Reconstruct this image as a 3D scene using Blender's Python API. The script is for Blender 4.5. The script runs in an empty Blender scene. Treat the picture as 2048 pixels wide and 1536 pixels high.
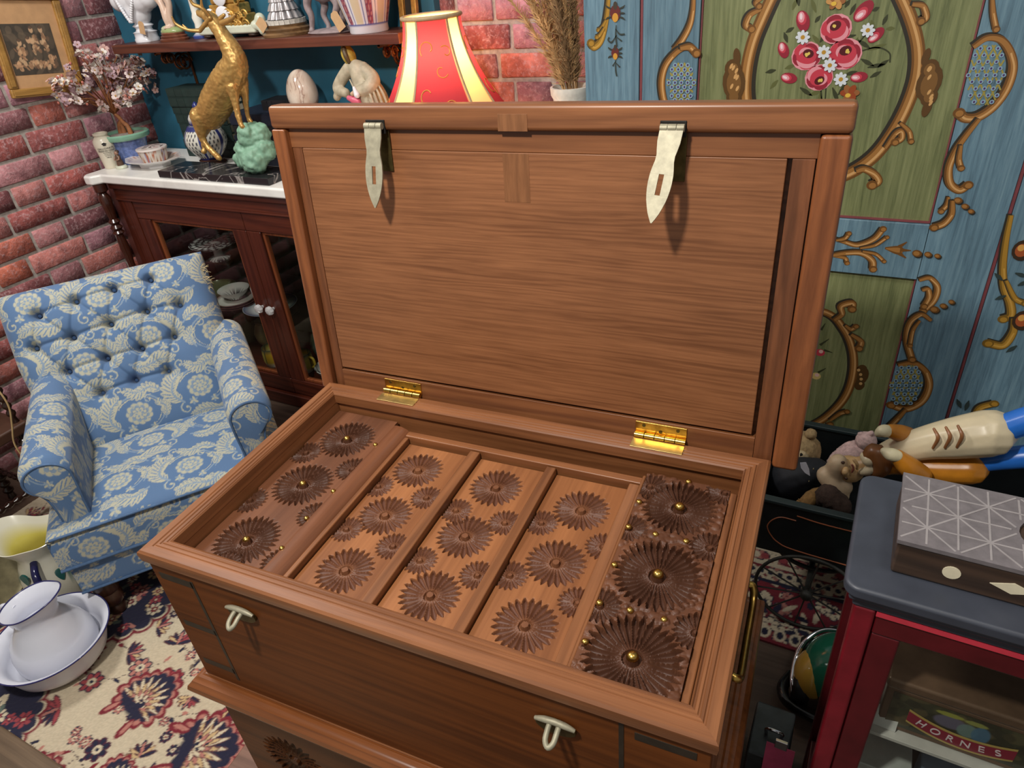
import bpy, math, random
import numpy as np
from mathutils import Vector, Matrix
random.seed(11); NR = np.random.default_rng(5)
S = bpy.context.scene
COL = S.collection
PI = math.pi
# ------------------------------------------------------------------ camera (solved from the chest and the room lines)
F_PX = 1382.816
CAMR = np.array([[0.88962139, 0.44844356, -0.08644164], [0.17731614, -0.51358421, -0.83951786], [-0.42087144, 0.73152555, -0.53641179]])      # rows: right, down, forward
CAMC = np.array([1.05615268, -0.45271507, 1.65147205])
cam_data = bpy.data.cameras.new('camera'); cam = bpy.data.objects.new('camera', cam_data); COL.objects.link(cam)
cam_data.sensor_width = 36.0; cam_data.lens = F_PX / 2048 * 36.0; cam_data.clip_start = .02
_m = Matrix.Identity(4)
for i in range(3):
    _m[i][0] = CAMR[0, i]; _m[i][1] = -CAMR[1, i]; _m[i][2] = -CAMR[2, i]; _m[i][3] = CAMC[i]
cam.matrix_world = _m
S.camera = cam
# ------------------------------------------------------------------ light
world = bpy.data.worlds.new('shop_light'); S.world = world; world.use_nodes = True
world.node_tree.nodes['Background'].inputs[0].default_value = (1.0, .97, .93, 1)
world.node_tree.nodes['Background'].inputs[1].default_value = .23
def lamp(name, kind, loc, energy, col, size, target=None, spot=None):
    d = bpy.data.lights.new(name, kind); d.energy = energy; d.color = col
    if kind == 'AREA': d.shape = 'DISK'; d.size = size
    else: d.shadow_soft_size = size
    o = bpy.data.objects.new(name, d); COL.objects.link(o); o.location = loc
    if target is not None: o.rotation_euler = (Vector(target) - Vector(loc)).to_track_quat('-Z', 'Y').to_euler()
    return o
lamp('ceiling_spotlight', 'AREA', (.40, -.62, 2.60), 38, (1, .95, .88), .16, (.1, .6, .7))
lamp('ceiling_lamp', 'AREA', (-1.1, .35, 2.75), 30, (1, .97, .93), .5, (-1.0, .7, 0))
lamp('ceiling_lamp', 'AREA', (1.5, .2, 2.75), 5, (1, .96, .9), .4, (1.2, 1.0, 0))
S.view_settings.view_transform = 'Standard'; S.view_settings.look = 'None'
S.view_settings.gamma = 1; S.view_settings.use_curve_mapping = False
S.view_settings.exposure = .10
# ------------------------------------------------------------------ survey: where a sight line meets a real surface
def sight(u, v): return CAMR.T @ np.array([(u - 1024) / F_PX, (v - 768) / F_PX, 1.0])
def at_z(u, v, z): d = sight(u, v); return Vector(CAMC + d * ((z - CAMC[2]) / d[2]))
def at_y(u, v, y): d = sight(u, v); return Vector(CAMC + d * ((y - CAMC[1]) / d[1]))
def at_x(u, v, x): d = sight(u, v); return Vector(CAMC + d * ((x - CAMC[0]) / d[0]))
def at_plane(u, v, p, n):
    d = sight(u, v); n = np.array(n); return Vector(CAMC + d * (((np.array(p) - CAMC) @ n) / (d @ n)))
def ppm(P): return float((CAMR @ (np.array(P) - CAMC))[2]) / F_PX      # metres per pixel at a point
# ------------------------------------------------------------------ materials
def srgb(r, g, b):
    f = lambda c: (c / 255 / 12.92) if c / 255 <= .04045 else ((c / 255 + .055) / 1.055) ** 2.4
    return (f(r), f(g), f(b))
class NT:
    def __init__(s, name):
        s.m = bpy.data.materials.new(name); s.m.use_nodes = True; s.t = s.m.node_tree; s.n = s.t.nodes
        s.b = s.n['Principled BSDF']
    def new(s, kind, **kw):
        o = s.n.new(kind)
        for k, v in kw.items():
            if hasattr(o, k): setattr(o, k, v)
            else: o.inputs[k.replace('_', ' ')].default_value = v
        return o
    def link(s, a, b): s.t.links.new(a, b)
    def ramp(s, fac, stops):
        r = s.n.new('ShaderNodeValToRGB'); e = r.color_ramp.elements
        while len(e) < len(stops): e.new(.5)
        for i, (p, c) in enumerate(stops): e[i].position = p; e[i].color = (*c, 1)
        s.link(fac, r.inputs[0]); return r.outputs[0]
    def coords(s, scale=(1, 1, 1), kind='Object', rot=(0, 0, 0)):
        tc = s.n.new('ShaderNodeTexCoord'); mp = s.n.new('ShaderNodeMapping')
        mp.inputs['Scale'].default_value = scale; mp.inputs['Rotation'].default_value = rot
        s.link(tc.outputs[kind], mp.inputs[0]); return mp.outputs[0]
    def noise(s, vec, scale, detail=4, rough=.55, dist=0):
        o = s.n.new('ShaderNodeTexNoise'); s.link(vec, o.inputs['Vector'])
        o.inputs['Scale'].default_value = scale; o.inputs['Detail'].default_value = detail
        o.inputs['Roughness'].default_value = rough; o.inputs['Distortion'].default_value = dist
        return o.outputs[0]
    def mix(s, fac, a, b, mode='MIX'):
        o = s.n.new('ShaderNodeMix'); o.data_type = 'RGBA'; o.blend_type = mode
        for i, x in ((6, a), (7, b)):
            if isinstance(x, tuple): o.inputs[i].default_value = (*x, 1)
            else: s.link(x, o.inputs[i])
        if isinstance(fac, (int, float)): o.inputs[0].default_value = fac
        else: s.link(fac, o.inputs[0])
        return o.outputs[2]
    def bump(s, h, strength=.3, dist=.002):
        o = s.n.new('ShaderNodeBump'); o.inputs['Strength'].default_value = strength; o.inputs['Distance'].default_value = dist
        s.link(h, o.inputs['Height']); s.link(o.outputs[0], s.b.inputs['Normal'])
    def set(s, **kw):
        for k, v in kw.items(): s.b.inputs[k.replace('_', ' ')].default_value = v
        return s
MATS = {}
def plain(name, col, rough=.5, metal=0, var=.12, scale=30, bump=0, **kw):
    if name in MATS: return MATS[name]
    t = NT(name); v = t.coords(); n = t.noise(v, scale)
    lo = tuple(max(0, c * (1 - var)) for c in col); hi = tuple(min(1, c * (1 + var)) for c in col)
    t.link(t.ramp(n, [(.3, lo), (.7, hi)]), t.b.inputs['Base Color'])
    t.set(Roughness=rough, Metallic=metal, **kw)
    if bump: t.bump(n, bump)
    MATS[name] = t.m; return t.m
def wood(name, dark, light, axis=0, scale=1.0, rough=.38, coat=.15, wave=.2, fine=1.0, spec=.5):
    if name in MATS: return MATS[name]
    t = NT(name); sc = [1, 1, 1]; sc[axis] = .07
    v = t.coords(tuple(sc)); big0 = t.noise(v, 9 * scale, 3, .5, 1.2)
    wv = t.n.new('ShaderNodeTexWave'); wv.wave_type = 'BANDS'; wv.bands_direction = {0: 'Z', 1: 'X', 2: 'X'}[axis]; t.link(v, wv.inputs['Vector'])
    wv.inputs['Scale'].default_value = 13 * scale; wv.inputs['Distortion'].default_value = 16; wv.inputs['Detail'].default_value = 3; wv.inputs['Detail Scale'].default_value = .9; wv.inputs['Detail Roughness'].default_value = .55
    mxv = t.n.new('ShaderNodeMix'); mxv.inputs[0].default_value = wave; t.link(big0, mxv.inputs[2]); t.link(wv.outputs['Fac'], mxv.inputs[3]); big = mxv.outputs[0]
    sc2 = [1, 1, 1]; sc2[axis] = .03
    v2 = t.coords(tuple(sc2)); fin = t.noise(v2, 120 * scale * fine, 4, .65, .3)
    c = t.ramp(big, [(.22, dark), (.5, tuple((a + 2 * b) / 3 for a, b in zip(dark, light))), (.78, light)])
    f = t.ramp(fin, [(.35, (.62, .58, .55)), (.6, (1, 1, 1))])
    c = t.mix(.55, c, f, 'MULTIPLY')
    blot = t.noise(t.coords(), 6, 3); c = t.mix(.35, c, t.ramp(blot, [(.3, (.7, .66, .62)), (.7, (1.1, 1.08, 1.05))]), 'MULTIPLY')
    t.link(c, t.b.inputs['Base Color']); t.set(Roughness=rough, Coat_Weight=coat, Coat_Roughness=.25, Specular_IOR_Level=spec); t.bump(fin, .12, .001)
    MATS[name] = t.m; return t.m
def vcol(name, rough=.5, metal=0, bumpscale=0, bump=.2, coat=0, var=0, sheen=0):
    if name in MATS: return MATS[name]
    t = NT(name); a = t.new('ShaderNodeAttribute', attribute_name='Col'); c = a.outputs['Color']
    if var:
        n = t.noise(t.coords(), 35); c = t.mix(1.0, c, t.ramp(n, [(.3, (1 - var,) * 3), (.7, (1 + var * .5,) * 3)]), 'MULTIPLY')
    t.link(c, t.b.inputs['Base Color']); t.set(Roughness=rough, Metallic=metal, Coat_Weight=coat, Sheen_Weight=sheen)
    if bumpscale: t.bump(t.noise(t.coords(), bumpscale), bump)
    MATS[name] = t.m; return t.m
# ------------------------------------------------------------------ mesh building
class MB:
    def __init__(s, M=None): s.v = []; s.f = []; s.c = []; s.M = M; s.cur = None
    def color(s, c): s.cur = c; return s
    def add(s, vs, fs, cs=None):
        o = len(s.v)
        for i, p in enumerate(vs):
            p = Vector(p); s.v.append(tuple(s.M @ p) if s.M is not None else tuple(p))
            s.c.append(cs[i] if cs is not None else s.cur)
        s.f += [tuple(i + o for i in f) for f in fs]; return s
    def box(s, x0, x1, y0, y1, z0, z1):
        return s.add([(x0, y0, z0), (x1, y0, z0), (x1, y1, z0), (x0, y1, z0), (x0, y0, z1), (x1, y0, z1), (x1, y1, z1), (x0, y1, z1)],
                     [(3, 2, 1, 0), (4, 5, 6, 7), (0, 1, 5, 4), (1, 2, 6, 5), (2, 3, 7, 6), (3, 0, 4, 7)])
    def hexa(s, bottom, top):
        return s.add(list(bottom) + list(top), [(3, 2, 1, 0), (4, 5, 6, 7), (0, 1, 5, 4), (1, 2, 6, 5), (2, 3, 7, 6), (3, 0, 4, 7)])
    def tube(s, pts, rad, n=8, caps=True, flat=1.0, closed=False, cs=None):
        pts = [Vector(p) for p in pts]; k = len(pts)
        if not hasattr(rad, '__len__'): rad = [rad] * k
        vs = []; nrm = None; cc = []
        for i, p in enumerate(pts):
            a = pts[(i - 1) % k] if closed else pts[max(i - 1, 0)]; b = pts[(i + 1) % k] if closed else pts[min(i + 1, k - 1)]
            t = (b - a)
            t = t.normalized() if t.length > 1e-9 else Vector((0, 0, 1))
            if nrm is None: nrm = t.orthogonal().normalized()
            nrm = (nrm - t * nrm.dot(t)); nrm = nrm.normalized() if nrm.length > 1e-6 else t.orthogonal().normalized()
            bn = t.cross(nrm)
            for j in range(n):
                a_ = 2 * PI * j / n; vs.append(p + (nrm * math.cos(a_) * flat + bn * math.sin(a_)) * rad[i])
                cc.append(cs[i] if cs else s.cur)
        fs = [(i * n + j, i * n + (j + 1) % n, (i + 1) * n + (j + 1) % n, (i + 1) * n + j) for i in range(k - 1) for j in range(n)]
        if closed: fs += [((k - 1) * n + j, (k - 1) * n + (j + 1) % n, (j + 1) % n, j) for j in range(n)]
        elif caps: fs += [tuple(range(n - 1, -1, -1)), tuple((k - 1) * n + j for j in range(n))]
        return s.add(vs, fs, cc)
    def cyl(s, p0, p1, r0, r1=None, n=14): return s.tube([p0, p1], [r0, r0 if r1 is None else r1], n)
    def lathe(s, prof, n=28, c=(0, 0, 0), sx=1, sy=1, cs=None, colfn=None):
        k = len(prof); vs = []; cc = []
        for i, (r, z) in enumerate(prof):
            for j in range(n):
                a = 2 * PI * j / n; vs.append((c[0] + r * math.cos(a) * sx, c[1] + r * math.sin(a) * sy, c[2] + z))
                cc.append(colfn(a, z, r) if colfn else (cs[i] if cs else s.cur))
        fs = [(i * n + j, i * n + (j + 1) % n, (i + 1) * n + (j + 1) % n, (i + 1) * n + j) for i in range(k - 1) for j in range(n)]
        if prof[0][0] > 1e-6: fs.append(tuple(range(n - 1, -1, -1)))
        if prof[-1][0] > 1e-6: fs.append(tuple((k - 1) * n + j for j in range(n)))
        return s.add(vs, fs, cc)
    def ell(s, c, r, n=16, k=10, fn=None):
        if not hasattr(r, '__len__'): r = (r, r, r)
        vs = [(c[0], c[1], c[2] - r[2])]
        for i in range(1, k):
            th = -PI / 2 + PI * i / k
            for j in range(n):
                a = 2 * PI * j / n; vs.append((c[0] + r[0] * math.cos(th) * math.cos(a), c[1] + r[1] * math.cos(th) * math.sin(a), c[2] + r[2] * math.sin(th)))
        vs.append((c[0], c[1], c[2] + r[2])); e = len(vs) - 1
        fs = [(0, 1 + (j + 1) % n, 1 + j) for j in range(n)] + [(e, e - n + j, e - n + (j + 1) % n) for j in range(n)]
        fs += [(1 + i * n + j, 1 + i * n + (j + 1) % n, 1 + (i + 1) * n + (j + 1) % n, 1 + (i + 1) * n + j) for i in range(k - 2) for j in range(n)]
        return s.add(vs, fs)
    def prism(s, poly, z0, z1):
        n = len(poly)
        return s.add([(x, y, z0) for x, y in poly] + [(x, y, z1) for x, y in poly],
                     [tuple(range(n - 1, -1, -1)), tuple(range(n, 2 * n))] + [(i, (i + 1) % n, n + (i + 1) % n, n + i) for i in range(n)])
    def grid(s, fn, nu, nv, colfn=None, wrap=False):
        vs = []; cc = []
        for i in range(nu + 1):
            for j in range(nv + (0 if wrap else 1)):
                p = fn(i / nu, j / nv); vs.append(p); cc.append(colfn(i / nu, j / nv) if colfn else s.cur)
        w = nv if wrap else nv + 1
        fs = [(i * w + j, (i + 1) * w + j, (i + 1) * w + (j + 1) % w, i * w + (j + 1) % w) for i in range(nu) for j in range(nv)]
        return s.add(vs, fs, cc)
    def sweep(s, path, prof, closed=True, up=Vector((0, 0, 1))):
        """profile (out, up) swept round a horizontal path with mitred corners"""
        path = [Vector(p) for p in path]; k = len(path); n = len(prof); vs = []
        for i, p in enumerate(path):
            a = path[i - 1] if (closed or i > 0) else None; b = path[(i + 1) % k] if (closed or i < k - 1) else None
            d1 = (p - a).normalized() if a is not None else (b - p).normalized()
            d2 = (b - p).normalized() if b is not None else d1
            o1 = d1.cross(up); o2 = d2.cross(up); m = (o1 + o2); m = m / max(1e-6, m.dot(o1))
            for (o, u) in prof: vs.append(p + m * o + up * u)
        fs = []
        for i in range(k if closed else k - 1):
            for j in range(n):
                i2 = (i + 1) % k; fs.append((i * n + j, i2 * n + j, i2 * n + (j + 1) % n, i * n + (j + 1) % n))
        if not closed: fs += [tuple(range(n)), tuple((k - 1) * n + j for j in range(n - 1, -1, -1))]
        return s.add(vs, fs)
    def mesh(s, name):
        me = bpy.data.meshes.new(name); me.from_pydata(s.v, [], s.f); me.update()
        if any(c is not None for c in s.c):
            at = me.color_attributes.new('Col', 'FLOAT_COLOR', 'POINT')
            a = np.ones((len(s.v), 4), dtype=np.float32)
            for i, c in enumerate(s.c):
                if c is not None: a[i, :3] = c
            at.data.foreach_set('color', a.ravel())
        return me
    def build(s, name, mat, parent=None, smooth=None, bevel=0, seg=2, loc=None, remesh=0, fixn=True):
        me = s.mesh(name); me.materials.append(mat)
        if fixn:
            import bmesh
            bm = bmesh.new(); bm.from_mesh(me); bmesh.ops.recalc_face_normals(bm, faces=bm.faces); bm.to_mesh(me); bm.free()
        o = link(name, me, parent)
        if smooth: me.shade_smooth(); me.set_sharp_from_angle(angle=math.radians(smooth if smooth is not True else 50))
        if bevel:
            b = o.modifiers.new('bevel', 'BEVEL'); b.width = bevel; b.segments = seg; b.limit_method = 'ANGLE'; b.angle_limit = math.radians(35)
            if not smooth: me.shade_smooth(); b.harden_normals = True
        if remesh:
            r = o.modifiers.new('merge', 'REMESH'); r.mode = 'VOXEL'; r.voxel_size = remesh; r.use_smooth_shade = True
            q = o.modifiers.new('soft', 'SMOOTH'); q.factor = .5; q.iterations = 4
        if loc is not None: o.location = loc
        return o
def link(name, me, parent=None):
    o = bpy.data.objects.new(name, me); COL.objects.link(o)
    if parent is not None: o.parent = parent
    return o
def tag(o, label=None, cat=None, group=None, kind=None):
    if label: o['label'] = label
    if cat: o['category'] = cat
    if group: o['group'] = group
    if kind: o['kind'] = kind
    return o
def thing(name, label, cat, loc=(0, 0, 0), rz=0, group=None):
    o = bpy.data.objects.new(name, None); COL.objects.link(o); o.location = loc; o.rotation_euler = (0, 0, rz); o.empty_display_size = .05
    return tag(o, label, cat, group)
def share(name, me, parent, loc=(0, 0, 0), rot=(0, 0, 0), scale=(1, 1, 1)):
    o = link(name, me, parent); o.location = loc; o.rotation_euler = rot; o.scale = scale; return o
def meshof(mb, name, mat, smooth=None):
    me = mb.mesh(name); me.materials.append(mat)
    if smooth: me.shade_smooth(); me.set_sharp_from_angle(angle=math.radians(smooth))
    return me
def spline(pts, n=8, closed=False):
    """Catmull-Rom through points (tuples of any length)"""
    P = [np.array(p, float) for p in pts]; out = []; k = len(P)
    for i in range(k if closed else k - 1):
        p0 = P[i - 1] if (closed or i > 0) else 2 * P[0] - P[1]
        p1 = P[i]; p2 = P[(i + 1) % k]; p3 = P[(i + 2) % k] if (closed or i + 2 < k) else 2 * P[-1] - P[-2]
        for j in range(n):
            t = j / n; out.append(.5 * ((2 * p1) + (p2 - p0) * t + (2 * p0 - 5 * p1 + 4 * p2 - p3) * t * t + (3 * p1 - p0 - 3 * p2 + p3) * t ** 3))
    if not closed: out.append(P[-1])
    return out
def text_mesh(name, txt, size, mat, parent, M, align='CENTER', extrude=.0004):
    cu = bpy.data.curves.new(name, 'FONT'); cu.body = txt; cu.size = size; cu.align_x = align; cu.align_y = 'CENTER'; cu.extrude = extrude
    tmp = bpy.data.objects.new(name, cu); COL.objects.link(tmp)
    dg = bpy.context.evaluated_depsgraph_get(); me = bpy.data.meshes.new_from_object(tmp.evaluated_get(dg))
    bpy.data.objects.remove(tmp); bpy.data.curves.remove(cu)
    me.transform(M); me.materials.clear(); me.materials.append(mat)
    return link(name, me, parent)
# ------------------------------------------------------------------ shared materials
TEAK_X = wood('teak_along', srgb(96, 56, 31), srgb(150, 97, 60), 0, 1.0)
TEAK_Y = wood('teak_deep', srgb(96, 56, 31), srgb(150, 98, 61), 1, 1.0)
TEAK_Z = wood('teak_upright', srgb(98, 54, 29), srgb(150, 90, 51), 2, 1.0)
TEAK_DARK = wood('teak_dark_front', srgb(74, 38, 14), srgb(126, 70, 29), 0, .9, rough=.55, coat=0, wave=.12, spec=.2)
TEAK_FIELD = wood('teak_lid_field', srgb(114, 70, 41), srgb(153, 101, 65), 0, 2.4, rough=.4, wave=.22)
MAHOG = wood('mahogany', srgb(52, 20, 14), srgb(98, 46, 30), 0, 1.0, rough=.28, coat=.4)
MAHOG_Z = wood('mahogany_upright', srgb(48, 18, 12), srgb(92, 42, 28), 2, 1.0, rough=.28, coat=.4)
BRASS = plain('brass', srgb(196, 160, 84), .28, 1.0, .25, 60)
BRASS_DULL = plain('brass_dull', srgb(160, 154, 132), .55, .35, .18, 70, .15)
BRASS_DARK = plain('brass_dark', srgb(96, 84, 50), .45, .9, .3, 60)
IRON = plain('dark_iron', srgb(38, 36, 34), .5, .6, .3, 40)
# ------------------------------------------------------------------ the setting
XL, YB = -1.92, 1.75
mortar = plain('mortar', srgb(164, 156, 148), .9, 0, .25, 60, .6)
def brick_mat():
    t = NT('brick'); oi = t.n.new('ShaderNodeObjectInfo')
    base = t.ramp(oi.outputs['Random'], [(.0, srgb(176, 96, 88)), (.17, srgb(124, 76, 80)), (.34, srgb(196, 138, 140)), (.5, srgb(200, 112, 88)), (.66, srgb(188, 134, 144)), (.84, srgb(116, 68, 70)), (1.0, srgb(204, 134, 126))])
    tc = t.n.new('ShaderNodeTexCoord'); add = t.n.new('ShaderNodeVectorMath'); add.operation = 'ADD'
    t.link(tc.outputs['Object'], add.inputs[0]); cb = t.n.new('ShaderNodeCombineXYZ')
    sc = t.n.new('ShaderNodeMath'); sc.operation = 'MULTIPLY'; sc.inputs[1].default_value = 37.0
    t.link(oi.outputs['Random'], sc.inputs[0]); t.link(sc.outputs[0], cb.inputs[0]); t.link(sc.outputs[0], cb.inputs[1]); t.link(cb.outputs[0], add.inputs[1])
    n1 = t.noise(add.outputs[0], 14, 5, .65, .6); n2 = t.noise(add.outputs[0], 70, 5, .7)
    c = t.mix(.75, base, t.ramp(n1, [(.32, (.36, .28, .32)), (.48, (.9, .86, .88)), (.66, (1.5, 1.5, 1.55))]), 'MULTIPLY')
    c = t.mix(t.ramp(n2, [(.5, (0, 0, 0)), (.7, (.7, .7, .7))]), c, srgb(214, 176, 178))
    t.link(c, t.b.inputs['Base Color']); t.set(Roughness=.85); t.bump(n2, .9, .006); return t.m
BRICK = brick_mat()
def brick_mesh(l, h, d):
    m = MB(); n = 5
    def pt(s, t_):   # rounded uneven face
        return (s, t_)
    m.box(-l / 2, l / 2, -d, 0, -h / 2, h / 2); me = m.mesh('brick'); me.materials.append(BRICK)
    import bmesh
    bm = bmesh.new(); bm.from_mesh(me); bmesh.ops.bevel(bm, geom=[e for e in bm.edges], offset=.0032, segments=1, affect='EDGES'); 
    for v in bm.verts: v.co.y += random.uniform(-.0015, .0015); v.co.x += random.uniform(-.002, .002); v.co.z += random.uniform(-.0015, .0015)
    bmesh.ops.recalc_face_normals(bm, faces=bm.faces); bm.to_mesh(me); bm.free(); me.shade_smooth(); return me
STR = [brick_mesh(.236, .072, .05) for _ in range(3)]; HED = [brick_mesh(.126, .072, .05) for _ in range(3)]
def brick_wall(wall, to_world, s0, s1, z0, z1, rz, off=0.0):
    """Flemish bond: stretcher, header, stretcher ... each course shifted"""
    z = z0; k = 0
    while z < z1:
        s = s0 - (.195 if k % 2 else 0) - off; j = 0
        while s < s1:
            L = .25 if j % 2 == 0 else .14
            c = s + L / 2
            a, b_ = max(s, s0), min(s + L, s1)
            if b_ - a > .035:
                me = random.choice(STR if j % 2 == 0 else HED)
                share('brick', me, wall, to_world((a + b_) / 2, z), (0, 0, rz), ((b_ - a - .014) / (L - .014), 1, 1))
            s += L; j += 1
        z += .0865; k += 1
floor = MB().box(-2.2, 2.6, -1.6, 2.3, -.06, 0).build('floor', wood('floor_boards', srgb(58, 46, 38), srgb(104, 86, 72), 0, .8, rough=.55, coat=0)); tag(floor, kind='structure')
wl = MB().box(XL - .1, XL - .012, -1.6, YB + .1, 0, 2.6).build('wall_left', mortar); tag(wl, kind='structure')
brick_wall(wl, lambda s, z: (XL - .055, s, z), -.15, YB - .02, .03, 1.75, PI / 2, .06)
wb = MB().box(XL - .1, 2.6, YB + .012, YB + .1, 0, 2.6).build('wall_back', mortar); tag(wb, kind='structure')
brick_wall(wb, lambda s, z: (s, YB + .055, z), -.42, .42, .79, 1.72, 0, .11)
# painted blue lining of the alcove on the left half of the back wall
wt = MB().box(XL - .01, -.34, YB - .03, YB + .012, 0, 2.6).build('trim_1', plain('teal_paint', srgb(38, 98, 122), .7, 0, .08, 12)); tag(wt, kind='structure')
# ------------------------------------------------------------------ carved relief
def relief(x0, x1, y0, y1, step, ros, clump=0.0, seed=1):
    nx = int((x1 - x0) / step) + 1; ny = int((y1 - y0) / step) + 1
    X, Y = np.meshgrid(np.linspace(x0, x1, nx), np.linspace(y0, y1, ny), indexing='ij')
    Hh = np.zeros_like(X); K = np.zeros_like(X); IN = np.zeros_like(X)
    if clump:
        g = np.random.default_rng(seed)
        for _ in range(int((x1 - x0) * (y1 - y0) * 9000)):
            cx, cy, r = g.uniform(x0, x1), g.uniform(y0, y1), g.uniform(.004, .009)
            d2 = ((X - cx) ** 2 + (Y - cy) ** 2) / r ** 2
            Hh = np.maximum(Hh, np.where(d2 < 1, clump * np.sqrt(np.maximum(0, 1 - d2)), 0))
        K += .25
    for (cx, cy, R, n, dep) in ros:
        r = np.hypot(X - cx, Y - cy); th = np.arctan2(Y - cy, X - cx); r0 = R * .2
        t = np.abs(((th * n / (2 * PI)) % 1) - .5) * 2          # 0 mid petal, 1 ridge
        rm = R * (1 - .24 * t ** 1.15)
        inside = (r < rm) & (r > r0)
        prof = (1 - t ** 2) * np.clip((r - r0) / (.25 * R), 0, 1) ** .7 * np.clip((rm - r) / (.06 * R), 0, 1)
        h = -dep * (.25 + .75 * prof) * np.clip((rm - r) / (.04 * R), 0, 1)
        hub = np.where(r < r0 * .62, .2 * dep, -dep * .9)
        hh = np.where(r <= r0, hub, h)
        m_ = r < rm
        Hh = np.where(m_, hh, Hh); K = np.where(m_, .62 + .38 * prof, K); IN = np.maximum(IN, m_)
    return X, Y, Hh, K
def carved_panel(name, mat, parent, x0, x1, y0, y1, z, thick, ros, step=.0016, clump=0, M=None, seed=1):
    X, Y, Hh, K = relief(x0, x1, y0, y1, step, ros, clump, seed); nx, ny = X.shape
    V = np.stack([X, Y, z + Hh], -1).reshape(-1, 3)
    idx = np.arange(nx * ny).reshape(nx, ny)
    F = np.stack([idx[:-1, :-1], idx[1:, :-1], idx[1:, 1:], idx[:-1, 1:]], -1).reshape(-1, 4)
    n0 = len(V); ring = list(idx[:, 0]) + list(idx[-1, 1:]) + list(idx[-2::-1, -1]) + list(idx[0, -2:0:-1])
    low = V[ring].copy(); low[:, 2] = z - thick
    V = np.vstack([V, low]); k = len(ring)
    SF = [(ring[i], n0 + i, n0 + (i + 1) % k, ring[(i + 1) % k]) for i in range(k)] + [tuple(range(n0 + k - 1, n0 - 1, -1))]
    if M is not None: V = V @ np.array(M.to_3x3()).T + np.array(M.translation)
    me = bpy.data.meshes.new(name); me.from_pydata(V.tolist(), [], F.tolist() + SF)
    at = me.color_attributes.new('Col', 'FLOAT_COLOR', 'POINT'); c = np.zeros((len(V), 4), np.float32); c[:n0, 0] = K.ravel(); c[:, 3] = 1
    at.data.foreach_set('color', c.ravel()); me.materials.append(mat); me.shade_smooth(); me.set_sharp_from_angle(angle=math.radians(48))
    return link(name, me, parent)
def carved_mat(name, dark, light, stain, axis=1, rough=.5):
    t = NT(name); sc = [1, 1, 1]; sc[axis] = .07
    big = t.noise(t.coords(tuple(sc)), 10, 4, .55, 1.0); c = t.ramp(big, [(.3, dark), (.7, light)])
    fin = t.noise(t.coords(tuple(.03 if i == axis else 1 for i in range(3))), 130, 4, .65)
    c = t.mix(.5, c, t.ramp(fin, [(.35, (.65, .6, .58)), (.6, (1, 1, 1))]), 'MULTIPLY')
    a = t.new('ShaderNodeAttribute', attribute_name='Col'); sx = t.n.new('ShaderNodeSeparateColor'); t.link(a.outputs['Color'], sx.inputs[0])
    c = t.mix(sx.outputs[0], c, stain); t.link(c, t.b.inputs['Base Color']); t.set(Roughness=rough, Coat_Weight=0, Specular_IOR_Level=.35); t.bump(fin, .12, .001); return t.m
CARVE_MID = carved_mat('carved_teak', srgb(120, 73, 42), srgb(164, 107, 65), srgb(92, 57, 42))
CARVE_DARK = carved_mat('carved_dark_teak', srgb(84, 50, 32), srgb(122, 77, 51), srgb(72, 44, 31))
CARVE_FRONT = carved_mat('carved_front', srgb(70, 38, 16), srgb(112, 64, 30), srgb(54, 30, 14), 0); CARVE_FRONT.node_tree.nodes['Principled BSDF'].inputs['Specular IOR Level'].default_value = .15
# ------------------------------------------------------------------ the chest
CH_YAW, CD, CHT, RIM_Z = .0604437, .57116, .35751, .80
CW_ = 1.0
chest = thing('wooden_chest', 'open reddish brown wooden chest with carved inner compartments and brass fittings', 'chest', (0, 0, RIM_Z - CHT), CH_YAW)
R_ = CHT
_c, _s = math.cos(CH_YAW), math.sin(CH_YAW)
def to_chest(P): return Vector((_c * P.x + _s * P.y, -_s * P.x + _c * P.y, P.z - (RIM_Z - CHT)))
def on_tray(u, v, dz): return to_chest(at_z(u, v, RIM_Z + dz))
def on_front(u, v, y=0): return to_chest(at_plane(u, v, (-_s * y, _c * y, 0), (-_s, _c, 0)))
T = .030
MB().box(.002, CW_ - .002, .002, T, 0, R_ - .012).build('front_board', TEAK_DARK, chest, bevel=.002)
MB().box(.002, CW_ - .002, CD - T, CD - .002, 0, R_ - .012).build('back_board', TEAK_X, chest, bevel=.002)
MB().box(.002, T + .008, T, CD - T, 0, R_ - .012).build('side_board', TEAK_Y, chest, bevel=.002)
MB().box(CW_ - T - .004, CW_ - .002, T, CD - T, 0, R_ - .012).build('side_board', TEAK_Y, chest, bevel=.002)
MB().box(T, CW_ - T, T, CD - T, .005, R_ - .16).build('bottom_board', TEAK_X, chest)
def rim_side(path, mat):
    prof = [(.004, -.026), (.006, -.010), (.005, -.004), (.001, -.0005), (-.014, 0), (-.0155, -.0022), (-.0175, -.0022), (-.019, -.0002), (-.0225, -.0002), (-.024, -.0022),
            (-.026, -.0022), (-.0275, -.0004), (-.031, -.0006), (-.0325, -.0026), (-.0345, -.0026), (-.036, -.001), (-.0385, -.004), (-.0385, -.026)]
    m = MB(); n = len(prof); (ax, ay), (bx, by) = path
    d = Vector((bx - ax, by - ay, 0)).normalized(); o = d.cross(Vector((0, 0, 1)))
    vs = []
    for (px, py, sg) in ((ax, ay, 1), (bx, by, -1)):
        for (q, u) in prof:
            p = Vector((px, py, R_)) + o * q + Vector((0, 0, u)) + d * (-q * sg); vs.append(p)
    fs = [(j, n + j, n + (j + 1) % n, (j + 1) % n) for j in range(n)] + [tuple(range(n)), tuple(range(2 * n - 1, n - 1, -1))]
    m.add(vs, fs).build('rim_moulding', mat, chest, smooth=28)
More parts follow.
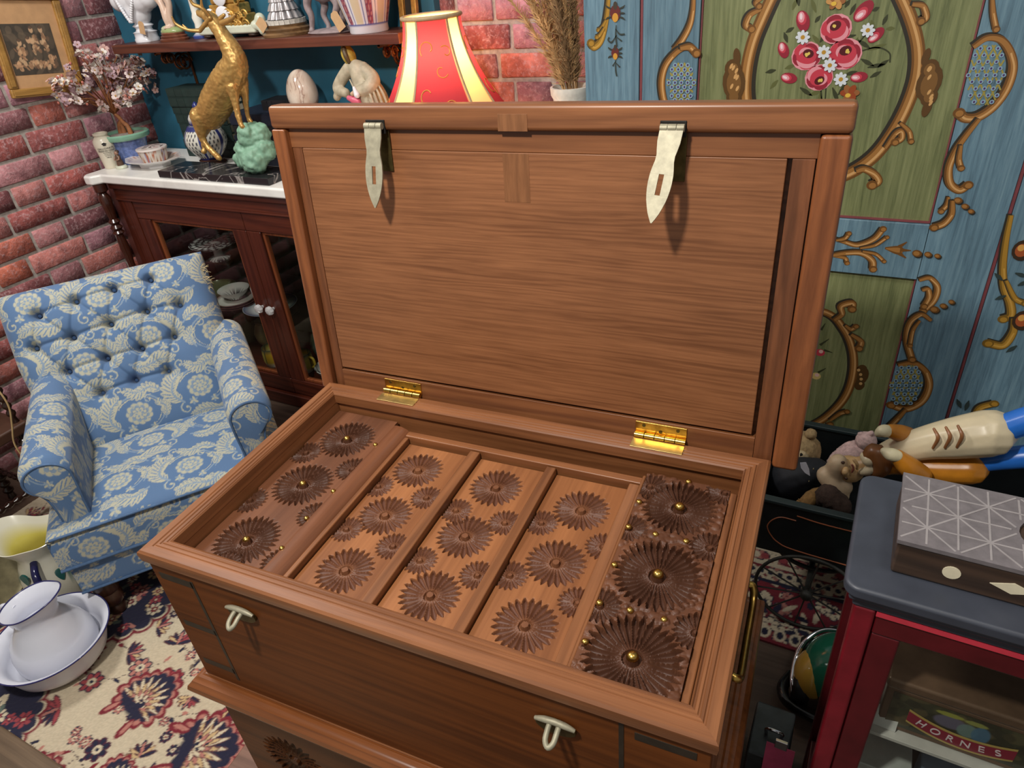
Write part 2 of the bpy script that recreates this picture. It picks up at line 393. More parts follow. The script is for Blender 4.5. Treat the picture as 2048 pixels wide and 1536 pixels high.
rim_side(((0, 0), (CW_, 0)), TEAK_X); rim_side(((CW_, 0), (CW_, CD)), TEAK_Y); rim_side(((CW_, CD), (0, CD)), TEAK_X); rim_side(((0, CD), (0, 0)), TEAK_Y)
# compartments inside
def dome_mesh(r, h):
    return meshof(MB().lathe([(r, 0), (r * .96, h * .35), (r * .75, h * .72), (r * .4, h * .94), (0, h)], 12), 'brass_stud', BRASS, 60)
STUD_B, STUD_S = dome_mesh(.0075, .007), dome_mesh(.0055, .005)
zl, zr, zp = -.05, -.032, -.062
lr = [on_tray(u, v, zl) for u, v in ((493, 1080), (606, 968), (694, 878))]
ros = [(p.x, p.y, .066, 30, .0085) for p in lr] + [(on_tray(u, v, zl).x, on_tray(u, v, zl).y, .038, 22, .006) for u, v in ((500, 1000), (612, 905), (630, 1030), (705, 938), (560, 1125), (445, 1130))]
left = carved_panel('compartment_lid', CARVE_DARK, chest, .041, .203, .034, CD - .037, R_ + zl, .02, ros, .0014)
m = MB(); pr = [(.203, -.0), (.208, .0015), (.222, .001), (.236, -.004), (.246, -.014), (.250, -.026), (.250, -.045), (.203, -.045)]
m.add([(x, y, R_ + zl + z) for y in (.034, CD - .052) for x, z in pr], [(i, 8 + i, 8 + (i + 1) % 8, (i + 1) % 8) for i in range(8)] + [tuple(range(7, -1, -1)), tuple(range(8, 16))]).build('nosing', wood('nosing_teak', srgb(88, 51, 32), srgb(128, 80, 52), 1), left, smooth=40)
for i, p in enumerate(lr): share('brass_stud', STUD_B, left, (p.x, p.y, R_ + zl + .0005))
for u, v in ((564, 1097), (613, 1037), (667, 983), (751, 890)):
    p = on_tray(u, v, zl); share('brass_stud', STUD_S, left, (p.x, p.y, R_ + zl))
MB().box(.041, .25, .034, CD - .037, R_ - .15, R_ + zl - .045).build('compartment_wall', TEAK_Y, chest)
PX = [(.264, .411), (.440, .584), (.611, .757)]
big = [((836, 940), (770, 1030), (690, 1140)), ((992, 975), (930, 1072), (860, 1190)), ((1163, 1020), (1112, 1125), (1050, 1250))]
sml = [((757, 972), (693, 1058), (853, 995), (786, 1092)), ((912, 1020), (840, 1120), (1010, 1045), (955, 1150)), ((1083, 1045), (1020, 1150), (1207, 1093), (1155, 1205))]
for i in range(3):
    rs = [(on_tray(u, v, zp).x, on_tray(u, v, zp).y, .0555, 24, .007) for u, v in big[i]] + [(on_tray(u, v, zp).x, on_tray(u, v, zp).y, .034, 20, .005) for u, v in sml[i]]
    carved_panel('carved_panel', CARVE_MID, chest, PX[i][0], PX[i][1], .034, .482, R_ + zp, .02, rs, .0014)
for x0, x1 in ((.2515, .262), (.4145, .4375), (.5885, .6085), (.7595, .781)):
    MB().box(x0, x1, .034, .486, R_ - .15, R_ - .047).build('rail', TEAK_Y, chest, bevel=.0025)
MB().box(.2515, .80, .488, .506, R_ - .15, R_ - .045).build('rail', TEAK_X, chest, bevel=.0025)
rr = [on_tray(u, v, zr) for u, v in ((1359, 1015), (1316, 1150), (1265, 1315))]
ros = [(p.x, p.y, r, 34, .010) for p, r in zip(rr, (.070, .075, .076))]
ros = [(on_tray(u, v, zr).x, on_tray(u, v, zr).y, .036, 20, .006) for u, v in ((1257, 1055), (1200, 1210), (1420, 1095), (1392, 1265), (1300, 972), (1450, 985))] + ros
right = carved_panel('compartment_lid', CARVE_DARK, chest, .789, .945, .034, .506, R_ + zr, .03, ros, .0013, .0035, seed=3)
MB().box(.9452, .9585, .034, .503, R_ - .15, R_ + zr - .004).build('edge_strip', TEAK_Y, right, bevel=.003)
MB().box(.782, .7888, .034, .503, R_ - .15, R_ + zr - .003).build('edge_strip', TEAK_Y, right, bevel=.003)
MB().box(.79, .945, .036, .502, R_ - .15, R_ + zr - .03).build('compartment_wall', TEAK_Y, chest)
for p in rr: share('brass_stud', STUD_B, right, (p.x, p.y, R_ + zr + .001), scale=(1.25, 1.25, 1.25))
for u, v in ((1377, 965), (1278, 1005), (1257, 1055), (1311, 1070), (1372, 1084), (1229, 1131), (1199, 1207), (1260, 1222), (1328, 1241), (1170, 1285)):
    p = on_tray(u, v, zr); share('brass_stud', STUD_S, right, (p.x, p.y, R_ + zr + .001), scale=(1.1, 1.1, 1.1))
# lid: local axes (along, towards the viewer, up the lid)
LA = .09; ca, sa = math.cos(LA), math.sin(LA)
LM = Matrix(((1, 0, 0, 0), (0, -ca, sa, CD), (0, sa, ca, R_), (0, 0, 0, 1)))
def lbox(name, mat, u0, u1, n0, n1, w0, w1, bevel=.002, parent=None):
    return MB(LM).box(u0, u1, n0, n1, w0, w1).build(name, mat, parent or chest, bevel=bevel)
lid = lbox('lid', TEAK_X, -.022, 1.048, -.055, -.036, -.013, .619, .004)
lbox('lid_frame_rail', TEAK_X, -.025, 1.051, -.045, 0, .577, .622, .008, lid)
lbox('lid_frame_stile', TEAK_Z, -.025, .008, -.045, 0, -.016, .5768, .004, lid)
lbox('lid_frame_stile', TEAK_Z, 1.007, 1.051, -.045, 0, -.016, .5768, .007, lid)
lbox('lid_border', wood('teak_border', srgb(100, 58, 34), srgb(146, 94, 58), 0, 1), .008, 1.007, -.0355, -.014, .540, .577, .001, lid)
lbox('lid_border', wood('teak_border_up', srgb(88, 52, 31), srgb(136, 84, 52), 2, 1), .010, .033, -.0355, -.014, -.012, .5395, .001, lid)
lbox('lid_border', wood('teak_border_up', srgb(88, 52, 31), srgb(136, 84, 52), 2, 1), .972, 1.005, -.0355, -.012, -.012, .5395, .001, lid)
lbox('lid_border', wood('teak_border', srgb(100, 58, 34), srgb(146, 94, 58), 0, 1), .034, .9715, -.0355, -.012, -.012, .0355, .001, lid)
lbox('lid_field', TEAK_FIELD, .0355, .9645, -.0355, -.0125, .0415, .5395, .0015, lid)
lbox('repair_patch', wood('teak_patch', srgb(104, 66, 38), srgb(143, 95, 60), 2, 1.3), .484, .535, -.02, -.0120, .452, .5384, .0004, lid)
lbox('repair_patch', wood('teak_patch', srgb(104, 66, 38), srgb(143, 95, 60), 2, 1.3), .484, .54, -.01, .0006, .5775, .606, .0004, lid)
def hasp(u, tilt, roll):
    """strap with waist, slot and pointed end; hangs from its knuckle"""
    px = MB(LM @ Matrix.Translation((u, 0, 0)))
    px.box(-.021, .021, -.002, .002, .571, .596)
    plate = px.build('hasp_plate', IRON, lid, bevel=.001)
    k = MB(LM @ Matrix.Translation((u, .0075, .586)))
    for a, b in ((-.019, -.0075), (-.0065, .0065), (.0075, .019)): k.cyl((a, 0, 0), (b, 0, 0), .0062, n=12)
    k.build('hasp_knuckle', BRASS_DULL, plate, smooth=50)
    st = [(.004, .0185, 0), (-.006, .0185, 0), (-.022, .0183, 0), (-.034, .0165, 0), (-.043, .0148, 0), (-.052, .0152, 0), (-.064, .0175, 0), (-.072, .0187, 0), (-.0721, .0187, .0042), (-.085, .0192, .0042), (-.096, .0186, .0042), (-.105, .0174, .0042), (-.1051, .0174, 0), (-.114, .0156, 0), (-.124, .0126, 0), (-.134, .009, 0), (-.142, .005, 0), (-.149, .001, 0)]
    Mh = LM @ Matrix.Translation((u, .0085, .586)) @ Matrix.Rotation(tilt, 4, 'X') @ Matrix.Rotation(roll, 4, 'Y')
    m = MB(Mh); th = .0028
    for (w0, h0, s0), (w1, h1, s1) in zip(st[:-1], st[1:]):
        if abs(w0 - w1) < .0002: continue
        for sg in (-1, 1):
            a, b, c_, d = sg * s0, sg * h0, sg * h1, sg * s1
            m.hexa([(a, 0, w0), (b, 0, w0), (c_, 0, w1), (d, 0, w1)], [(a, th, w0), (b, th, w0), (c_, th, w1), (d, th, w1)])
    m.build('hasp_strap', BRASS_DULL, plate)
    lug = MB(LM @ Matrix.Translation((u + .004, 0, 0))); lug.box(-.014, .017, -.012, -.009, .50, .577); lug.build('hasp_leaf', BRASS_DARK, plate, bevel=.001)
hasp(.230, .19, 0.0)
hasp(.790, .40, .09)
def hinge(u0, u1):
    l = MB(LM).box(u0, u1, -.0125, -.0095, .003, .031).build('hinge', BRASS, lid, bevel=.0008)
    m = MB(LM @ Matrix.Translation((0, -.0035, .004))); w = (u1 - u0) / 5
    for i in range(5): m.cyl((u0 + i * w + .0008, 0, 0), (u0 + (i + 1) * w - .0008, 0, 0), .0062, n=12)
    m.build('hinge_knuckle', BRASS, l, smooth=50)
    m = MB(); m.box(u0, u1, CD - .032, CD - .004, R_ - .001, R_ + .0012); m.build('hinge_leaf', plain('brass_pale', srgb(206, 182, 118), .35, .9, .2, 60), l, bevel=.0006)
    for k in (.17, .5, .83):
        s = MB(LM @ Matrix.Translation((u0 + (u1 - u0) * k, -.0096, .018 + (.006 if k != .5 else -.003)))); s.lathe([(.0036, -.001), (.0036, .0008), (0, .0012)], 10)
        s.M = s.M  # screw head lies on the leaf
        s.v = []; s.f = []; s.c = []
        s.tube([(0, -.0005, 0), (0, .0009, 0)], .0036, 10); s.build('screw', BRASS_DARK, l)
hinge(.153, .250); hinge(.745, .847)
# staples on the front that the hasps close over
def staple(u, v):
    p = on_front(u, v); x, z = p.x, p.z
    pl = MB(Matrix.Translation((x, 0, z)) @ Matrix.Rotation(PI / 2, 4, 'X'))
    pl.prism([(.031 * math.cos(a), .017 * math.sin(a) - .006) for a in np.linspace(0, 2 * PI, 24, endpoint=False)], -.001, .004)
    plate = pl.build('staple_plate', BRASS_DARK, chest, bevel=.001)
    MB().tube([(x + dx, -.005, z + .010 - 6 * dx * dx) for dx in np.linspace(-.03, .03, 9)], [.003, .0042] + [.005] * 5 + [.0042, .003], 8).build('staple_bar', BRASS_DULL, plate, smooth=60)
    path = [(x - .007, 0, z + .006), (x - .007, -.016, z + .003), (x - .006, -.028, z - .003), (x, -.034, z - .007), (x + .006, -.028, z - .003), (x + .007, -.016, z + .003), (x + .007, 0, z + .006)]
    MB().tube(spline(path, 4), .0042, 8).build('staple_loop', BRASS_DULL, plate, smooth=60)
staple(484, 1222); staple(1112, 1446)
# inlaid dark straps on the front
for x0, x1, z0, z1 in ((.018, .098, -.068, -.052), (.018, .098, -.198, -.184), (.018, .098, -.315, -.300), (.094, .101, -.335, -.05), (.876, .883, -.335, -.03), (.898, .98, -.062, -.046), (.898, .98, -.19, -.176)):
    MB().box(x0, x1, .0012, .006, R_ + z0, R_ + z1).build('inlay_strip', plain('dark_inlay', srgb(52, 44, 34), .5, .2, .25, 40), chest)
# brass bail handle on the right end
hb = MB().box(CW_ - .003, CW_ + .003, .17, .40, R_ - .165, R_ - .12).build('handle_plate', BRASS_DARK, chest, bevel=.001)
MB().tube(spline([(CW_ + .002, .19, R_ - .13), (CW_ + .010, .19, R_ - .133), (CW_ + .014, .21, R_ - .150), (CW_ + .014, .285, R_ - .158), (CW_ + .014, .36, R_ - .150), (CW_ + .010, .38, R_ - .133), (CW_ + .002, .38, R_ - .13)], 5), .0065, 10).build('handle_bail', BRASS, hb, smooth=60)
# ------------------------------------------------------------------ the lower chest it stands on
BZ = RIM_Z - CHT
base = thing('base_chest', 'lower carved wooden chest with moulded top edge carrying the open chest', 'chest', (0, 0, 0), CH_YAW)
m = MB(); pf = [(-.04, -.004), (-.002, -.004), (.004, -.001), (.010, -.002), (.016, -.007), (.020, -.008), (.022, -.012), (.0285, -.018), (.031, -.028), (.028, -.038), (.021, -.044), (.014, -.046), (.014, -.052), (.004, -.056), (-.04, -.056)]
m.sweep([(0, 0, BZ), (1.004, 0, BZ), (1.004, CD - .03, BZ), (0, CD - .03, BZ)], pf).build('top_moulding', wood('moulding_teak', srgb(90, 50, 23), srgb(146, 86, 44), 0, 1, rough=.3, coat=.3), base, smooth=30)
MB().box(-.0, 1.004, .0, CD - .03, BZ - .03, BZ - .0005).build('top_board', TEAK_X, base)
Mf = Matrix(((1, 0, 0, 0), (0, 0, -1, .002), (0, 1, 0, 0), (0, 0, 0, 1)))   # relief plane (x, z) facing -y
fr = [(.155, .205, .085, 26, .008), (.42, .205, .085, 26, .008), (.68, .205, .085, 26, .008), (.9, .205, .085, 26, .008), (.285, .17, .045, 18, .006), (.55, .17, .045, 18, .006), (.79, .17, .045, 18, .006)]
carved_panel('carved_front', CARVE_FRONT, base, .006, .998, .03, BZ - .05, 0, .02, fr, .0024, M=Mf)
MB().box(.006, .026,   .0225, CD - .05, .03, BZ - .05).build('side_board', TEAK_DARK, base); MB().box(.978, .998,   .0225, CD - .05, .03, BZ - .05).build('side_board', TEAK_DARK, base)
MB().box(.026, .978, CD - .07, CD - .05, .03, BZ - .05).build('back_board', TEAK_DARK, base)
MB().box(-.10, 1.02, -.03, CD - .02, .009, .031).build('plinth', wood('plinth_wood', srgb(96, 66, 52), srgb(150, 112, 94), 0, 1, rough=.55, coat=0), base, bevel=.004)
# ------------------------------------------------------------------ rasters for woven and painted patterns (sampled into vertex colours)
class Ras:
    def __init__(s, w, h, bg, wrap=False):
        s.w, s.h, s.wrap = w, h, wrap; s.X, s.Y = np.meshgrid(np.arange(w) + .5, np.arange(h) + .5, indexing='ij'); s.a = np.zeros((w, h, 3)); s.a[:] = bg
    def ell(s, cx, cy, rx, ry, ang, col, al=1.0):
        if s.wrap:
            cx %= s.w; cy %= s.h; q = max(rx, ry) + 2
            for ox in (-s.w, 0, s.w):
                for oy in (-s.h, 0, s.h):
                    if cx + ox > -q and cx + ox < s.w + q and cy + oy > -q and cy + oy < s.h + q: s._ell(cx + ox, cy + oy, rx, ry, ang, col, al)
        else: s._ell(cx, cy, rx, ry, ang, col, al)
    def _ell(s, cx, cy, rx, ry, ang, col, al):
        r = max(rx, ry) * 1.1; i = slice(max(0, int(cx - r) - 1), max(0, min(s.w, int(cx + r) + 2))); j = slice(max(0, int(cy - r) - 1), max(0, min(s.h, int(cy + r) + 2)))
        dx, dy = s.X[i, j] - cx, s.Y[i, j] - cy
        c, n = math.cos(ang), math.sin(ang); q = ((dx * c + dy * n) / rx) ** 2 + ((-dx * n + dy * c) / ry) ** 2
        m = np.clip((1.15 - q) / .3, 0, 1)[..., None] * al; s.a[i, j] = s.a[i, j] * (1 - m) + np.array(col) * m
    def stroke(s, pts, w0, w1, col, n=8):
        P = spline(pts, n); k = len(P)
        for i, p in enumerate(P):
            t = i / max(1, k - 1); w = w0 * (1 - t) + w1 * t; s.ell(p[0], p[1], w, w, 0, col)
    def leaf(s, x, y, L, W, ang, col, vein=None):
        s.ell(x + math.cos(ang) * L / 2, y + math.sin(ang) * L / 2, L / 2, W / 2, ang, col)
        if vein is not None: s.ell(x + math.cos(ang) * L / 2, y + math.sin(ang) * L / 2, L * .4, max(.8, W * .09), ang, vein)
    def flower(s, x, y, R, n, col, edge, core, rings=2):
        for r in range(rings, 0, -1):
            q = R * r / rings
            for k in range(n):
                a = 2 * PI * (k + .5 * (r % 2)) / n; px, py = x + math.cos(a) * q * .62, y + math.sin(a) * q * .62
                s.ell(px, py, q * .45, q * 1.9 / n * 1.25, a, edge); s.ell(px - math.cos(a) * q * .06, py - math.sin(a) * q * .06, q * .37, q * 1.9 / n * .95, a, col)
        s.ell(x, y, R * .22, R * .22, 0, core)
    def at(s, u, v):
        u = np.asarray(u); v = np.asarray(v)
        i = np.floor(u).astype(int); j = np.floor(v).astype(int)
        if s.wrap: i %= s.w; j %= s.h
        else: i = np.clip(i, 0, s.w - 1); j = np.clip(j, 0, s.h - 1)
        return s.a[i, j]
DB, DC, DM, DK = srgb(80, 110, 148), srgb(174, 172, 152), srgb(124, 144, 164), srgb(100, 126, 158)
def damask():
    N = 420; r = Ras(N, N, DB, True); K = N / 300
    def acanthus(pts, size):
        P = spline(pts, 9); k = len(P)
        for i in range(2, k, 2):
            t = i / k; d = P[i] - P[i - 1]; a = math.atan2(d[1], d[0]); sz = size * (.35 + .8 * math.sin(PI * min(1, t * .85 + .15)))
            for sg in (-1, 1):
                L = sz * (1.0 if sg > 0 else .75); r.leaf(P[i][0], P[i][1], L, L * .42, a + sg * .7, DC); r.leaf(P[i][0] + math.cos(a + sg * .7) * L * .1, P[i][1] + math.sin(a + sg * .7) * L * .1, L * .8, L * .10, a + sg * .74, DK)
        r.stroke(pts, size * .10, size * .05, DM, 14)
    def scroll(x, y, R, a0, sg, w=4):
        pts = [(x + R * (1 - t * .78) * math.cos(a0 + sg * t * 5.6), y + R * (1 - t * .78) * math.sin(a0 + sg * t * 5.6)) for t in np.linspace(0, 1, 12)]
        r.stroke(pts, w, w * .6, DM, 8); r.stroke([(p[0] + 1.2, p[1] + 1.2) for p in pts], w * .5, w * .35, DC, 8); r.ell(*pts[-1], w * 1.3, w * 1.3, 0, DC)
    def peony(x, y, R):
        for q, n, c_, e_ in ((1.0, 11, DC, DK), (.78, 9, DM, DC), (.58, 8, DC, DK), (.38, 6, DM, DC)):
            for k in range(n):
                a = 2 * PI * k / n + q * 3; px, py = x + math.cos(a) * R * q * .62, y + math.sin(a) * R * q * .55
                r.ell(px, py, R * q * .42, R * q * .34, a, e_); r.ell(px, py, R * q * .42 - 2, R * q * .34 - 2, a, c_)
        r.ell(x, y, R * .16, R * .14, 0, DC)
    for (ox, oy, m) in ((0, 0, 1), (150, 25, 1), (225, 150, -1), (375, 175, -1)):
        X = lambda x: (ox + m * x) * K; Y = lambda y: (oy + y) * K
        for q, w_, c_ in ((50, 3.6, DM), (44, 2.0, DC)): r.stroke([(X(75 + q * math.cos(a) * 1.12), Y(80 + q * math.sin(a) * .9)) for a in np.linspace(.6, 4.3, 14)], w_, w_ * .5, c_, 8)
        peony(X(75), Y(80), 30 * K)
        acanthus([(X(14), Y(26)), (X(42), Y(12)), (X(80), Y(20)), (X(112), Y(14))], 26 * K)
        acanthus([(X(122), Y(50)), (X(140), Y(76)), (X(132), Y(106)), (X(110), Y(124))], 28 * K)
        acanthus([(X(10), Y(118)), (X(36), Y(136)), (X(66), Y(130)), (X(92), Y(144))], 22 * K)
        acanthus([(X(22), Y(52)), (X(14), Y(78)), (X(26), Y(98))], 18 * K)
        scroll(X(120), Y(34), 15 * K, 2.0, -m, 3.2); scroll(X(104), Y(146), 12 * K, 4, m, 3); scroll(X(46), Y(108), 11 * K, 1, -m, 2.8)
        for cx, cy, L in ((140, 140, 13), (100, 48, 11), (52, 40, 10)):
            for k in range(6): r.leaf(X(cx), Y(cy), L * K, L * .5 * K, PI * 2 * k / 6 + .4, DC if k % 2 else DM)
    return r
DAM = damask()
DPX = 420 / .40
def damc(u, v): return tuple(DAM.at(u * DPX, v * DPX))
def fabric_mat():
    t = NT('damask_fabric'); a = t.new('ShaderNodeAttribute', attribute_name='Col')
    w = t.noise(t.coords(), 900, 2); c = t.mix(.35, a.outputs['Color'], t.ramp(w, [(.3, (.75, .75, .75)), (.7, (1.15, 1.15, 1.15))]), 'MULTIPLY')
    t.link(c, t.b.inputs['Base Color']); t.set(Roughness=.8, Sheen_Weight=.15); t.bump(w, .25, .001); return t.m
FAB = fabric_mat()
PIPING = plain('blue_piping', srgb(72, 100, 136), .8, 0, .15, 80)
# ------------------------------------------------------------------ the armchair
AC = thing('armchair', 'blue damask armchair with buttoned back and rolled arms against the brick wall', 'armchair', (-.815, .138, .0086), math.radians(53))
_aM = Matrix.Translation((-.815, .138, 0)) @ Matrix.Rotation(math.radians(53), 4, 'Z'); _aI = _aM.inverted()
bo = Vector((.305, .45, .36)); bup = Vector((0, .50, .866)); bno = Vector((0, -.866, .50))
def on_back(u, v):
    P = _aM @ (bo + bno * .075); N = _aM.to_3x3() @ bno
    q = _aI @ at_plane(u, v, tuple(P), tuple(N)); d = q - bo; return d.x, d.dot(bup)
BTN = [on_back(u, v) for u, v in ((74, 634), (149, 605), (225, 581), (300, 561), (68, 700), (144, 678), (220, 651), (293, 625), (360, 612), (135, 747), (213, 720), (283, 700), (349, 676), (203, 790), (271, 764), (337, 746))]
BA = np.array(BTN)
def cushion_pts(W, H, T, nu, nv, p=5.0):
    s = np.sin(np.linspace(-1, 1, nu + 1) * PI / 2 * .999); t = np.sin(np.linspace(-1, 1, nv + 1) * PI / 2 * .999)
    s = .45 * s + .55 * np.linspace(-1, 1, nu + 1); t = .45 * t + .55 * np.linspace(-1, 1, nv + 1)
    A, B = np.meshgrid(s, t, indexing='ij'); h = ((1 - np.abs(A) ** p) * (1 - np.abs(B) ** p)) ** .5
    return A * W / 2, B * H / 2, h * T
def np_grid(name, P, cols, mat, parent, back=None):
    """dense quad sheet P[nu,nv,3] closed by a flat back at the given offset vector"""
    nu, nv, _ = P.shape; V = P.reshape(-1, 3); idx = np.arange(nu * nv).reshape(nu, nv)
    F = np.stack([idx[:-1, :-1], idx[1:, :-1], idx[1:, 1:], idx[:-1, 1:]], -1).reshape(-1, 4).tolist(); C = cols.reshape(-1, 3)
    if back is not None:
        ring = list(idx[:, 0]) + list(idx[-1, 1:]) + list(idx[-2::-1, -1]) + list(idx[0, -2:0:-1]); n0 = len(V); k = len(ring)
        V = np.vstack([V, V[ring] + np.array(back)]); C = np.vstack([C, C[ring]])
        F += [(int(ring[i]), n0 + i, n0 + (i + 1) % k, int(ring[(i + 1) % k])) for i in range(k)] + [tuple(range(n0 + k - 1, n0 - 1, -1))]
    me = bpy.data.meshes.new(name); me.from_pydata(V.tolist(), [], F)
    at = me.color_attributes.new('Col', 'FLOAT_COLOR', 'POINT'); a = np.ones((len(V), 4), np.float32); a[:, :3] = C; at.data.foreach_set('color', a.ravel())
    me.materials.append(mat); me.shade_smooth(); me.set_sharp_from_angle(angle=math.radians(70)); return link(name, me, parent)
# back
nu, nv = 280, 260
a_, b_, h_ = cushion_pts(.635, .60, .09, nu, nv, 6)
b_ = b_ + .24; wn = 1 - .10 * np.clip((.30 - b_) / .3, 0, 1) ; a_ = a_ * wn
dmin = np.full(a_.shape, 9.0); hh = h_.copy()
for (bx, by) in BTN:
    d = np.hypot(a_ - bx, b_ - by); hh -= .042 * np.exp(-(d / .014) ** 2) + .016 * np.exp(-(d / .045) ** 2); dmin = np.minimum(dmin, d)
for i in range(len(BTN)):                       # pleats running between neighbouring buttons
    for j in range(i):
        A, B = BA[i], BA[j]; L = np.linalg.norm(A - B)
        if L < .135:
            t = np.clip(((a_ - A[0]) * (B[0] - A[0]) + (b_ - A[1]) * (B[1] - A[1])) / L ** 2, 0, 1)
            d = np.hypot(a_ - A[0] - t * (B[0] - A[0]), b_ - A[1] - t * (B[1] - A[1])); hh -= .006 * np.exp(-(d / .006) ** 2)
O = np.array(bo); P = O + a_[..., None] * np.array([1, 0, 0]) + b_[..., None] * np.array(bup) + hh[..., None] * np.array(bno)
C = DAM.at((a_ + 1.02) * DPX, (b_ + 1.05) * DPX)
back = np_grid('backrest', P, C, FAB, AC, tuple(np.array(bno) * -.10))
bt = meshof(MB().lathe([(.006, 0), (.0065, .002), (.005, .004), (0, .005)], 10), 'button', plain('button_blue', srgb(58, 86, 126), .85), 60)
for (bx, by) in BTN:
    q = bo + Vector((bx, 0, 0)) + bup * by + bno * .030; o = share('button', bt, back, q); o.rotation_euler = (math.radians(60), 0, 0)
fr = MB()
for k in range(46):
    t = random.random(); q = bo + Vector((.302 + random.uniform(-.012, .014), 0, 0)) + bup * (.40 + .085 * t) + bno * random.uniform(.0, .06)
    d = Vector((random.uniform(.3, 1), random.uniform(-.4, .4), random.uniform(-.9, .5))).normalized() * random.uniform(.008, .022); fr.tube([q, q + d * .6 + Vector((0, 0, .002)), q + d], [.0011, .0009, .0005], 4)
tag(fr.build('frayed_edge', plain('frayed_thread', srgb(206, 186, 140), .9), back), label='frayed cream threads on worn edge')
# seat and rails
def rbox(name, x0, x1, y0, y1, z0, z1, rad, n=(120, 100, 24), puff=.0, off=0.0, parent=AC):
    """upholstered block: top sheet wraps down the four sides"""
    W, D_, H_ = x1 - x0, y1 - y0, z1 - z0
    def prm(n_, L):      # arc-length positions: down side, over the rounded edge, across
        return np.linspace(-H_, L + H_, n_ + 1)
    U, V_ = np.meshgrid(prm(n[0], W), prm(n[1], D_), indexing='ij')
    def fold(t, L):
        over = np.where(t < 0, -t, np.where(t > L, t - L, 0)); pos = np.clip(t, 0, L); return pos, over
    px, ox = fold(U, W); py, oy = fold(V_, D_); ov = np.maximum(ox, oy)
    ex = np.minimum(px, W - px); ey = np.minimum(py, D_ - py); e = np.minimum(ex, ey)
    z = z1 - ov - rad * .6 * np.where(e < rad, (1 - np.sqrt(np.clip(1 - (1 - e / rad) ** 2, 0, 1))), 0) + puff * (1 - (2 * px / W - 1) ** 2) * (1 - (2 * py / D_ - 1) ** 2)
    ins = rad * .35 * np.exp(-(ov / (rad * .5))) 
    X = x0 + px + np.where(U < 0, ins, 0) - np.where(U > W, ins, 0); Y = y0 + py + np.where(V_ < 0, ins, 0) - np.where(V_ > D_, ins, 0)
    P = np.stack([X, Y, np.maximum(z, z0)], -1); C = DAM.at((U + 3 + off) * DPX, (V_ + 3 + off * .6) * DPX * 1.0)
    return np_grid(name, P, C, FAB, parent)
seat = rbox('seat', .0, .675, -.005, .52, .252, .378, .035, (300, 260), .028)
rail = rbox('seat_rail', .014, .661, .010, .60, .145, .250, .006, (240, 190), 0, .17)
MB().tube([(.0, -.007, .255), (.675, -.007, .255)], .005, 8).build('piping', PIPING, seat, smooth=60)
MB().tube([(.012, -.003, .366), (.34, -.006, .369), (.663, -.003, .366)], .0042, 8).build('piping', PIPING, seat, smooth=60)
MB().tube([(.012, .006, .147), (.663, .006, .147)], .0045, 8).build('piping', PIPING, rail, smooth=60)
# arms
def arm(sx, x_in):
    sec = []
    sec.append((0, .30)); sec.append((0, .40)); sec.append((-.004, .46)); sec.append((-.006, .50))
    for a in np.linspace(180, -55, 16):
        sec.append((.060 + .066 * math.cos(math.radians(a)), .535 + .056 * math.sin(math.radians(a))))
    sec += [(.084, .455), (.078, .38), (.08, .25), (.08, .15)]
    SP = np.array(spline(sec, 7)); k = len(SP); cl = np.concatenate([[0], np.cumsum(np.hypot(*np.diff(SP, axis=0).T))])
    ny = 190; P = np.zeros((ny, k, 3)); C = np.zeros((ny, k, 3))
    for i in range(ny):
        t = i / (ny - 1); y = .05 + .53 * t; lift = .03 * t; sc = 1 - .10 * t
        rnd = 1 - .12 * max(0, 1 - t / .05) ** 2
        cx, cz = .055, .45
        P[i, :, 0] = x_in + sx * (cx + (SP[:, 0] - cx) * sc * rnd); P[i, :, 2] = (cz + (SP[:, 1] - cz) * rnd + lift * np.clip((SP[:, 1] - .3) / .25, 0, 1)); P[i, :, 1] = y
        C[i] = DAM.at((cl + 2.3 + (.1 if sx > 0 else 0)) * DPX, (np.full(k, y) + 1.6) * DPX)
    o = np_grid('arm', P, C, FAB, AC)
    # front face of the arm, bulging, with piping round its scroll
    f0 = np.vstack([P[0], P[0][:1]]); k += 1; cen = P[0].mean(0); cen[2] = .46; rings = 44; Q = np.zeros((rings, k, 3)); CC = np.zeros((rings, k, 3))
    for r in range(rings):
        t = r / (rings - 1); Q[r] = f0 * (1 - t) + cen * t; Q[r, :, 1] = f0[:, 1] - .018 * math.sin(t * PI / 2) ** .7
        CC[r] = DAM.at((Q[r, :, 0] + 1.4) * DPX, (Q[r, :, 2] + .77) * DPX)
    fo = np_grid('arm_front', Q, CC, FAB, AC)
    MB().tube([tuple(p + np.array([0, -.003, 0])) for p in f0[::2]], .004, 6).build('piping', PIPING, fo, smooth=60)
arm(-1, .128); arm(1, .552)
wl_ = wood('chair_leg_wood', srgb(40, 22, 14), srgb(70, 42, 28), 2, 1, rough=.35)
lg = meshof(MB().lathe([(.016, 0), (.024, .004), (.026, .02), (.02, .034), (.03, .045), (.034, .07), (.03, .09), (.036, .1), (.036, .146)], 20), 'leg', wl_, 40)
for x, y in ((.06, .05), (.615, .05), (.06, .54), (.615, .54)): share('leg', lg, AC, (x, y, 0))
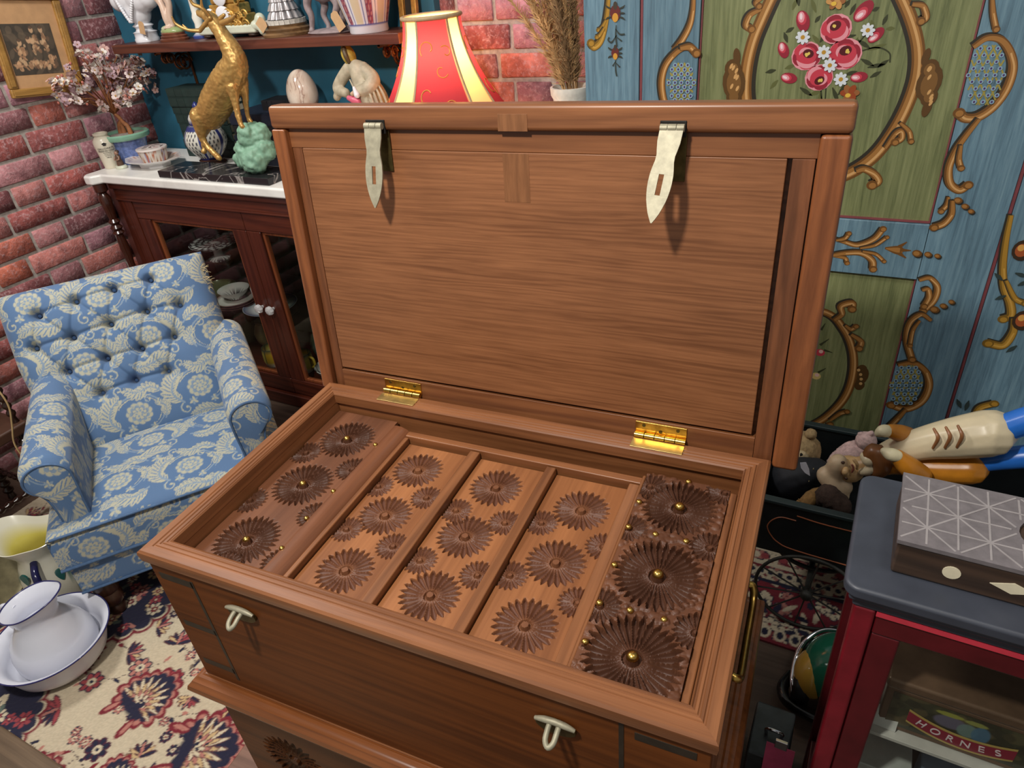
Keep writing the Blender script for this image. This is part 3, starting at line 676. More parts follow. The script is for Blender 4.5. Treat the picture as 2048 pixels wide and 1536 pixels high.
# ------------------------------------------------------------------ the glazed cabinet with a marble top
def Wm(root): return Matrix.Translation(-Vector(root.location))
def glass_mat(name, tint, refl=.25, dark=1.0):
    t = NT(name); tr = t.n.new('ShaderNodeBsdfTransparent'); tr.inputs[0].default_value = (*tint, 1); gl = t.n.new('ShaderNodeBsdfGlossy'); gl.inputs['Roughness'].default_value = .03
    lw = t.n.new('ShaderNodeLayerWeight'); lw.inputs[0].default_value = .5; pw = t.n.new('ShaderNodeMath'); pw.operation = 'POWER'; pw.inputs[1].default_value = 4.5; fr_ = t.n.new('ShaderNodeMath'); fr_.operation = 'MULTIPLY_ADD'; fr_.inputs[1].default_value = .75; fr_.inputs[2].default_value = .035
    t.link(lw.outputs['Facing'], pw.inputs[0]); t.link(pw.outputs[0], fr_.inputs[0]); mx = t.n.new('ShaderNodeMixShader')
    t.link(fr_.outputs[0], mx.inputs[0]); t.link(tr.outputs[0], mx.inputs[1]); t.link(gl.outputs[0], mx.inputs[2]); t.link(mx.outputs[0], t.n['Material Output'].inputs[0]); return t.m
PANE = glass_mat('window_glass', (.93, .95, .93)); SHELFGLASS = glass_mat('shelf_glass', (.72, .78, .62))
cab = thing('display_cabinet', 'dark mahogany glazed display cabinet with a white marble top', 'cabinet', (-.85, 1.52, 0)); cM = Wm(cab)
CX0, CX1, CF, CB = -1.865, .22, 1.325, 1.71
def cbox(name, mat, x0, x1, y0, y1, z0, z1, parent=cab, bevel=.003): return MB(cM).box(x0, x1, y0, y1, z0, z1).build(name, mat, parent, bevel=bevel)
marble = NT('white_marble'); _v = marble.coords(); _n = marble.noise(_v, 5, 6, .6, 1.5); marble.link(marble.ramp(_n, [(.2, srgb(216, 214, 208)), (.55, srgb(236, 234, 228))]), marble.b.inputs['Base Color']); marble.set(Roughness=.25)
MB(cM).prism([(CX0, CB), (CX0, 1.285), (-1.845, 1.262), (-1.805, 1.262), (-1.782, 1.296), (CX1, 1.296), (CX1, CB)], .962, 1.0).build('marble_top', marble.m, cab, bevel=.009, seg=3)
cbox('frieze', MAHOG, -1.78, CX1 - .01, CF, CB - .01, .885, .9615)
cbox('cornice_moulding', MAHOG, -1.785, CX1 - .008, CF - .012, CF - .0005, .935, .9615, bevel=.006)
cbox('bead', MAHOG, -1.78, CX1 - .01, CF - .005, CF - .0005, .886, .894)
cbox('corner_panel', MAHOG_Z, CX0 + .02, -1.782, CF + .02, CB - .01, .06, .9615)
cbox('stile', MAHOG_Z, -1.78, -1.695, CF, CF + .05, .062, .885)
cbox('side_panel', MAHOG_Z, -.425, CX1 - .01, CF, CB - .01, .062, .8845)
cbox('back_panel', plain('cabinet_lining', srgb(72, 74, 64), .8), -1.78, -.43, CB - .03, CB - .012, .062, .8845)
cbox('bottom_shelf', MAHOG, -1.78, -.43, CF + .055, CB - .035, .085, .10)
cbox('plinth', MAHOG, CX0 + .02, CX1 - .01, CF - .012, CB - .01, 0, .0615, bevel=.006)
for z in (.335, .60):
    cbox('glass_shelf', SHELFGLASS, -1.775, -.435, CF + .09, CB - .035, z, z + .008, bevel=.001)
def door(x0, x1, knob_x):
    w = .072
    d = cbox('door', MAHOG, x0, x1, CF + .004, CF + .035, .812, .884)                      # top rail carries the other parts
    cbox('door_rail', MAHOG, x0, x1, CF + .004, CF + .035, .066, .14, d)
    cbox('door_stile', MAHOG_Z, x0, x0 + w, CF + .004, CF + .035, .141, .811, d); cbox('door_stile', MAHOG_Z, x1 - w, x1, CF + .004, CF + .035, .141, .811, d)
    m = MB(cM); q = .012
    for a in ((x0 + w, x0 + w + q, .141, .811), (x1 - w - q, x1 - w, .141, .811), (x0 + w + q, x1 - w - q, .141, .153), (x0 + w + q, x1 - w - q, .799, .811)): m.box(a[0], a[1], CF + .012, CF + .03, a[2], a[3])
    m.build('glazing_bead', wood('bead_wood', srgb(104, 52, 30), srgb(150, 84, 48), 2), d, bevel=.002)
    cbox('glass_pane', PANE, x0 + w + .001, x1 - w - .001, CF + .019, CF + .022, .142, .81, d, 0)
    k = MB(cM @ Matrix.Translation((knob_x, CF + .004, .485)) @ Matrix.Rotation(PI / 2, 4, 'X')); k.lathe([(.006, 0), (.007, .008), (.012, .012), (.019, .02), (.0195, .027), (.015, .034), (.006, .037), (0, .037)], 8)
    tag(k.build('knob', KNOB, d), label='faceted clear glass knob')
kt = NT('crystal'); kt.set(Base_Color=(.95, .95, .95, 1), Roughness=.04, Transmission_Weight=.6, IOR=1.6); KNOB = kt.m
door(-1.693, -1.071, -1.105); door(-1.069, -.43, -1.045)
col_ = [(.022, 0), (.024, .03), (.016, .05), (.02, .08), (.016, .1), (.014, .18), (.02, .28), (.023, .36), (.016, .42), (.026, .435), (.016, .45), (.026, .465), (.015, .48), (.014, .55), (.021, .62), (.015, .68), (.025, .69), (.017, .70), (.025, .712), (.016, .725), (.024, .738), (.015, .75), (.022, .80), (.024, .84), (.015, .86), (.026, .87), (.026, .898)]
MB(cM).lathe([(r, z) for r, z in col_], 20, (-1.808, 1.294, .063)).build('turned_column', wood('column_wood', srgb(36, 16, 10), srgb(70, 34, 22), 2, 1, rough=.2, coat=.5), cab, smooth=40)
# ------------------------------------------------------------------ the painted wardrobe
def streak(name, c0, c1, c2):
    t = NT(name); v = t.coords((1, 1, .05)); n = t.noise(v, 90, 5, .7, .4); n2 = t.noise(t.coords((1, 1, .25)), 7, 3)
    c = t.ramp(n, [(.25, c0), (.5, c1), (.75, c2)]); c = t.mix(.55, c, t.ramp(n2, [(.3, (.62, .64, .62)), (.65, (1.08, 1.08, 1.05))]), 'MULTIPLY')
    t.link(c, t.b.inputs['Base Color']); t.set(Roughness=.45); t.bump(n, .15, .001); return t.m
WBLUE = streak('wardrobe_blue', srgb(72, 96, 112), srgb(104, 136, 154), srgb(130, 160, 174))
WGREEN = streak('wardrobe_green', srgb(84, 92, 58), srgb(124, 130, 88), srgb(148, 152, 108))
WRED = plain('wardrobe_red_line', srgb(128, 66, 70), .5)
WY = 1.50
wd = thing('painted_wardrobe', 'blue painted wardrobe with green panels, gold scrolls and a rose bouquet', 'wardrobe', (.95, 1.72, 0)); wM = Wm(wd)
def wbox(name, mat, x0, x1, y0, y1, z0, z1, parent=wd, bevel=.002): return MB(wM).box(x0, x1, y0, y1, z0, z1).build(name, mat, parent, bevel=bevel)
WT = 1.95
wbox('carcass', WBLUE, .275, 1.66, WY + .045, 2.02, .06, WT)
wbox('stile', WBLUE, .27, .426, WY, WY + .044, .07, WT); wbox('stile', WBLUE, 1.352, 1.665, WY, WY + .044, .07, WT)
wbox('plinth', WBLUE, .265, 1.67, WY - .01, WY + .044, 0, .068); wbox('cornice', WBLUE, .25, 1.68, WY - .02, 2.03, WT + .001, WT + .07)
wbox('edge_line', WRED, .4265, .4345, WY + .003, WY + .04, .07, WT); wbox('edge_line', WRED, 1.3435, 1.3515, WY + .003, WY + .04, .07, WT)
dr = wbox('door', WBLUE, .435, .583, WY, WY + .035, .072, WT)
wbox('door_stile', WBLUE, 1.19, 1.343, WY, WY + .035, .072, WT, dr)
wbox('door_rail', WBLUE, .584, 1.189, WY, WY + .035, .812, .962, dr); wbox('door_rail', WBLUE, .584, 1.189, WY, WY + .035, .072, .22, dr); wbox('door_rail', WBLUE, .584, 1.189, WY, WY + .035, 1.82, WT, dr)
wbox('door_panel', WGREEN, .580, 1.193, WY + .012, WY + .03, .958, 1.825, dr); wbox('door_panel', WGREEN, .580, 1.193, WY + .012, WY + .03, .216, .816, dr)
for a in ((.5845, .588, .964, 1.819), (1.185, 1.1885, .964, 1.819), (.588, 1.185, .9635, .968), (.5845, .588, .222, .8105), (1.185, 1.1885, .222, .8105)):
    wbox('panel_line', WRED, a[0], a[1], WY + .006, WY + .0125, a[2], a[3], dr, 0)
PAINT = vcol('oil_paint', .4)
GD, GM, GH, GK = srgb(112, 74, 34), srgb(160, 112, 58), srgb(206, 160, 104), srgb(50, 46, 38)
class Paint:
    """brush strokes lying on the wardrobe face (x, z), each layer a hair in front of the last"""
    def __init__(s, y, lift=0.0): s.m = MB(wM); s.y = y; s.k = 0; s.lift = lift
    def P(s, p): q = at_y(p[0], p[1], s.y); return q
    def ribbon(s, px, w, col, n=7):
        s.k += 1; y = s.y - .0003 - s.lift - .00005 * s.k
        L = len(px); W = w if hasattr(w, '__len__') else [w] * L
        pts = spline([(*p, W[i]) for i, p in enumerate(px)], n); vs = []; fs = []
        Q = [s.P(p) for p in pts]
        for i, q in enumerate(Q):
            a = Q[max(0, i - 1)]; b = Q[min(len(Q) - 1, i + 1)]; d = b - a; L_ = math.hypot(d.x, d.z) or 1; nx, nz = -d.z / L_, d.x / L_
            r = max(.2, pts[i][2]) * ppm(q) / 2; vs += [(q.x + nx * r, y, q.z + nz * r), (q.x - nx * r, y, q.z - nz * r)]
        fs = [(2 * i, 2 * i + 1, 2 * i + 3, 2 * i + 2) for i in range(len(Q) - 1)]; s.m.color(col).add(vs, fs); return s
    def blob(s, c, rx, ry, ang, col, n=14):
        s.k += 1; y = s.y - .0003 - s.lift - .00005 * s.k; q = s.P(c); e = ppm(q); ca_, sa_ = math.cos(ang), math.sin(ang); vs = []
        for i in range(n):
            t = 2 * PI * i / n; a, b = rx * math.cos(t) * e, ry * math.sin(t) * e; vs.append((q.x + a * ca_ - b * sa_, y, q.z - (a * sa_ + b * ca_)))
        s.m.color(col).add(vs, [tuple(range(n))]); return s
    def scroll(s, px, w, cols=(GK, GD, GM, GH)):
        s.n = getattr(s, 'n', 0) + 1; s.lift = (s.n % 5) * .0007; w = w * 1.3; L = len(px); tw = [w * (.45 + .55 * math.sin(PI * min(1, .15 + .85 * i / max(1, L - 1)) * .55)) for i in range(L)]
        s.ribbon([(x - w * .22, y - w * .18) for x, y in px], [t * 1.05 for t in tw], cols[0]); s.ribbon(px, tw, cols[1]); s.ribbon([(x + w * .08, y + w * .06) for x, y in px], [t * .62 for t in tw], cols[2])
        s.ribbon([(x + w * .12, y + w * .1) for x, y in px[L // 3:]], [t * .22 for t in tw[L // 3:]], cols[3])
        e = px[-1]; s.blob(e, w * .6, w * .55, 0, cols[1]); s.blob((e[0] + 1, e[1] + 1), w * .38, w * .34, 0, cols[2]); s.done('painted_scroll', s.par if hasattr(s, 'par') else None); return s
    def done(s, name='painted_scroll', parent=None):
        o = s.m.build(name, PAINT, parent or dr, fixn=False) if s.m.v else None
        s.m = MB(wM); s.k = 0; return o
DG, LG = srgb(58, 62, 40), srgb(96, 100, 58)
UP = WY + .012
# oval surround of the upper panel
ov = [(1555, -30), (1525, 35), (1505, 85), (1493, 140), (1491, 195), (1503, 250), (1530, 295), (1572, 335), (1622, 356), (1672, 356), (1715, 338), (1755, 306), (1790, 258), (1817, 205), (1834, 150), (1836, 95), (1822, 38), (1795, -25)]
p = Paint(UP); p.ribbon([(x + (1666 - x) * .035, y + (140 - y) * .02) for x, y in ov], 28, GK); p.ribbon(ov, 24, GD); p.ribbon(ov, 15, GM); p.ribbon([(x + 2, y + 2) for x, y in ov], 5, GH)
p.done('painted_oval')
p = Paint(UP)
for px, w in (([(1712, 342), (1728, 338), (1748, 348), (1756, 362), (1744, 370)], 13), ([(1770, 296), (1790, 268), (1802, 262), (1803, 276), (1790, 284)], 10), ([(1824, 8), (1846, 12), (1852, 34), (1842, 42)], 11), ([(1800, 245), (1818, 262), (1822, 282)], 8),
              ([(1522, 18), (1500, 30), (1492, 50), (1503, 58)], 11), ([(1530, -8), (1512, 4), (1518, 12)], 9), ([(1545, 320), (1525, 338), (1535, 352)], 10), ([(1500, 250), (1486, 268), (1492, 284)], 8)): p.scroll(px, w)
for cx, sg in ((1858, 1), (1468, -1)):
    for dx, dy, a, b in ((0, 0, 22, 34), (2 * sg, -28, 16, 18), (0, 28, 15, 18), (-6 * sg, -52, 7, 16), (-4 * sg, 50, 8, 18)): p.blob((cx + dx, 165 + dy), a, b, .15 * sg, srgb(92, 64, 32))
    for dx, dy, a, b in ((0, 2, 14, 24), (1 * sg, -26, 10, 12), (0, 28, 9, 11)): p.blob((cx + dx, 165 + dy), a, b, .1 * sg, srgb(124, 88, 46))
    for k in range(7): p.blob((cx + random.uniform(-8, 8), 165 + random.uniform(-40, 42)), 2.6, 5.5, .4, srgb(206, 160, 102))
    p.done('painted_cartouche')
# bouquet
p = Paint(UP)
for x, y, a, L in ((1585, 20, -1.2, 26), (1598, 12, -1.7, 22), (1632, 25, -1.9, 30), (1588, 55, 2.6, 20), (1630, 45, -.9, 18), (1575, 85, -1.9, 22), (1552, 140, 2.9, 22), (1556, 160, 2.3, 24), (1590, 130, 2.8, 22), (1612, 140, .3, 24), (1700, 30, -1.1, 26), (1745, 22, -.5, 16), (1742, 40, 1.3, 18), (1765, 50, -1.1, 24), (1772, 58, -.1, 18), (1712, 70, 2.9, 34), (1716, 80, .6, 30), (1735, 100, -.3, 40), (1722, 118, .5, 30), (1735, 135, -.2, 36), (1740, 155, -.5, 26), (1755, 135, -.6, 28), (1600, 175, .6, 30), (1618, 190, -.3, 26), (1640, 185, 1.6, 30), (1665, 175, 1.2, 34), (1676, 190, -.9, 30), (1690, 150, -.3, 26), (1625, 70, .9, 26), (1640, 85, -1.0, 24), (1655, 85, .2, 20), (1708, 95, -1.2, 22), (1640, 130, 1.4, 26), (1600, 90, .6, 20), (1660, 20, -1.2, 22), (1690, 15, -1.0, 20)):
    q = (x + math.cos(a) * L / 2, y + math.sin(a) * L / 2); p.ribbon([(x, y), q, (x + math.cos(a) * L, y + math.sin(a) * L)], [2, 8, 1], DG if random.random() < .7 else LG, 4); p.done('painted_leaf')
for st in ([(1700, 110), (1750, 95), (1778, 105), (1780, 125)], [(1642, 180), (1644, 205)], [(1652, 175), (1650, 205)], [(1735, 65), (1718, 85)]): p.ribbon(st, 2.8, DG); p.done('painted_stem')
R1, R2, R3, R4 = srgb(148, 40, 56), srgb(196, 62, 78), srgb(226, 150, 160), srgb(84, 24, 30)
p = Paint(UP, .0008)
for cx, cy, r, a0 in ((1672, 58, 30, -.5), (1613, 112, 29, .3), (1690, 108, 32, -.2), (1638, 155, 27, 2.6)):
    p.blob((cx, cy), r * .98, r * .92, 0, R3)
    for k in range(5): a = a0 + 2 * PI * k / 5; p.blob((cx + math.cos(a) * r * .6, cy + math.sin(a) * r * .55), r * .48, r * .36, a + PI / 2, R2 if k % 2 else R1)
    p.blob((cx, cy), r * .66, r * .6, 0, R2)
    p.ribbon([(cx + math.cos(a0 + t) * r * .75, cy + math.sin(a0 + t) * r * .7) for t in np.linspace(.2, 2.4, 6)], [1, 6, 8, 8, 6, 1], R3); p.ribbon([(cx + math.cos(a0 + t) * r * .5, cy + math.sin(a0 + t) * r * .46) for t in np.linspace(3.0, 5.6, 6)], [1, 5, 7, 7, 5, 1], R3)
    ex, ey = cx + math.cos(a0 - 1.2) * r * .22, cy + math.sin(a0 - 1.2) * r * .22; p.blob((ex, ey), r * .36, r * .28, a0, R4)
    for k in range(4): p.blob((ex + random.uniform(-.18, .18) * r, ey + random.uniform(-.14, .14) * r), 2.4, 2.8, 0, srgb(222, 194, 96))
    p.done('painted_rose')
p.lift = .0012
for cx, cy, L, a in ((1606, 42, 20, 1.2), (1727, 22, 22, -.9), (1752, 70, 17, -.8), (1567, 100, 16, 1.1), (1578, 156, 16, .2), (1718, 154, 16, -.1)):
    p.blob((cx, cy), L, L * .62, a, R1); p.blob((cx - math.cos(a) * L * .3, cy - math.sin(a) * L * .3), L * .62, L * .42, a, R2); p.blob((cx - math.cos(a) * L * .42, cy - math.sin(a) * L * .42), L * .5, L * .3, a + .2, R3); p.blob((cx - math.cos(a) * L * .5, cy - math.sin(a) * L * .5), L * .3, L * .14, a + .2, srgb(240, 214, 218)); p.done('painted_bud')
p.lift = .004
for cx, cy in ((1606, 74), (1736, 60), (1648, 104), (1660, 130), (1682, 158)):
    for k in range(8): a = 2 * PI * k / 8; p.blob((cx + math.cos(a) * 8.5, cy + math.sin(a) * 8.5), 6, 3.6, a, srgb(214, 220, 226), 8)
    p.blob((cx, cy), 4.2, 4.2, 0, srgb(184, 140, 52), 8); p.done('painted_daisy')
for cx, cy in ((1672, 2), (1700, 185)):
    for k in range(6): a = 2 * PI * k / 6; p.blob((cx + math.cos(a) * 10, cy + math.sin(a) * 8), 9, 6, a, (srgb(196, 146, 84) if cy < 50 else srgb(150, 70, 36)) if k % 2 else srgb(150, 96, 54))
    p.blob((cx - 4, cy + 5), 5, 4, 0, srgb(222, 182, 70)); p.done('painted_rose')
# scrolls and lattice on the blue boards
def lattice(cx, cy, rx, ry, tilt=0.0, cold=srgb(74, 52, 104), y=WY):
    p = Paint(y)
    for k in range(-4, 5):
        for sg in (-1, 1):
            pts = []
            for t in np.linspace(-1, 1, 15):
                x, yy = t * ry * .9 * sg * .55 + k * rx * .42, t * ry
                if (x / rx) ** 2 + (yy / ry) ** 2 < .92: pts.append((cx + x - yy * tilt, cy + yy))
            if len(pts) > 2: p.ribbon(pts, 3.0, srgb(160, 146, 70), 1)
    for i in range(-5, 6):
        for j in range(-3, 4):
            x, yy = j * rx * .42 + (rx * .21 if i % 2 else 0), i * ry * .19
            if (x / rx) ** 2 + (yy / ry) ** 2 < .8: p.blob((cx + x - yy * tilt, cy + yy), 4.4, 4.4, 0, srgb(136, 166, 184), 8); p.blob((cx + x - yy * tilt, cy + yy), 2, 2.4, 0, cold, 7)
    tag(p.done('painted_lattice'), kind='stuff')
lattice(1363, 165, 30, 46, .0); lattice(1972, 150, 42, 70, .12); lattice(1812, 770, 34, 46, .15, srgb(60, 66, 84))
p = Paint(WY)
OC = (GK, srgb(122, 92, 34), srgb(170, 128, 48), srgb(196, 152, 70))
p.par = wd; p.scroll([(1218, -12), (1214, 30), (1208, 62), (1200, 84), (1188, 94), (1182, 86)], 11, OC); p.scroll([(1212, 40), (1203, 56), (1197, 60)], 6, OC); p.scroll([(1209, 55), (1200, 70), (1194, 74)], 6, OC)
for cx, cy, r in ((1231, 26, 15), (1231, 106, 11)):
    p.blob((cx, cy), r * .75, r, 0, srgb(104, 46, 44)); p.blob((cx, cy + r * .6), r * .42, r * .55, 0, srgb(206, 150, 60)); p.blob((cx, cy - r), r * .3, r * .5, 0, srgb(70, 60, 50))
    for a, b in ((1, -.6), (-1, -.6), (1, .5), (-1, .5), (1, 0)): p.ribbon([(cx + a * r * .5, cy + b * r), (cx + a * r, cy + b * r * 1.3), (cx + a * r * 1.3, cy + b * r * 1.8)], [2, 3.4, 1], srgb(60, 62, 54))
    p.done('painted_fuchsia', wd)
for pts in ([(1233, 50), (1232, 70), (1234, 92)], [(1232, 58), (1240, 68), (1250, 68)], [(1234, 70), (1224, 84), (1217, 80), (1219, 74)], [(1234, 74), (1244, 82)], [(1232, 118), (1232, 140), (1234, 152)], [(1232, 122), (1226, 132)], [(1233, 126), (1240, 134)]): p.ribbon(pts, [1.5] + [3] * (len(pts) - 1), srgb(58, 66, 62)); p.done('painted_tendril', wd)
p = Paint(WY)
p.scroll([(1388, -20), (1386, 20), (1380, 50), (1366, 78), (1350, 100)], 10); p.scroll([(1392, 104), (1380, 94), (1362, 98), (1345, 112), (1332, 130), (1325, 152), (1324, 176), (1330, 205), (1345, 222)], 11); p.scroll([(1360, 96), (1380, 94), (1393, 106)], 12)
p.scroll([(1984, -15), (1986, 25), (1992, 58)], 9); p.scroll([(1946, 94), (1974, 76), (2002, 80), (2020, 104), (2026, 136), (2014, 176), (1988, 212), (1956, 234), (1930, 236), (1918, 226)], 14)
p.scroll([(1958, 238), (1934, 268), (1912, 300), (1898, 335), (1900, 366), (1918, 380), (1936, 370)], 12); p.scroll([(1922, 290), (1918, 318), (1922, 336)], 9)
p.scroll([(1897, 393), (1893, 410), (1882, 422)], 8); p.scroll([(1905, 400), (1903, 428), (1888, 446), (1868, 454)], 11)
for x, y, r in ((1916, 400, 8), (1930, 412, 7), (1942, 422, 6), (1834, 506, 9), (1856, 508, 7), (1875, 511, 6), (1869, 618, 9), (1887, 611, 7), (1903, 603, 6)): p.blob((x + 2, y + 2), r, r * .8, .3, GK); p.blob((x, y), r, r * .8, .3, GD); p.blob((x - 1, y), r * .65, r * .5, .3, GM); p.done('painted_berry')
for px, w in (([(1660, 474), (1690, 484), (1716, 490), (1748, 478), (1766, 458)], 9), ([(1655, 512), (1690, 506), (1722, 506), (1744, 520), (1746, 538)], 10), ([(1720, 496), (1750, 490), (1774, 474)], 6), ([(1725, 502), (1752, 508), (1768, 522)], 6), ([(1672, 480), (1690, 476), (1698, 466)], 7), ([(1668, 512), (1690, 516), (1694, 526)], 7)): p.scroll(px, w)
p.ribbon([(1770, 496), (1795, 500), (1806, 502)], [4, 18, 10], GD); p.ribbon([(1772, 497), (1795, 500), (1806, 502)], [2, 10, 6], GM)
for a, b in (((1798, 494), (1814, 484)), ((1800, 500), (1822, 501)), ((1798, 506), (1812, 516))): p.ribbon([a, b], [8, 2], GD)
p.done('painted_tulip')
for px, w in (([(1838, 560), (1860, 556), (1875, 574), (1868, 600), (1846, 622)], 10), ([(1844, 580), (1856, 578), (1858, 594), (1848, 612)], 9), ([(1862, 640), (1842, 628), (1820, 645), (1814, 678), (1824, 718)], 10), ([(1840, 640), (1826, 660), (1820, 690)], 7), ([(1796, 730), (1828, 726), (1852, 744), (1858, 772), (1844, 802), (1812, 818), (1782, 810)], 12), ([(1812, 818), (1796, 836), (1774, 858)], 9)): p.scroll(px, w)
p.done()
p = Paint(WY); p.par = wd
for px, w in (([(2022, 430), (2012, 480), (2006, 535), (2009, 576), (2020, 604), (2022, 630), (2006, 638)], 12), ([(2028, 636), (2026, 664), (2006, 690), (1976, 686)], 13), ([(2012, 560), (2030, 596), (2050, 606)], 9), ([(1946, 842), (1958, 816), (1988, 806)], 11)): p.scroll(px, w, OC)
for cx, cy in ((2045, 500), (2046, 640), (1936, 850)): p.blob((cx, cy), 18, 22, 0, srgb(60, 44, 30)); p.blob((cx - 2, cy), 11, 14, 0, srgb(164, 84, 44)); p.blob((cx - 3, cy - 5), 6, 7, 0, srgb(216, 162, 84)); p.done('painted_flower', wd)
for x, y, a, L in ((2005, 560, -2.4, 22), (2012, 590, 2.8, 24), (2030, 545, .3, 26), (2035, 570, -.4, 24), (2034, 690, 2.6, 26), (1930, 820, -1.2, 22), (1922, 815, -2, 20)): p.ribbon([(x, y), (x + math.cos(a) * L / 2, y + math.sin(a) * L / 2), (x + math.cos(a) * L, y + math.sin(a) * L)], [2, 8, 1], srgb(52, 64, 62), 3); p.done('painted_leaf', wd)
# lower panel oval
p = Paint(UP); c0 = [(1616, 856), (1656, 832), (1690, 795), (1706, 750), (1706, 702), (1688, 658), (1652, 625)]
c1 = c0 + [(2 * 1600 - x + 12, y - 14) for x, y in reversed(c0)]
p.ribbon([(x - 5, y) for x, y in c1], 16, GK); p.ribbon(c1, 15, GD); p.ribbon(c1, 9, GM); p.ribbon([(x + 2, y) for x, y in c1], 3, GH); p.done('painted_oval')
for px, w in (([(1668, 640), (1684, 628), (1682, 612), (1704, 606), (1704, 618)], 11), ([(1690, 650), (1702, 658), (1712, 652)], 8), ([(1702, 668), (1722, 682), (1718, 696)], 10), ([(1660, 840), (1680, 826), (1694, 822)], 8), ([(1640, 850), (1655, 866), (1660, 848)], 9)): p.scroll(px, w)
for dx, dy, a, b in ((0, 0, 13, 22), (2, -14, 9, 10), (-3, 18, 9, 12)): p.blob((1722 + dx, 752 + dy), a, b, .15, srgb(84, 60, 30))
for k in range(4): p.blob((1720 + random.uniform(-3, 3), 740 + 9 * k), 3, 3.4, 0, srgb(200, 160, 104))
p.done('painted_cartouche')
p = Paint(UP)
for x, y, a, L in ((1640, 690, -.6, 22), (1648, 700, .3, 18), (1636, 745, -.5, 18), (1642, 660, -1, 16), (1600, 690, 2, 24), (1610, 740, 1.2, 24)): p.ribbon([(x, y), (x + math.cos(a) * L, y + math.sin(a) * L)], [5, 1], DG, 3); p.done('painted_leaf')
for x, y, c in ((1640, 705, R2), (1632, 752, srgb(216, 190, 120)), (1600, 715, R1), (1585, 740, R2)): p.blob((x, y), 9, 8, 0, c); p.blob((x + 2, y - 2), 4, 4, 0, srgb(230, 190, 180)); p.done('painted_rose')
# ------------------------------------------------------------------ small things: shared helpers
def tracer(root, y):
    """points given by sight line on the upright plane at depth y, in the frame of the thing's root"""
    o = Vector(root.location)
    return lambda u, v, dy=0.0: at_y(u, v, y + dy) - o
def limb(m, Q, pts, n=10, k=5):
    """pts (u, v, radius px, dy); smooth tapering limb"""
    P = spline([(*Q(p[0], p[1], p[3] if len(p) > 3 else 0), p[2]) for p in pts], k)
    c = Q(pts[0][0], pts[0][1]); e = LIMB_E[0]
    m.tube([p[:3] for p in P], [max(.0006, p[3] * e) for p in P], n); m.ell(P[0][:3], max(.0006, P[0][3] * e), 8, 6); m.ell(P[-1][:3], max(.0006, P[-1][3] * e), 8, 6); return m
LIMB_E = [.0018]
def root_at(name, label, cat, P, group=None): return thing(name, label, cat, tuple(P), 0, group)
PORC = plain('white_porcelain', srgb(226, 226, 230), .2, 0, .04, 10); TAGM = plain('paper_tag', srgb(196, 158, 116), .8, 0, .08, 40)
GILT = plain('gilt', srgb(196, 154, 80), .36, .6, .3, 60, .3); GOLDP = plain('gold_paint', srgb(186, 146, 84), .40, .5, .22, 30, .2)
VC = vcol('glazed', .22, coat=.2); VCM = vcol('matt_painted', .6)
def tagcard(parent, P, w=.03, h=.045, ry=.2):
    m = MB(Matrix.Translation(P) @ Matrix.Rotation(ry, 4, 'Y')); m.prism([(-w / 2, 0), (w / 2, 0), (w / 2, h * .85), (w / 4, h), (-w / 4, h), (-w / 2, h * .85)], 0, .0008)
    m.v = [tuple(Matrix.Translation(P) @ Matrix.Rotation(ry, 4, 'Y') @ Vector((x, z, y))) for x, y, z in [(Matrix.Translation(P) @ Matrix.Rotation(ry, 4, 'Y')).inverted() @ Vector(v) for v in m.v]]
    return m.build('price_tag', TAGM, parent)
# ------------------------------------------------------------------ wall shelf
sh = root_at('wall_shelf', 'dark wooden wall shelf crowded with ornaments above the cabinet', 'shelf', (-1.05, 1.72, 1.33)); sM = Wm(sh)
SHW = wood('shelf_wood', srgb(62, 30, 24), srgb(112, 62, 46), 0, 1, rough=.4)
MB(sM).box(-1.76, -.368, 1.535, 1.7185, 1.412, 1.444).build('board', SHW, sh, bevel=.003)
COPPER = plain('copper_iron', srgb(120, 74, 44), .35, .8, .3, 40)
for bx in (-.47, -1.55):
    m = MB(sM)
    m.tube([(bx, 1.715, 1.20), (bx, 1.715, 1.405), (bx, 1.56, 1.405)], .006, 8)
    for cy, cz, R in ((1.665, 1.36, .034), (1.60, 1.382, .02)):
        m.tube([(bx, cy + R * (1 - t * .7) * math.cos(t * 11), cz + R * (1 - t * .7) * math.sin(t * 11)) for t in np.linspace(0, 1, 40)], .005, 6)
        m.tube([(bx + .03, cy + R * (1 - t * .7) * math.cos(t * 11), cz + R * (1 - t * .7) * math.sin(t * 11)) for t in np.linspace(0, 1, 40)], .004, 6)
    m.box(bx, bx + .03, cy - .002, cy + .002, cz - .002, cz + .002); m.box(bx, bx + .03, 1.663, 1.667, 1.355, 1.359); m.box(bx - .004, bx + .034, 1.56, 1.71, 1.404, 1.4118)
    m.build('scroll_bracket', COPPER, sh, smooth=60)
SZ = 1.4445
# bust
b = root_at('porcelain_bust', 'white porcelain bust with lace collar at the left end of the shelf', 'bust', (-1.655, 1.63, SZ)); 
m = MB(); m.lathe([(.046, 0), (.047, .010), (.043, .016), (.043, .030), (.046, .034), (.033, .039), (.030, .046), (.034, .052), (.04, .056), (.036, .060), (.03, .064)], 28); m.build('pedestal', PORC, b, smooth=40)
m = MB(); m.ell((0, 0, .112), (.052, .045, .06)); m.ell((-.03, 0, .15), (.07, .05, .055)); m.ell((.03, 0, .15), (.07, .05, .055)); m.ell((-.082, 0, .145), (.045, .04, .04)); m.ell((.08, 0, .15), (.04, .04, .04))
m.tube([(0, 0, .17), (0, 0, .22), (0, -.01, .26)], [.04, .032, .03], 14); m.ell((0, -.012, .31), (.048, .055, .062)); m.tube([(0, -.06, .30), (0, -.075, .29)], [.012, .008], 8); m.ell((0, .02, .33), (.056, .058, .055))
m.build('torso', PORC, b, remesh=.005)
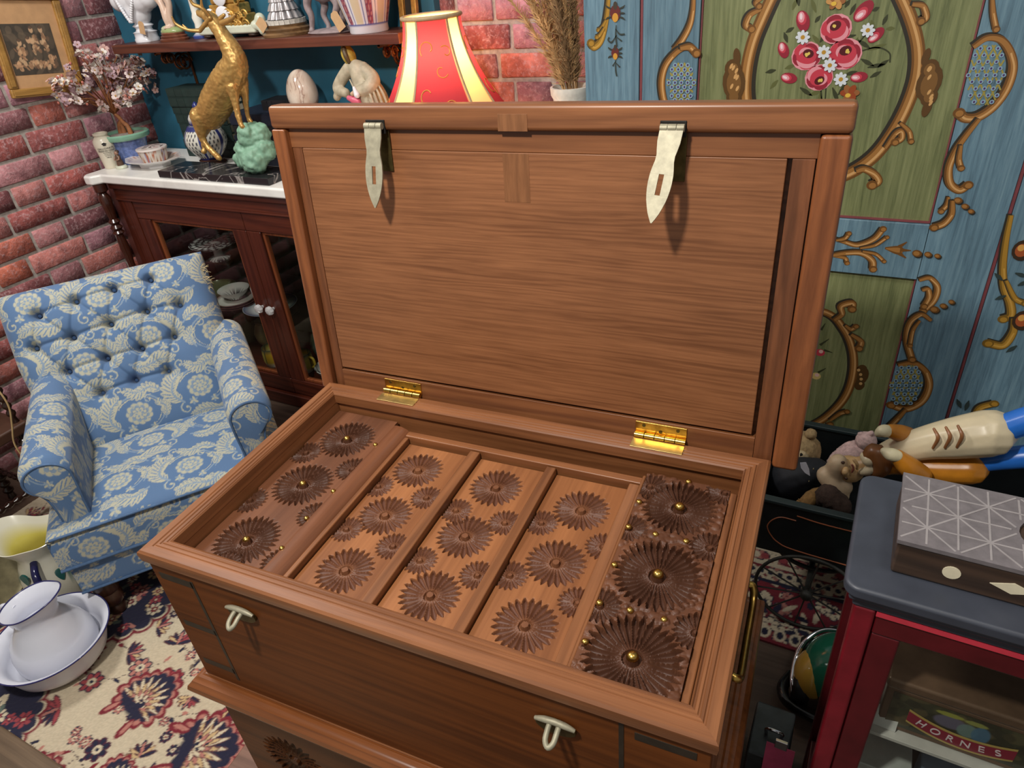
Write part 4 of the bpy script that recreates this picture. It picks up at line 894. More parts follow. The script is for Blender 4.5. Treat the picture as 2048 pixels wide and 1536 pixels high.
m = MB()
for sg in (-1, 1):
    for k in range(16):
        t = k / 15; m.ell((sg * (.07 - .066 * t), -.040 - .010 * math.sin(t * 2), .19 - .115 * t), (.0075, .006, .0065), 8, 5)
    m.tube([(sg * .07, -.042, .19), (sg * .003, -.046, .075)], .003, 5)
m.build('lace_collar', PORC, b, smooth=60)
tagcard(b, (.045, -.048, .03))
# bird-legged figurine on a brown base, and its pillar
f = root_at('seated_figurine', 'porcelain figurine with bare legs on a mossy mound and brown base', 'figurine', (-1.485, 1.62, SZ))
m = MB(); m.lathe([(.062, 0), (.064, .006), (.056, .010), (.058, .016), (.05, .02), (.052, .026), (.046, .03)], 28, sy=.75); m.build('wooden_base', wood('plinth_red', srgb(84, 42, 28), srgb(140, 84, 60), 0), f, smooth=40)
m = MB().color(srgb(150, 164, 110)); m.ell((0, 0, .032), (.052, .036, .018)); m.color(srgb(190, 196, 160)); m.ell((-.01, -.005, .042), (.03, .026, .012)); m.build('mossy_mound', VC, f, smooth=60)
m = MB()
for pts in ([(.004, -.012, .045), (.0, -.014, .075), (-.008, -.004, .12), (-.03, 0, .15)], [(.02, -.004, .045), (.018, -.006, .08), (.026, 0, .125), (.012, 0, .155)]): m.tube(spline(pts, 5), [.008 + .008 * i / 15 for i in range(16)], 10); m.ell((pts[0][0] - .004, pts[0][1] - .01, pts[0][2]), (.008, .015, .006))
m.ell((-.01, 0, .18), (.036, .03, .04)); m.ell((-.01, 0, .24), (.028, .022, .04)); m.ell((-.01, -.005, .3), (.02, .022, .026)); m.build('figure', plain('figurine_skin', srgb(206, 178, 158), .35), f, remesh=.0035)
f = root_at('candlestick', 'white and blue porcelain candlestick behind the gilded antlers', 'candlestick', (-1.375, 1.66, SZ))
m = MB(); m.lathe([(.034, 0), (.036, .008), (.02, .02), (.016, .05), (.02, .07), (.015, .085), (.015, .13), (.022, .14), (.022, .17)], 24, cs=[srgb(60, 80, 150)] * 2 + [srgb(230, 226, 214)] * 5 + [srgb(60, 80, 150)] * 2); m.build('stem', VC, f, smooth=40)
m = MB(); m.lathe([(.026, 0), (.028, .006), (.012, .012), (.012, .05)], 20, (0, 0, .17)); m.build('socket', PORC, f, smooth=40)
# gilt clock
c = root_at('mantel_clock', 'ornate gilt mantel clock with pale porcelain plaques on an onyx foot', 'clock', (-1.16, 1.64, SZ))
ON = plain('onyx', srgb(200, 204, 184), .25, 0, .12, 20)
m = MB(); m.box(-.16, .13, -.045, .045, .012, .042); m.build('onyx_base', ON, c, bevel=.008)
for x in (-.13, .1):
    m = MB(); m.ell((x, -.02, .008), (.022, .022, .008)); m.ell((x, .02, .008), (.02, .02, .008)); m.tube([(x, -.02, .008), (x, .02, .008)], .008, 6); m.build('foot', plain('dark_foot', srgb(60, 44, 34), .4), c, smooth=60)
m = MB(); m.box(-.1, .08, -.035, .035, .042, .075); m.box(-.085, .065, -.03, .03, .075, .11); m.box(-.07, .05, -.03, .03, .11, .25); m.build('gilt_case', GILT, c, bevel=.006)
for px, pz, r in ((-.01, .075, .030), (-.01, .13, .026), (-.075, .085, .014)):
    m = MB(Matrix.Translation((px, -.036, pz)) @ Matrix.Rotation(PI / 2, 4, 'X')); m.lathe([(r, 0), (r, .004), (r * .8, .007), (0, .008)], 20, sx=1.2); m.build('porcelain_plaque', PORC, c, smooth=50)
m = MB()
for k in range(16):
    x = random.uniform(-.12, .1); z = random.choice((.045, .07, .11)) + random.uniform(-.008, .008)
    R = random.uniform(.012, .022); m.tube([(x + R * (1 - t * .7) * math.cos(t * 8), -.04, z + R * (1 - t * .7) * math.sin(t * 8)) for t in np.linspace(0, 1, 14)], .0035, 5)
m.tube([(-.105, -.038, .046), (.085, -.038, .046)], .004, 6); m.tube([(-.09, -.036, .078), (.07, -.036, .078)], .004, 6)
tag(m.build('gilt_scrollwork', GILT, c, smooth=60), kind='stuff')
m = MB(); m.ell((.145, -.02, .05), (.022, .02, .026)); m.ell((.15, -.03, .022), (.012, .012, .02)); m.ell((.125, -.03, .035), (.02, .016, .018)); m.build('cherub_head', plain('pale_green_china', srgb(196, 200, 180), .3), c, remesh=.004)
# frilled figurine
f = root_at('crinoline_figurine', 'silvery frilled skirt figurine on a round stepped wooden base', 'figurine', (-.905, 1.63, SZ))
m = MB(); m.lathe([(.088, 0), (.09, .008), (.08, .014), (.083, .022), (.07, .028), (.072, .034), (.066, .036)], 32); m.build('wooden_base', wood('gilded_base', srgb(84, 60, 36), srgb(146, 112, 76), 0), f, smooth=40)
st_ = meshof(MB().box(-.0085, .0085, -.004, .004, 0, .014), 'edge_stone', plain('pale_stone', srgb(196, 190, 180), .7, 0, .2, 60))
for k in range(24): a = 2 * PI * k / 24; share('edge_stone', st_, f, (.066 * math.cos(a), .066 * math.sin(a), .036), (0, 0, a + PI / 2))
MB().lathe([(.063, 0), (.06, .012), (0, .014)], 24, (0, 0, .036)).build('ground', plain('grey_ground', srgb(120, 112, 104), .7), f, smooth=40)
for z, r in ((.052, .058), (.078, .050), (.104, .042), (.13, .034)):
    m = MB(); n = 64; vs = []
    for zz, k in ((0, 1.0), (.014, .9), (.03, .72)):
        for j in range(n): a = 2 * PI * j / n; q = r * k * (1 + .10 * math.cos(a * 14) * k); vs.append((q * math.cos(a), q * math.sin(a), z + zz))
    m.add(vs, [(i * n + j, i * n + (j + 1) % n, (i + 1) * n + (j + 1) % n, (i + 1) * n + j) for i in range(2) for j in range(n)]); m.build('skirt_frill', plain('silver_glaze', srgb(170, 164, 164), .3, .35, .25, 40), f, smooth=80)
m = MB(); m.tube([(0, 0, .13), (0, 0, .19), (0, 0, .22)], [.03, .022, .016], 14); m.ell((0, 0, .25), (.02, .02, .026)); m.tube([(.02, 0, .2), (.05, -.02, .17), (.07, -.03, .14)], [.01, .009, .007], 8); m.build('body', plain('silver_glaze', srgb(170, 164, 164), .3), f, remesh=.004)
tagcard(f, (-.06, -.075, .03), .04, .04, .9)
# resin foal
d = root_at('foal_statuette', 'mauve grey foal statuette with thin legs on a rocky base', 'statuette', (-.705, 1.62, SZ)); LIMB_E[0] = .00172
GR = plain('grey_resin', srgb(146, 130, 130), .55, 0, .2, 50, .3)
m = MB(); m.ell((0, 0, .004), (.095, .05, .012), 20, 8); m.ell((.04, .01, .008), (.05, .04, .014)); m.build('rocky_base', GR, d, smooth=60)
m = MB(); m.ell((0, 0, .135), (.062, .034, .044)); m.ell((-.04, 0, .145), (.035, .03, .04)); m.ell((.04, 0, .14), (.036, .032, .042)); m.tube(spline([(-.05, 0, .16), (-.085, 0, .2), (-.1, 0, .235)], 5), [.026 - .001 * i for i in range(11)], 10); m.ell((-.115, 0, .24), (.032, .018, .018))
for x, y, k in ((-.05, -.02, -.012), (-.04, .02, .02), (.045, -.02, .02), (.052, .02, -.01)): m.tube(spline([(x, y, .12), (x + k, y, .085), (x + k * .3, y, .055), (x + k, y, .02), (x + k, y - .004, .008)], 4), [.016 - .0006 * i for i in range(17)], 8); m.ell((x + k, y - .003, .012), (.011, .012, .008))
m.build('foal', GR, d, remesh=.0035); tagcard(d, (.085, -.04, .012), .035, .06, -.5)
# large Imari vase
v = root_at('imari_vase', 'large white vase painted with blue and red panels at the shelf end', 'vase', (-.525, 1.60, SZ))
def imari(a, z, r):
    t = (a / (2 * PI) * 12) % 1; blue, red, white, tan = srgb(84, 92, 150), srgb(170, 90, 84), srgb(214, 210, 214), srgb(206, 190, 160)
    if z < .03: return white if z < .024 else blue
    k = int(a / (2 * PI) * 12) % 2
    if t < .07 or t > .93: return blue
    if k: return tan if .2 < t < .8 else white
    if .22 < t < .78:
        q = math.sin(z * 190) * math.sin(t * 22); return red if q > .1 else (srgb(120, 70, 96) if q > -.5 else srgb(204, 150, 140))
    return white
m = MB(); prof = [(.062, 0), (.064, .004), (.063, .02), (.066, .026)] + [(.066 + .042 * math.sin(min(1, t) * PI * .5), .03 + .22 * t) for t in np.linspace(0, 1, 46)]
m.lathe(prof + [(.10, .28), (.05, .32), (.05, .35)], 168, colfn=imari); m.build('vase_body', VC, v, smooth=60)
# gilt frame leaning against the wall at the shelf end
g = root_at('gilt_frame', 'narrow gilt frame edge leaning on the wall behind the lamp', 'picture frame', (-.378, 1.675, SZ)); 
gm = MB(Matrix.Rotation(-.12, 4, 'X'))
for a in ((-.02, 0, 0, .3), (-.05, -.02, 0, .022), (-.05, -.02, .278, .3), (-.07, -.05, 0, .3)): gm.box(a[0], a[1], -.012, .006, a[2], a[3])
gm.build('frame', GILT, g, bevel=.003); MB(Matrix.Rotation(-.12, 4, 'X')).box(-.0499, -.0201, .0, .004, .0221, .2779).build('backing', plain('dark_canvas', srgb(40, 36, 32), .7), g)
# ------------------------------------------------------------------ on the marble top
MZ = 1.0005
def onm(u, v): p = at_z(u, v, MZ); return p
p = onm(206, 333); p.x = max(p.x, -1.83)
j = root_at('stoneware_jar', 'cream stoneware jar with black printed label at the marble edge', 'jar', p)
JP = [(.0, 0), (.028, 0), (.030, .004), (.034, .05), (.0385, .085), (.0395, .1), (.037, .113), (.030, .122), (.026, .126), (.0265, .131), (.029, .133), (.029, .139), (.024, .141), (.022, .13), (0, .12)]
MB().lathe(JP, 32).build('jar_body', plain('cream_stoneware', srgb(214, 206, 186), .25, 0, .06, 12), j, smooth=40)
INK = plain('black_print', srgb(40, 38, 36), .6, 0, 0)
def wrap_text(txt, size, z, rad, parent, facing):
    o = text_mesh('printed_lettering', txt, size, INK, parent, Matrix.Identity(4))
    for v in o.data.vertices:
        a = facing + v.co.x / rad; y = v.co.y; r = rad + .0006 + (v.co.z > 0) * .0003; v.co = (r * math.cos(a), r * math.sin(a), z + y)
    return o
fa = math.atan2(CAMC[1] - p.y, CAMC[0] - p.x)
for txt, sz, z in (("GALLOWAY'S", .0105, .083), ('PRESERVED CREAM', .0078, .0735)): wrap_text(txt, sz, z, .0365 + (z - .05) * .07, j, fa)
for z, w_, h_ in ((.066, .030, .0016), (.060, .026, .0014), (.054, .022, .0014), (.047, .016, .0024)):      # small print too fine to read
    x = -w_ / 2; m = MB(); r_ = .0342 + (z - .045) * .09
    while x < w_ / 2:
        L = random.uniform(.002, .005); A_ = [fa + (x + L * q) / r_ for q in (0, .5, 1)]; m.add([((r_ + .0007) * math.cos(a), (r_ + .0007) * math.sin(a), z + dz) for a in A_ for dz in (-h_ / 2, h_ / 2)], [(0, 2, 3, 1), (2, 4, 5, 3)]); x += L + .0012
    tag(m.build('printed_line', INK, j, fixn=False), kind='stuff')
m = MB(Matrix.Translation((.0392 * math.cos(fa), .0392 * math.sin(fa), .1)) @ Matrix.Rotation(fa + PI / 2, 4, 'Z') @ Matrix.Rotation(PI / 2, 4, 'X')); m.prism([(.008 * math.cos(t) * (1 + .3 * math.sin(5 * t)), .0065 * math.sin(t)) for t in np.linspace(0, 2 * PI, 20, endpoint=False)], -.001, .0008); m.build('printed_emblem', INK, j)
# flower pot with a little blossom tree
p = onm(259, 322); p.x = max(p.x, -1.80); p.y = min(p.y, 1.55)
t_ = root_at('blossom_bonsai', 'pink blossom bonsai in a glazed blue pot with a green rim', 'bonsai', p)
MB().lathe([(.056, 0), (.06, .004), (.064, .05), (.074, .098), (.076, .1)], 36).build('pot', plain('blue_glaze', srgb(104, 124, 178), .22, 0, .35, 90), t_, smooth=40)
MB().lathe([(.076, .0985), (.088, .1), (.092, .106), (.092, .118), (.087, .123), (.080, .121), (.078, .112)], 40).build('pot_rim', plain('green_glaze', srgb(126, 170, 146), .15, 0, .08, 20), t_, smooth=40)
MB().lathe([(.079, .112), (.04, .117), (0, .118)], 28).build('gravel', plain('grey_gravel', srgb(150, 140, 132), .9, 0, .4, 200, .8), t_, smooth=60)
BARK = plain('bonsai_bark', srgb(150, 96, 58), .7, 0, .3, 50, .4)
m = MB()
for pts in ([(-.03, 0, .112), (-.02, 0, .15), (-.005, .005, .17), (-.03, 0, .2)], [(.035, .0, .112), (.03, 0, .145), (.01, 0, .16), (-.01, .005, .175)], [(-.012, .005, .112), (-.012, .005, .15), (-.005, .005, .172)]): m.tube(spline(pts, 4), [.011, .0105, .01, .0095, .009, .009, .009, .0085, .008, .008, .0075, .007, .006][:len(spline(pts, 4))], 8)
m.build('trunk', BARK, t_, smooth=60)
tips = []
m = MB(); base_ = Vector((-.025, 0, .195))
for k in range(46):
    r_ = math.sqrt(random.random()); an = random.uniform(0, 2 * PI); u, v = 205 + 112 * r_ * math.cos(an), 156 + 62 * r_ * math.sin(an) - .12 * 112 * r_ * math.cos(an)
    w_ = at_x(u, v, random.uniform(-1.86, -1.70)); w_.y = min(w_.y, YB - .07); e = w_ - t_.location; mid = base_.lerp(e, .5) + Vector((random.gauss(0, .012), random.gauss(0, .012), .02 + random.gauss(0, .01)))
    P = spline([tuple(base_), tuple(mid), tuple(e)], 5); m.tube([tuple(p) for p in P], [.0032 - .0002 * i for i in range(len(P))], 5)
    tips += [Vector(p) for p in (P[-1], P[-1], P[-2], P[-2], P[-3], P[-4])]
m.build('branches', BARK, t_, smooth=60)
def blossom_mesh(c1, c2):
    m = MB(); 
    for k in range(5):
        a = 2 * PI * k / 5; ca_, sa_ = math.cos(a), math.sin(a); m.color(c1)
        vs = []
        for (r, w, z) in ((.002, .002, 0), (.008, .006, .003), (.013, .0055, .004), (.0155, .0015, .003)): vs += [(ca_ * r - sa_ * w, sa_ * r + ca_ * w, z), (ca_ * r + sa_ * w, sa_ * r - ca_ * w, z)]
        m.add(vs, [(0, 1, 3, 2), (2, 3, 5, 4), (4, 5, 7, 6)])
    m.color(c2); m.ell((0, 0, .002), .003, 6, 4); return meshof(m, 'blossom', VCM)
BL = [blossom_mesh(srgb(214, 196, 190), srgb(180, 140, 70)), blossom_mesh(srgb(206, 166, 158), srgb(150, 96, 60)), blossom_mesh(srgb(180, 150, 156), srgb(160, 110, 70)), blossom_mesh(srgb(222, 214, 204), srgb(190, 150, 80))]
random.shuffle(tips)
for q in tips[:276]: share('blossom', random.choice(BL), t_, q + Vector((random.gauss(0, .011), random.gauss(0, .013), random.gauss(0, .013))), (random.uniform(-1.4, 1.4), random.uniform(-1.2, 1.2), random.uniform(0, 6)), (random.uniform(.85, 1.3),) * 3)
bud = meshof(MB().ell((0, 0, 0), (.005, .005, .006), 8, 6), 'bud', plain('blossom_bud', srgb(176, 104, 88), .6), 60)
for q in tips[60:130]: share('bud', bud, t_, q + Vector((random.gauss(0, .012), random.gauss(0, .01), random.gauss(0, .012))))
# tiny figurine
p = onm(244, 336); f = root_at('girl_figurine', 'tiny brown girl figurine on a pale round base beside the pot', 'figurine', p)
MB().lathe([(.026, 0), (.028, .005), (.024, .011), (.01, .013), (0, .013)], 20, sy=.8).build('base', ON, f, smooth=50)
m = MB().color(srgb(92, 70, 56)); m.lathe([(.014, .012), (.013, .025), (.010, .038), (.011, .048), (.007, .054)], 14); m.build('dress', VC, f, smooth=50)
m = MB(); m.ell((0, 0, .061), (.0085, .0085, .009)); m.tube([(-.01, -.002, .048), (-.014, -.008, .038), (-.006, -.014, .036)], .003, 6); m.tube([(.01, -.002, .048), (.014, -.008, .038), (.006, -.014, .036)], .003, 6); m.build('head_and_arms', plain('figurine_tan', srgb(150, 112, 92), .4), f, smooth=60)
MB().ell((.001, .004, .066), (.009, .008, .007)).build('hair', plain('figurine_hair', srgb(66, 46, 36), .5), f, smooth=60)
# octagonal dish and the round lidded box on it
p = onm(312, 331); p.z = MZ; di = root_at('octagonal_dish', 'octagonal white footed dish with a patterned well under the round box', 'dish', p)
def dishc(a, z, r): 
    if r > .108: return srgb(214, 208, 206)
    q = math.sin(a * 16) * math.sin(r * 260); return srgb(178, 120, 96) if q > .45 else (srgb(150, 140, 150) if q < -.4 else srgb(206, 192, 180))
def octo(prof, m, n=64, colfn=None, low=True):
    vs = []; cs = []
    for r, z in prof:
        for k in range(n):
            a = 2 * PI * k / n; s_ = 1 / max(abs(math.cos(((a + PI / 8) % (PI / 4)) - PI / 8)), .3); vs.append((r * s_ * math.cos(a) * 1.1, r * s_ * math.sin(a) * .8, z)); cs.append(colfn(a, z, r) if colfn else srgb(222, 220, 220))
    m.add(vs, [(i * n + j, i * n + (j + 1) % n, (i + 1) * n + (j + 1) % n, (i + 1) * n + j) for i in range(len(prof) - 1) for j in range(n)] + ([tuple(range(n - 1, -1, -1))] if low else [tuple((len(prof) - 1) * n + j for j in range(n))]), cs)
m = MB(); octo([(.062, 0), (.064, .006), (.066, .016), (.09, .022), (.113, .032), (.116, .034)], m); octo([(.116, .034), (.112, .035), (.10, .030), (.085, .024), (.06, .022), (.03, .0215), (.002, .0215)], m, colfn=dishc, low=False); m.build('dish_body', VC, di, smooth=45)
bx_ = root_at('lidded_box', 'round famille rose porcelain box with a flat floral lid', 'box', p + Vector((.01, .0, .0222)))
def famille(a, z, r):
    q = math.sin(a * 9 + z * 60) * math.sin(z * 150 + a * 5); w = math.sin(a * 5 + 1)
    return srgb(178, 104, 70) if q > .5 else (srgb(150, 150, 186) if w > .75 and q > -.2 else (srgb(136, 96, 66) if q < -.7 else srgb(212, 206, 196)))
MB().lathe([(.048, 0), (.05, .003), (.055, .03), (.058, .046)], 120, colfn=famille).build('box_body', VC, bx_, smooth=50)
def lidc(a, z, r): q = math.sin(a * 3 + r * 60) * math.cos(r * 90 - a * 2); return srgb(120, 96, 96) if (q > .25 and r < .045) else (srgb(204, 178, 174) if q < -.3 else srgb(222, 212, 206))
MB().lathe([(.0605, .0462), (.0612, .049), (.06, .053)] + [(.06 * (1 - t), .053 + .004 * t) for t in np.linspace(.05, 1, 14)], 64, colfn=lidc).build('box_lid', VC, bx_, smooth=50)
# books stacked at the back of the top
BK = [plain('book_green', srgb(30, 48, 44), .6, 0, .2, 60), plain('book_black', srgb(28, 28, 32), .55, 0, .2, 60), plain('book_blue', srgb(30, 38, 56), .55, 0, .2, 60)]
PG = plain('book_pages', srgb(196, 184, 158), .85, 0, .12, 200); BL_ = plain('book_gilt', srgb(150, 130, 86), .4, .5)
def book(x, y, z, w, d, h, mat, rz, label, group):
    b = thing('book', label, 'book', (x, y, z), rz, group)
    m = MB(); m.box(-w / 2, w / 2, -d / 2, d / 2, 0, .003); m.box(-w / 2, w / 2, -d / 2, d / 2, h - .003, h); m.box(-w / 2, w / 2, -d / 2, -d / 2 + .004, .003, h - .003); m.build('cover', mat, b, bevel=.0012)
    MB().box(-w / 2 + .005, w / 2 - .005, -d / 2 + .0045, d / 2 - .005, .0032, h - .0032).build('pages', PG, b)
    for k in (-.34, -.2, .2, .34): MB().box(w * k - .0015, w * k + .0015, -d / 2 - .0012, -d / 2 + .001, .002, h - .002).build('spine_band', mat if k % .4 else BL_, b)
    return b
z = MZ; ordn = ['lowest', 'second', 'third', 'fourth', 'fifth', 'sixth', 'seventh', 'topmost']
for k in range(8):
    h = random.choice((.030, .033, .036)); book(-1.46 + random.uniform(-.008, .008), 1.66 + random.uniform(-.003, .003), z, .30, .115, h, BK[0], random.uniform(-.02, .02), f'dark green bound volume, {ordn[k]} in the tall stack behind the ginger jar', 'dark green books in the tall stack'); z += h + .0004
z = MZ
for k in range(5):
    h = (.036, .04, .034, .038, .042)[k]; book(-1.01 + random.uniform(-.008, .008), 1.62, z, .42, .17, h, BK[1 if k % 2 else 2], random.uniform(-.015, .015), f'black bound volume, {["lowest", "second", "middle", "fourth", "topmost"][k]} in the stack under the marble egg', 'black books under the egg'); z += h + .0004
EGGZ = z
z = MZ
for k in range(4):
    h = (.04, .036, .04, .036, .036)[k]; book(-.60 + random.uniform(-.006, .006), 1.62, z, .34, .17, h, BK[1 if k % 2 else 2], random.uniform(-.015, .015), f'dark bound volume, {["lowest", "second", "third", "topmost"][k]} in the stack beneath the robed figure', 'dark books under the robed figure'); z += h + .0004
FIGZ = z
book(-1.02, 1.655, EGGZ, .16, .10, .035, BK[1], .1, 'small black leather book with ribbed spine lying beside the egg', None)
# marble egg
p = at_y(612, 200, 1.60); e = root_at('marble_egg', 'large polished cream marble egg standing on the black books', 'egg', (p.x, 1.59, EGGZ))
eg = NT('egg_marble'); _v = eg.coords(); n1 = eg.noise(_v, 9, 4, .55, 1.6); eg.link(eg.ramp(n1, [(.35, srgb(222, 206, 190)), (.5, srgb(206, 184, 166)), (.54, srgb(164, 132, 118)), (.58, srgb(214, 196, 180))]), eg.b.inputs['Base Color']); eg.set(Roughness=.12)
m = MB(); m.lathe([(max(0.0001, .056 * math.sin(t) ** .95 * (1 - .13 * -math.cos(t))), .072 * (1 - math.cos(t)) * 1.02) for t in np.linspace(.28, PI, 30)], 36, (0, 0, -.0028)); m.build('egg', eg.m, e, smooth=80)
# robed figure
p = at_y(722, 200, 1.575); r = root_at('robed_figure', 'ceramic figure in a cream robe and tall mustard hat bending forward', 'figurine', (p.x, 1.575, FIGZ)); Q = tracer(r, 1.575); LIMB_E[0] = ppm((p.x, 1.575, 1.2))
ROBE = plain('cream_robe', srgb(176, 164, 140), .6, 0, .22, 40, .4)
zf = lambda v: v
m = MB()
limb(m, Q, [(748, 208, 32), (742, 190, 30), (730, 165, 24), (718, 142, 20), (706, 130, 13)], 16)
limb(m, Q, [(698, 138, 13), (684, 158, 12, -.01), (676, 178, 11, -.02), (692, 186, 9, -.035)], 10); limb(m, Q, [(726, 138, 14), (746, 158, 14, -.02), (738, 176, 14, -.04), (714, 182, 9, -.05)], 10)
limb(m, Q, [(680, 180, 9, -.02), (674, 194, 8, -.02)]); m.build('robe', ROBE, r, remesh=.0035)
m = MB()
for k in range(7): x = 712 + 9 * k; limb(m, Q, [(x - 12, 160 + k, 1.6, -.036 + .004 * abs(k - 3)), (x, 186, 2.2, -.052 + .006 * abs(k - 3)), (x + 10, 212, 2.4, -.056 + .006 * abs(k - 3))], 6)
m.build('robe_folds', ROBE, r, smooth=60)
m = MB(); limb(m, Q, [(706, 132, 8), (700, 117, 13), (694, 104, 13), (690, 94, 9), (685, 86, 3)], 14); m.build('tall_hat', plain('mustard_hat', srgb(176, 150, 62), .5, 0, .3, 60), r, remesh=.0025)
m = MB(); limb(m, Q, [(688, 98, 5, -.016), (692, 112, 5, -.022), (698, 124, 4, -.018)], 8); m.ell(Q(681, 86, 0), .006); m.build('hat_band', plain('dark_hat_band', srgb(84, 66, 40), .5), r, smooth=60)
m = MB(); limb(m, Q, [(712, 184, 5, -.055), (705, 188, 4.5, -.06)], 8); m.ell(Q(710, 132, -.006), (.012, .014, .014)); m.build('face_and_hands', plain('figure_skin', srgb(196, 160, 130), .5), r, smooth=60)
m = MB(); limb(m, Q, [(708, 176, 3, -.066), (714, 190, 6, -.066)], 8); m.build('white_jug', PORC, r, smooth=60)
m = MB(); limb(m, Q, [(698, 196, 5, -.06), (708, 200, 7, -.06), (718, 204, 5, -.06), (704, 212, 6, -.06)], 8); m.build('pink_flower', plain('pink_china', srgb(206, 96, 120), .4), r, smooth=60)
# wine glass
p = at_y(797, 200, 1.58); gl = root_at('wine_glass', 'small clear wine glass half hidden behind the red lampshade', 'glass', (-.435, 1.665, FIGZ))
CLEAR = glass_mat('clear_glass', (.92, .93, .93))
MB().lathe([(.03, 0), (.028, .003), (.004, .006), (.004, .055), (.012, .066), (.028, .085), (.034, .115), (.033, .14), (.032, .14), (.033, .115), (.027, .087), (0, .07)], 24).build('bowl_and_stem', CLEAR, gl, smooth=60)
# table lamp
LX, LY = at_y(862, 32, 1.53).x, 1.53
la = root_at('table_lamp', 'lit table lamp with a bell shaped red and cream shade', 'lamp', (LX, LY, MZ))
MB().lathe([(.07, 0), (.072, .012), (.05, .02), (.02, .04), (.03, .07), (.036, .10), (.02, .14), (.012, .16), (.012, .30)], 28).build('base', plain('lamp_base', srgb(150, 110, 60), .3, .7), la, smooth=50)
def shade_mat():
    t = NT('lamp_shade_cloth'); a = t.new('ShaderNodeAttribute', attribute_name='Col'); d = t.n.new('ShaderNodeBsdfDiffuse'); tr = t.n.new('ShaderNodeBsdfTranslucent'); mx = t.n.new('ShaderNodeMixShader'); mx.inputs[0].default_value = .34
    t.link(a.outputs['Color'], d.inputs[0]); t.link(a.outputs['Color'], tr.inputs[0]); t.link(d.outputs[0], mx.inputs[1]); t.link(tr.outputs[0], mx.inputs[2]); t.link(mx.outputs[0], t.n['Material Output'].inputs[0]); return t.m
SHD = shade_mat(); TOPZ = at_y(862, 32, 1.53).z - MZ
rt, rb, Hs = .088, .225, .30
RED, CRM = srgb(136, 50, 66), srgb(222, 200, 150)
def srad(t): return rt + (rb - rt) * (t ** 1.75)
NA = 8 * 14; NZ = 26; vs = []; cs = []; a_off = math.atan2(CAMC[1] - LY, CAMC[0] - LX) + .52
spans = []
for k in range(8):
    for i in range(14): spans.append((k + i / 14) / 8)
def panel_kind(f): q = (f * 4) % 1; return 1 if q < .32 else 0
m = MB()
for i in range(NZ + 1):
    t = i / NZ
    for j in range(NA):
        f = j / NA; a = a_off + 2 * PI * f; q8 = (f * 8) % 1; fl = 1 - .018 * math.sin(q8 * PI) * 0
        rr_ = srad(t) * fl; vs.append((rr_ * math.cos(a), rr_ * math.sin(a), TOPZ - Hs * t)); cs.append(CRM if panel_kind((f + 1e-4) % 1) else RED)
m.add(vs, [(i * NA + j, i * NA + (j + 1) % NA, (i + 1) * NA + (j + 1) % NA, (i + 1) * NA + j) for i in range(NZ) for j in range(NA)], cs)
shd = m.build('lamp_shade', SHD, la, smooth=80, fixn=False)
TRIM = plain('shade_trim', srgb(176, 152, 116), .7, 0, .1, 60)
for t, r_ in ((0, .0065), (1, .006)): MB().tube([(srad(t) * 1.005 * math.cos(a), srad(t) * 1.005 * math.sin(a), TOPZ - Hs * t) for a in np.linspace(0, 2 * PI, 48, endpoint=False)], r_, 8, closed=True).build('shade_trim', TRIM, shd, smooth=60)
for k in range(4):
    for f in (k / 4, (k + .32) / 4):
        a = a_off + 2 * PI * f; MB().tube([(srad(t) * 1.006 * math.cos(a), srad(t) * 1.006 * math.sin(a), TOPZ - Hs * t) for t in np.linspace(0, 1, 16)], .0035, 6).build('shade_trim', TRIM, shd, smooth=60)
GTH = plain('gold_thread', srgb(214, 150, 70), .5, .2)
for k in range(4):
    for (ff, t, R, a0) in ((.52, .26, .026, 2.4), (.72, .46, .020, .5), (.85, .30, .018, 4), (.5, .66, .028, 1), (.78, .78, .024, 3)):
        f = (k + ff) / 4; m = MB(); pts = []
        for s_ in np.linspace(0, 1, 14):
            an = a0 + s_ * 4.6; rr_ = R * (1 - .6 * s_); tt = t + rr_ * math.sin(an) / Hs; aa = a_off + 2 * PI * f + rr_ * math.cos(an) / srad(tt); pts.append((srad(tt) * 1.004 * math.cos(aa), srad(tt) * 1.004 * math.sin(aa), TOPZ - Hs * tt))
        m.tube(pts, .0018, 5).build('embroidered_curl', GTH, shd, smooth=60)
bt_ = NT('bulb'); bt_.b.inputs['Emission Color'].default_value = (1, .72, .38, 1); bt_.b.inputs['Emission Strength'].default_value = 12
MB().ell((0, 0, TOPZ - .17), (.022, .022, .03)).build('bulb', bt_.m, la, smooth=80)
lamp('lamp_bulb_light', 'POINT', (LX, LY, MZ + TOPZ - .12), 12, (1, .60, .26), .03)
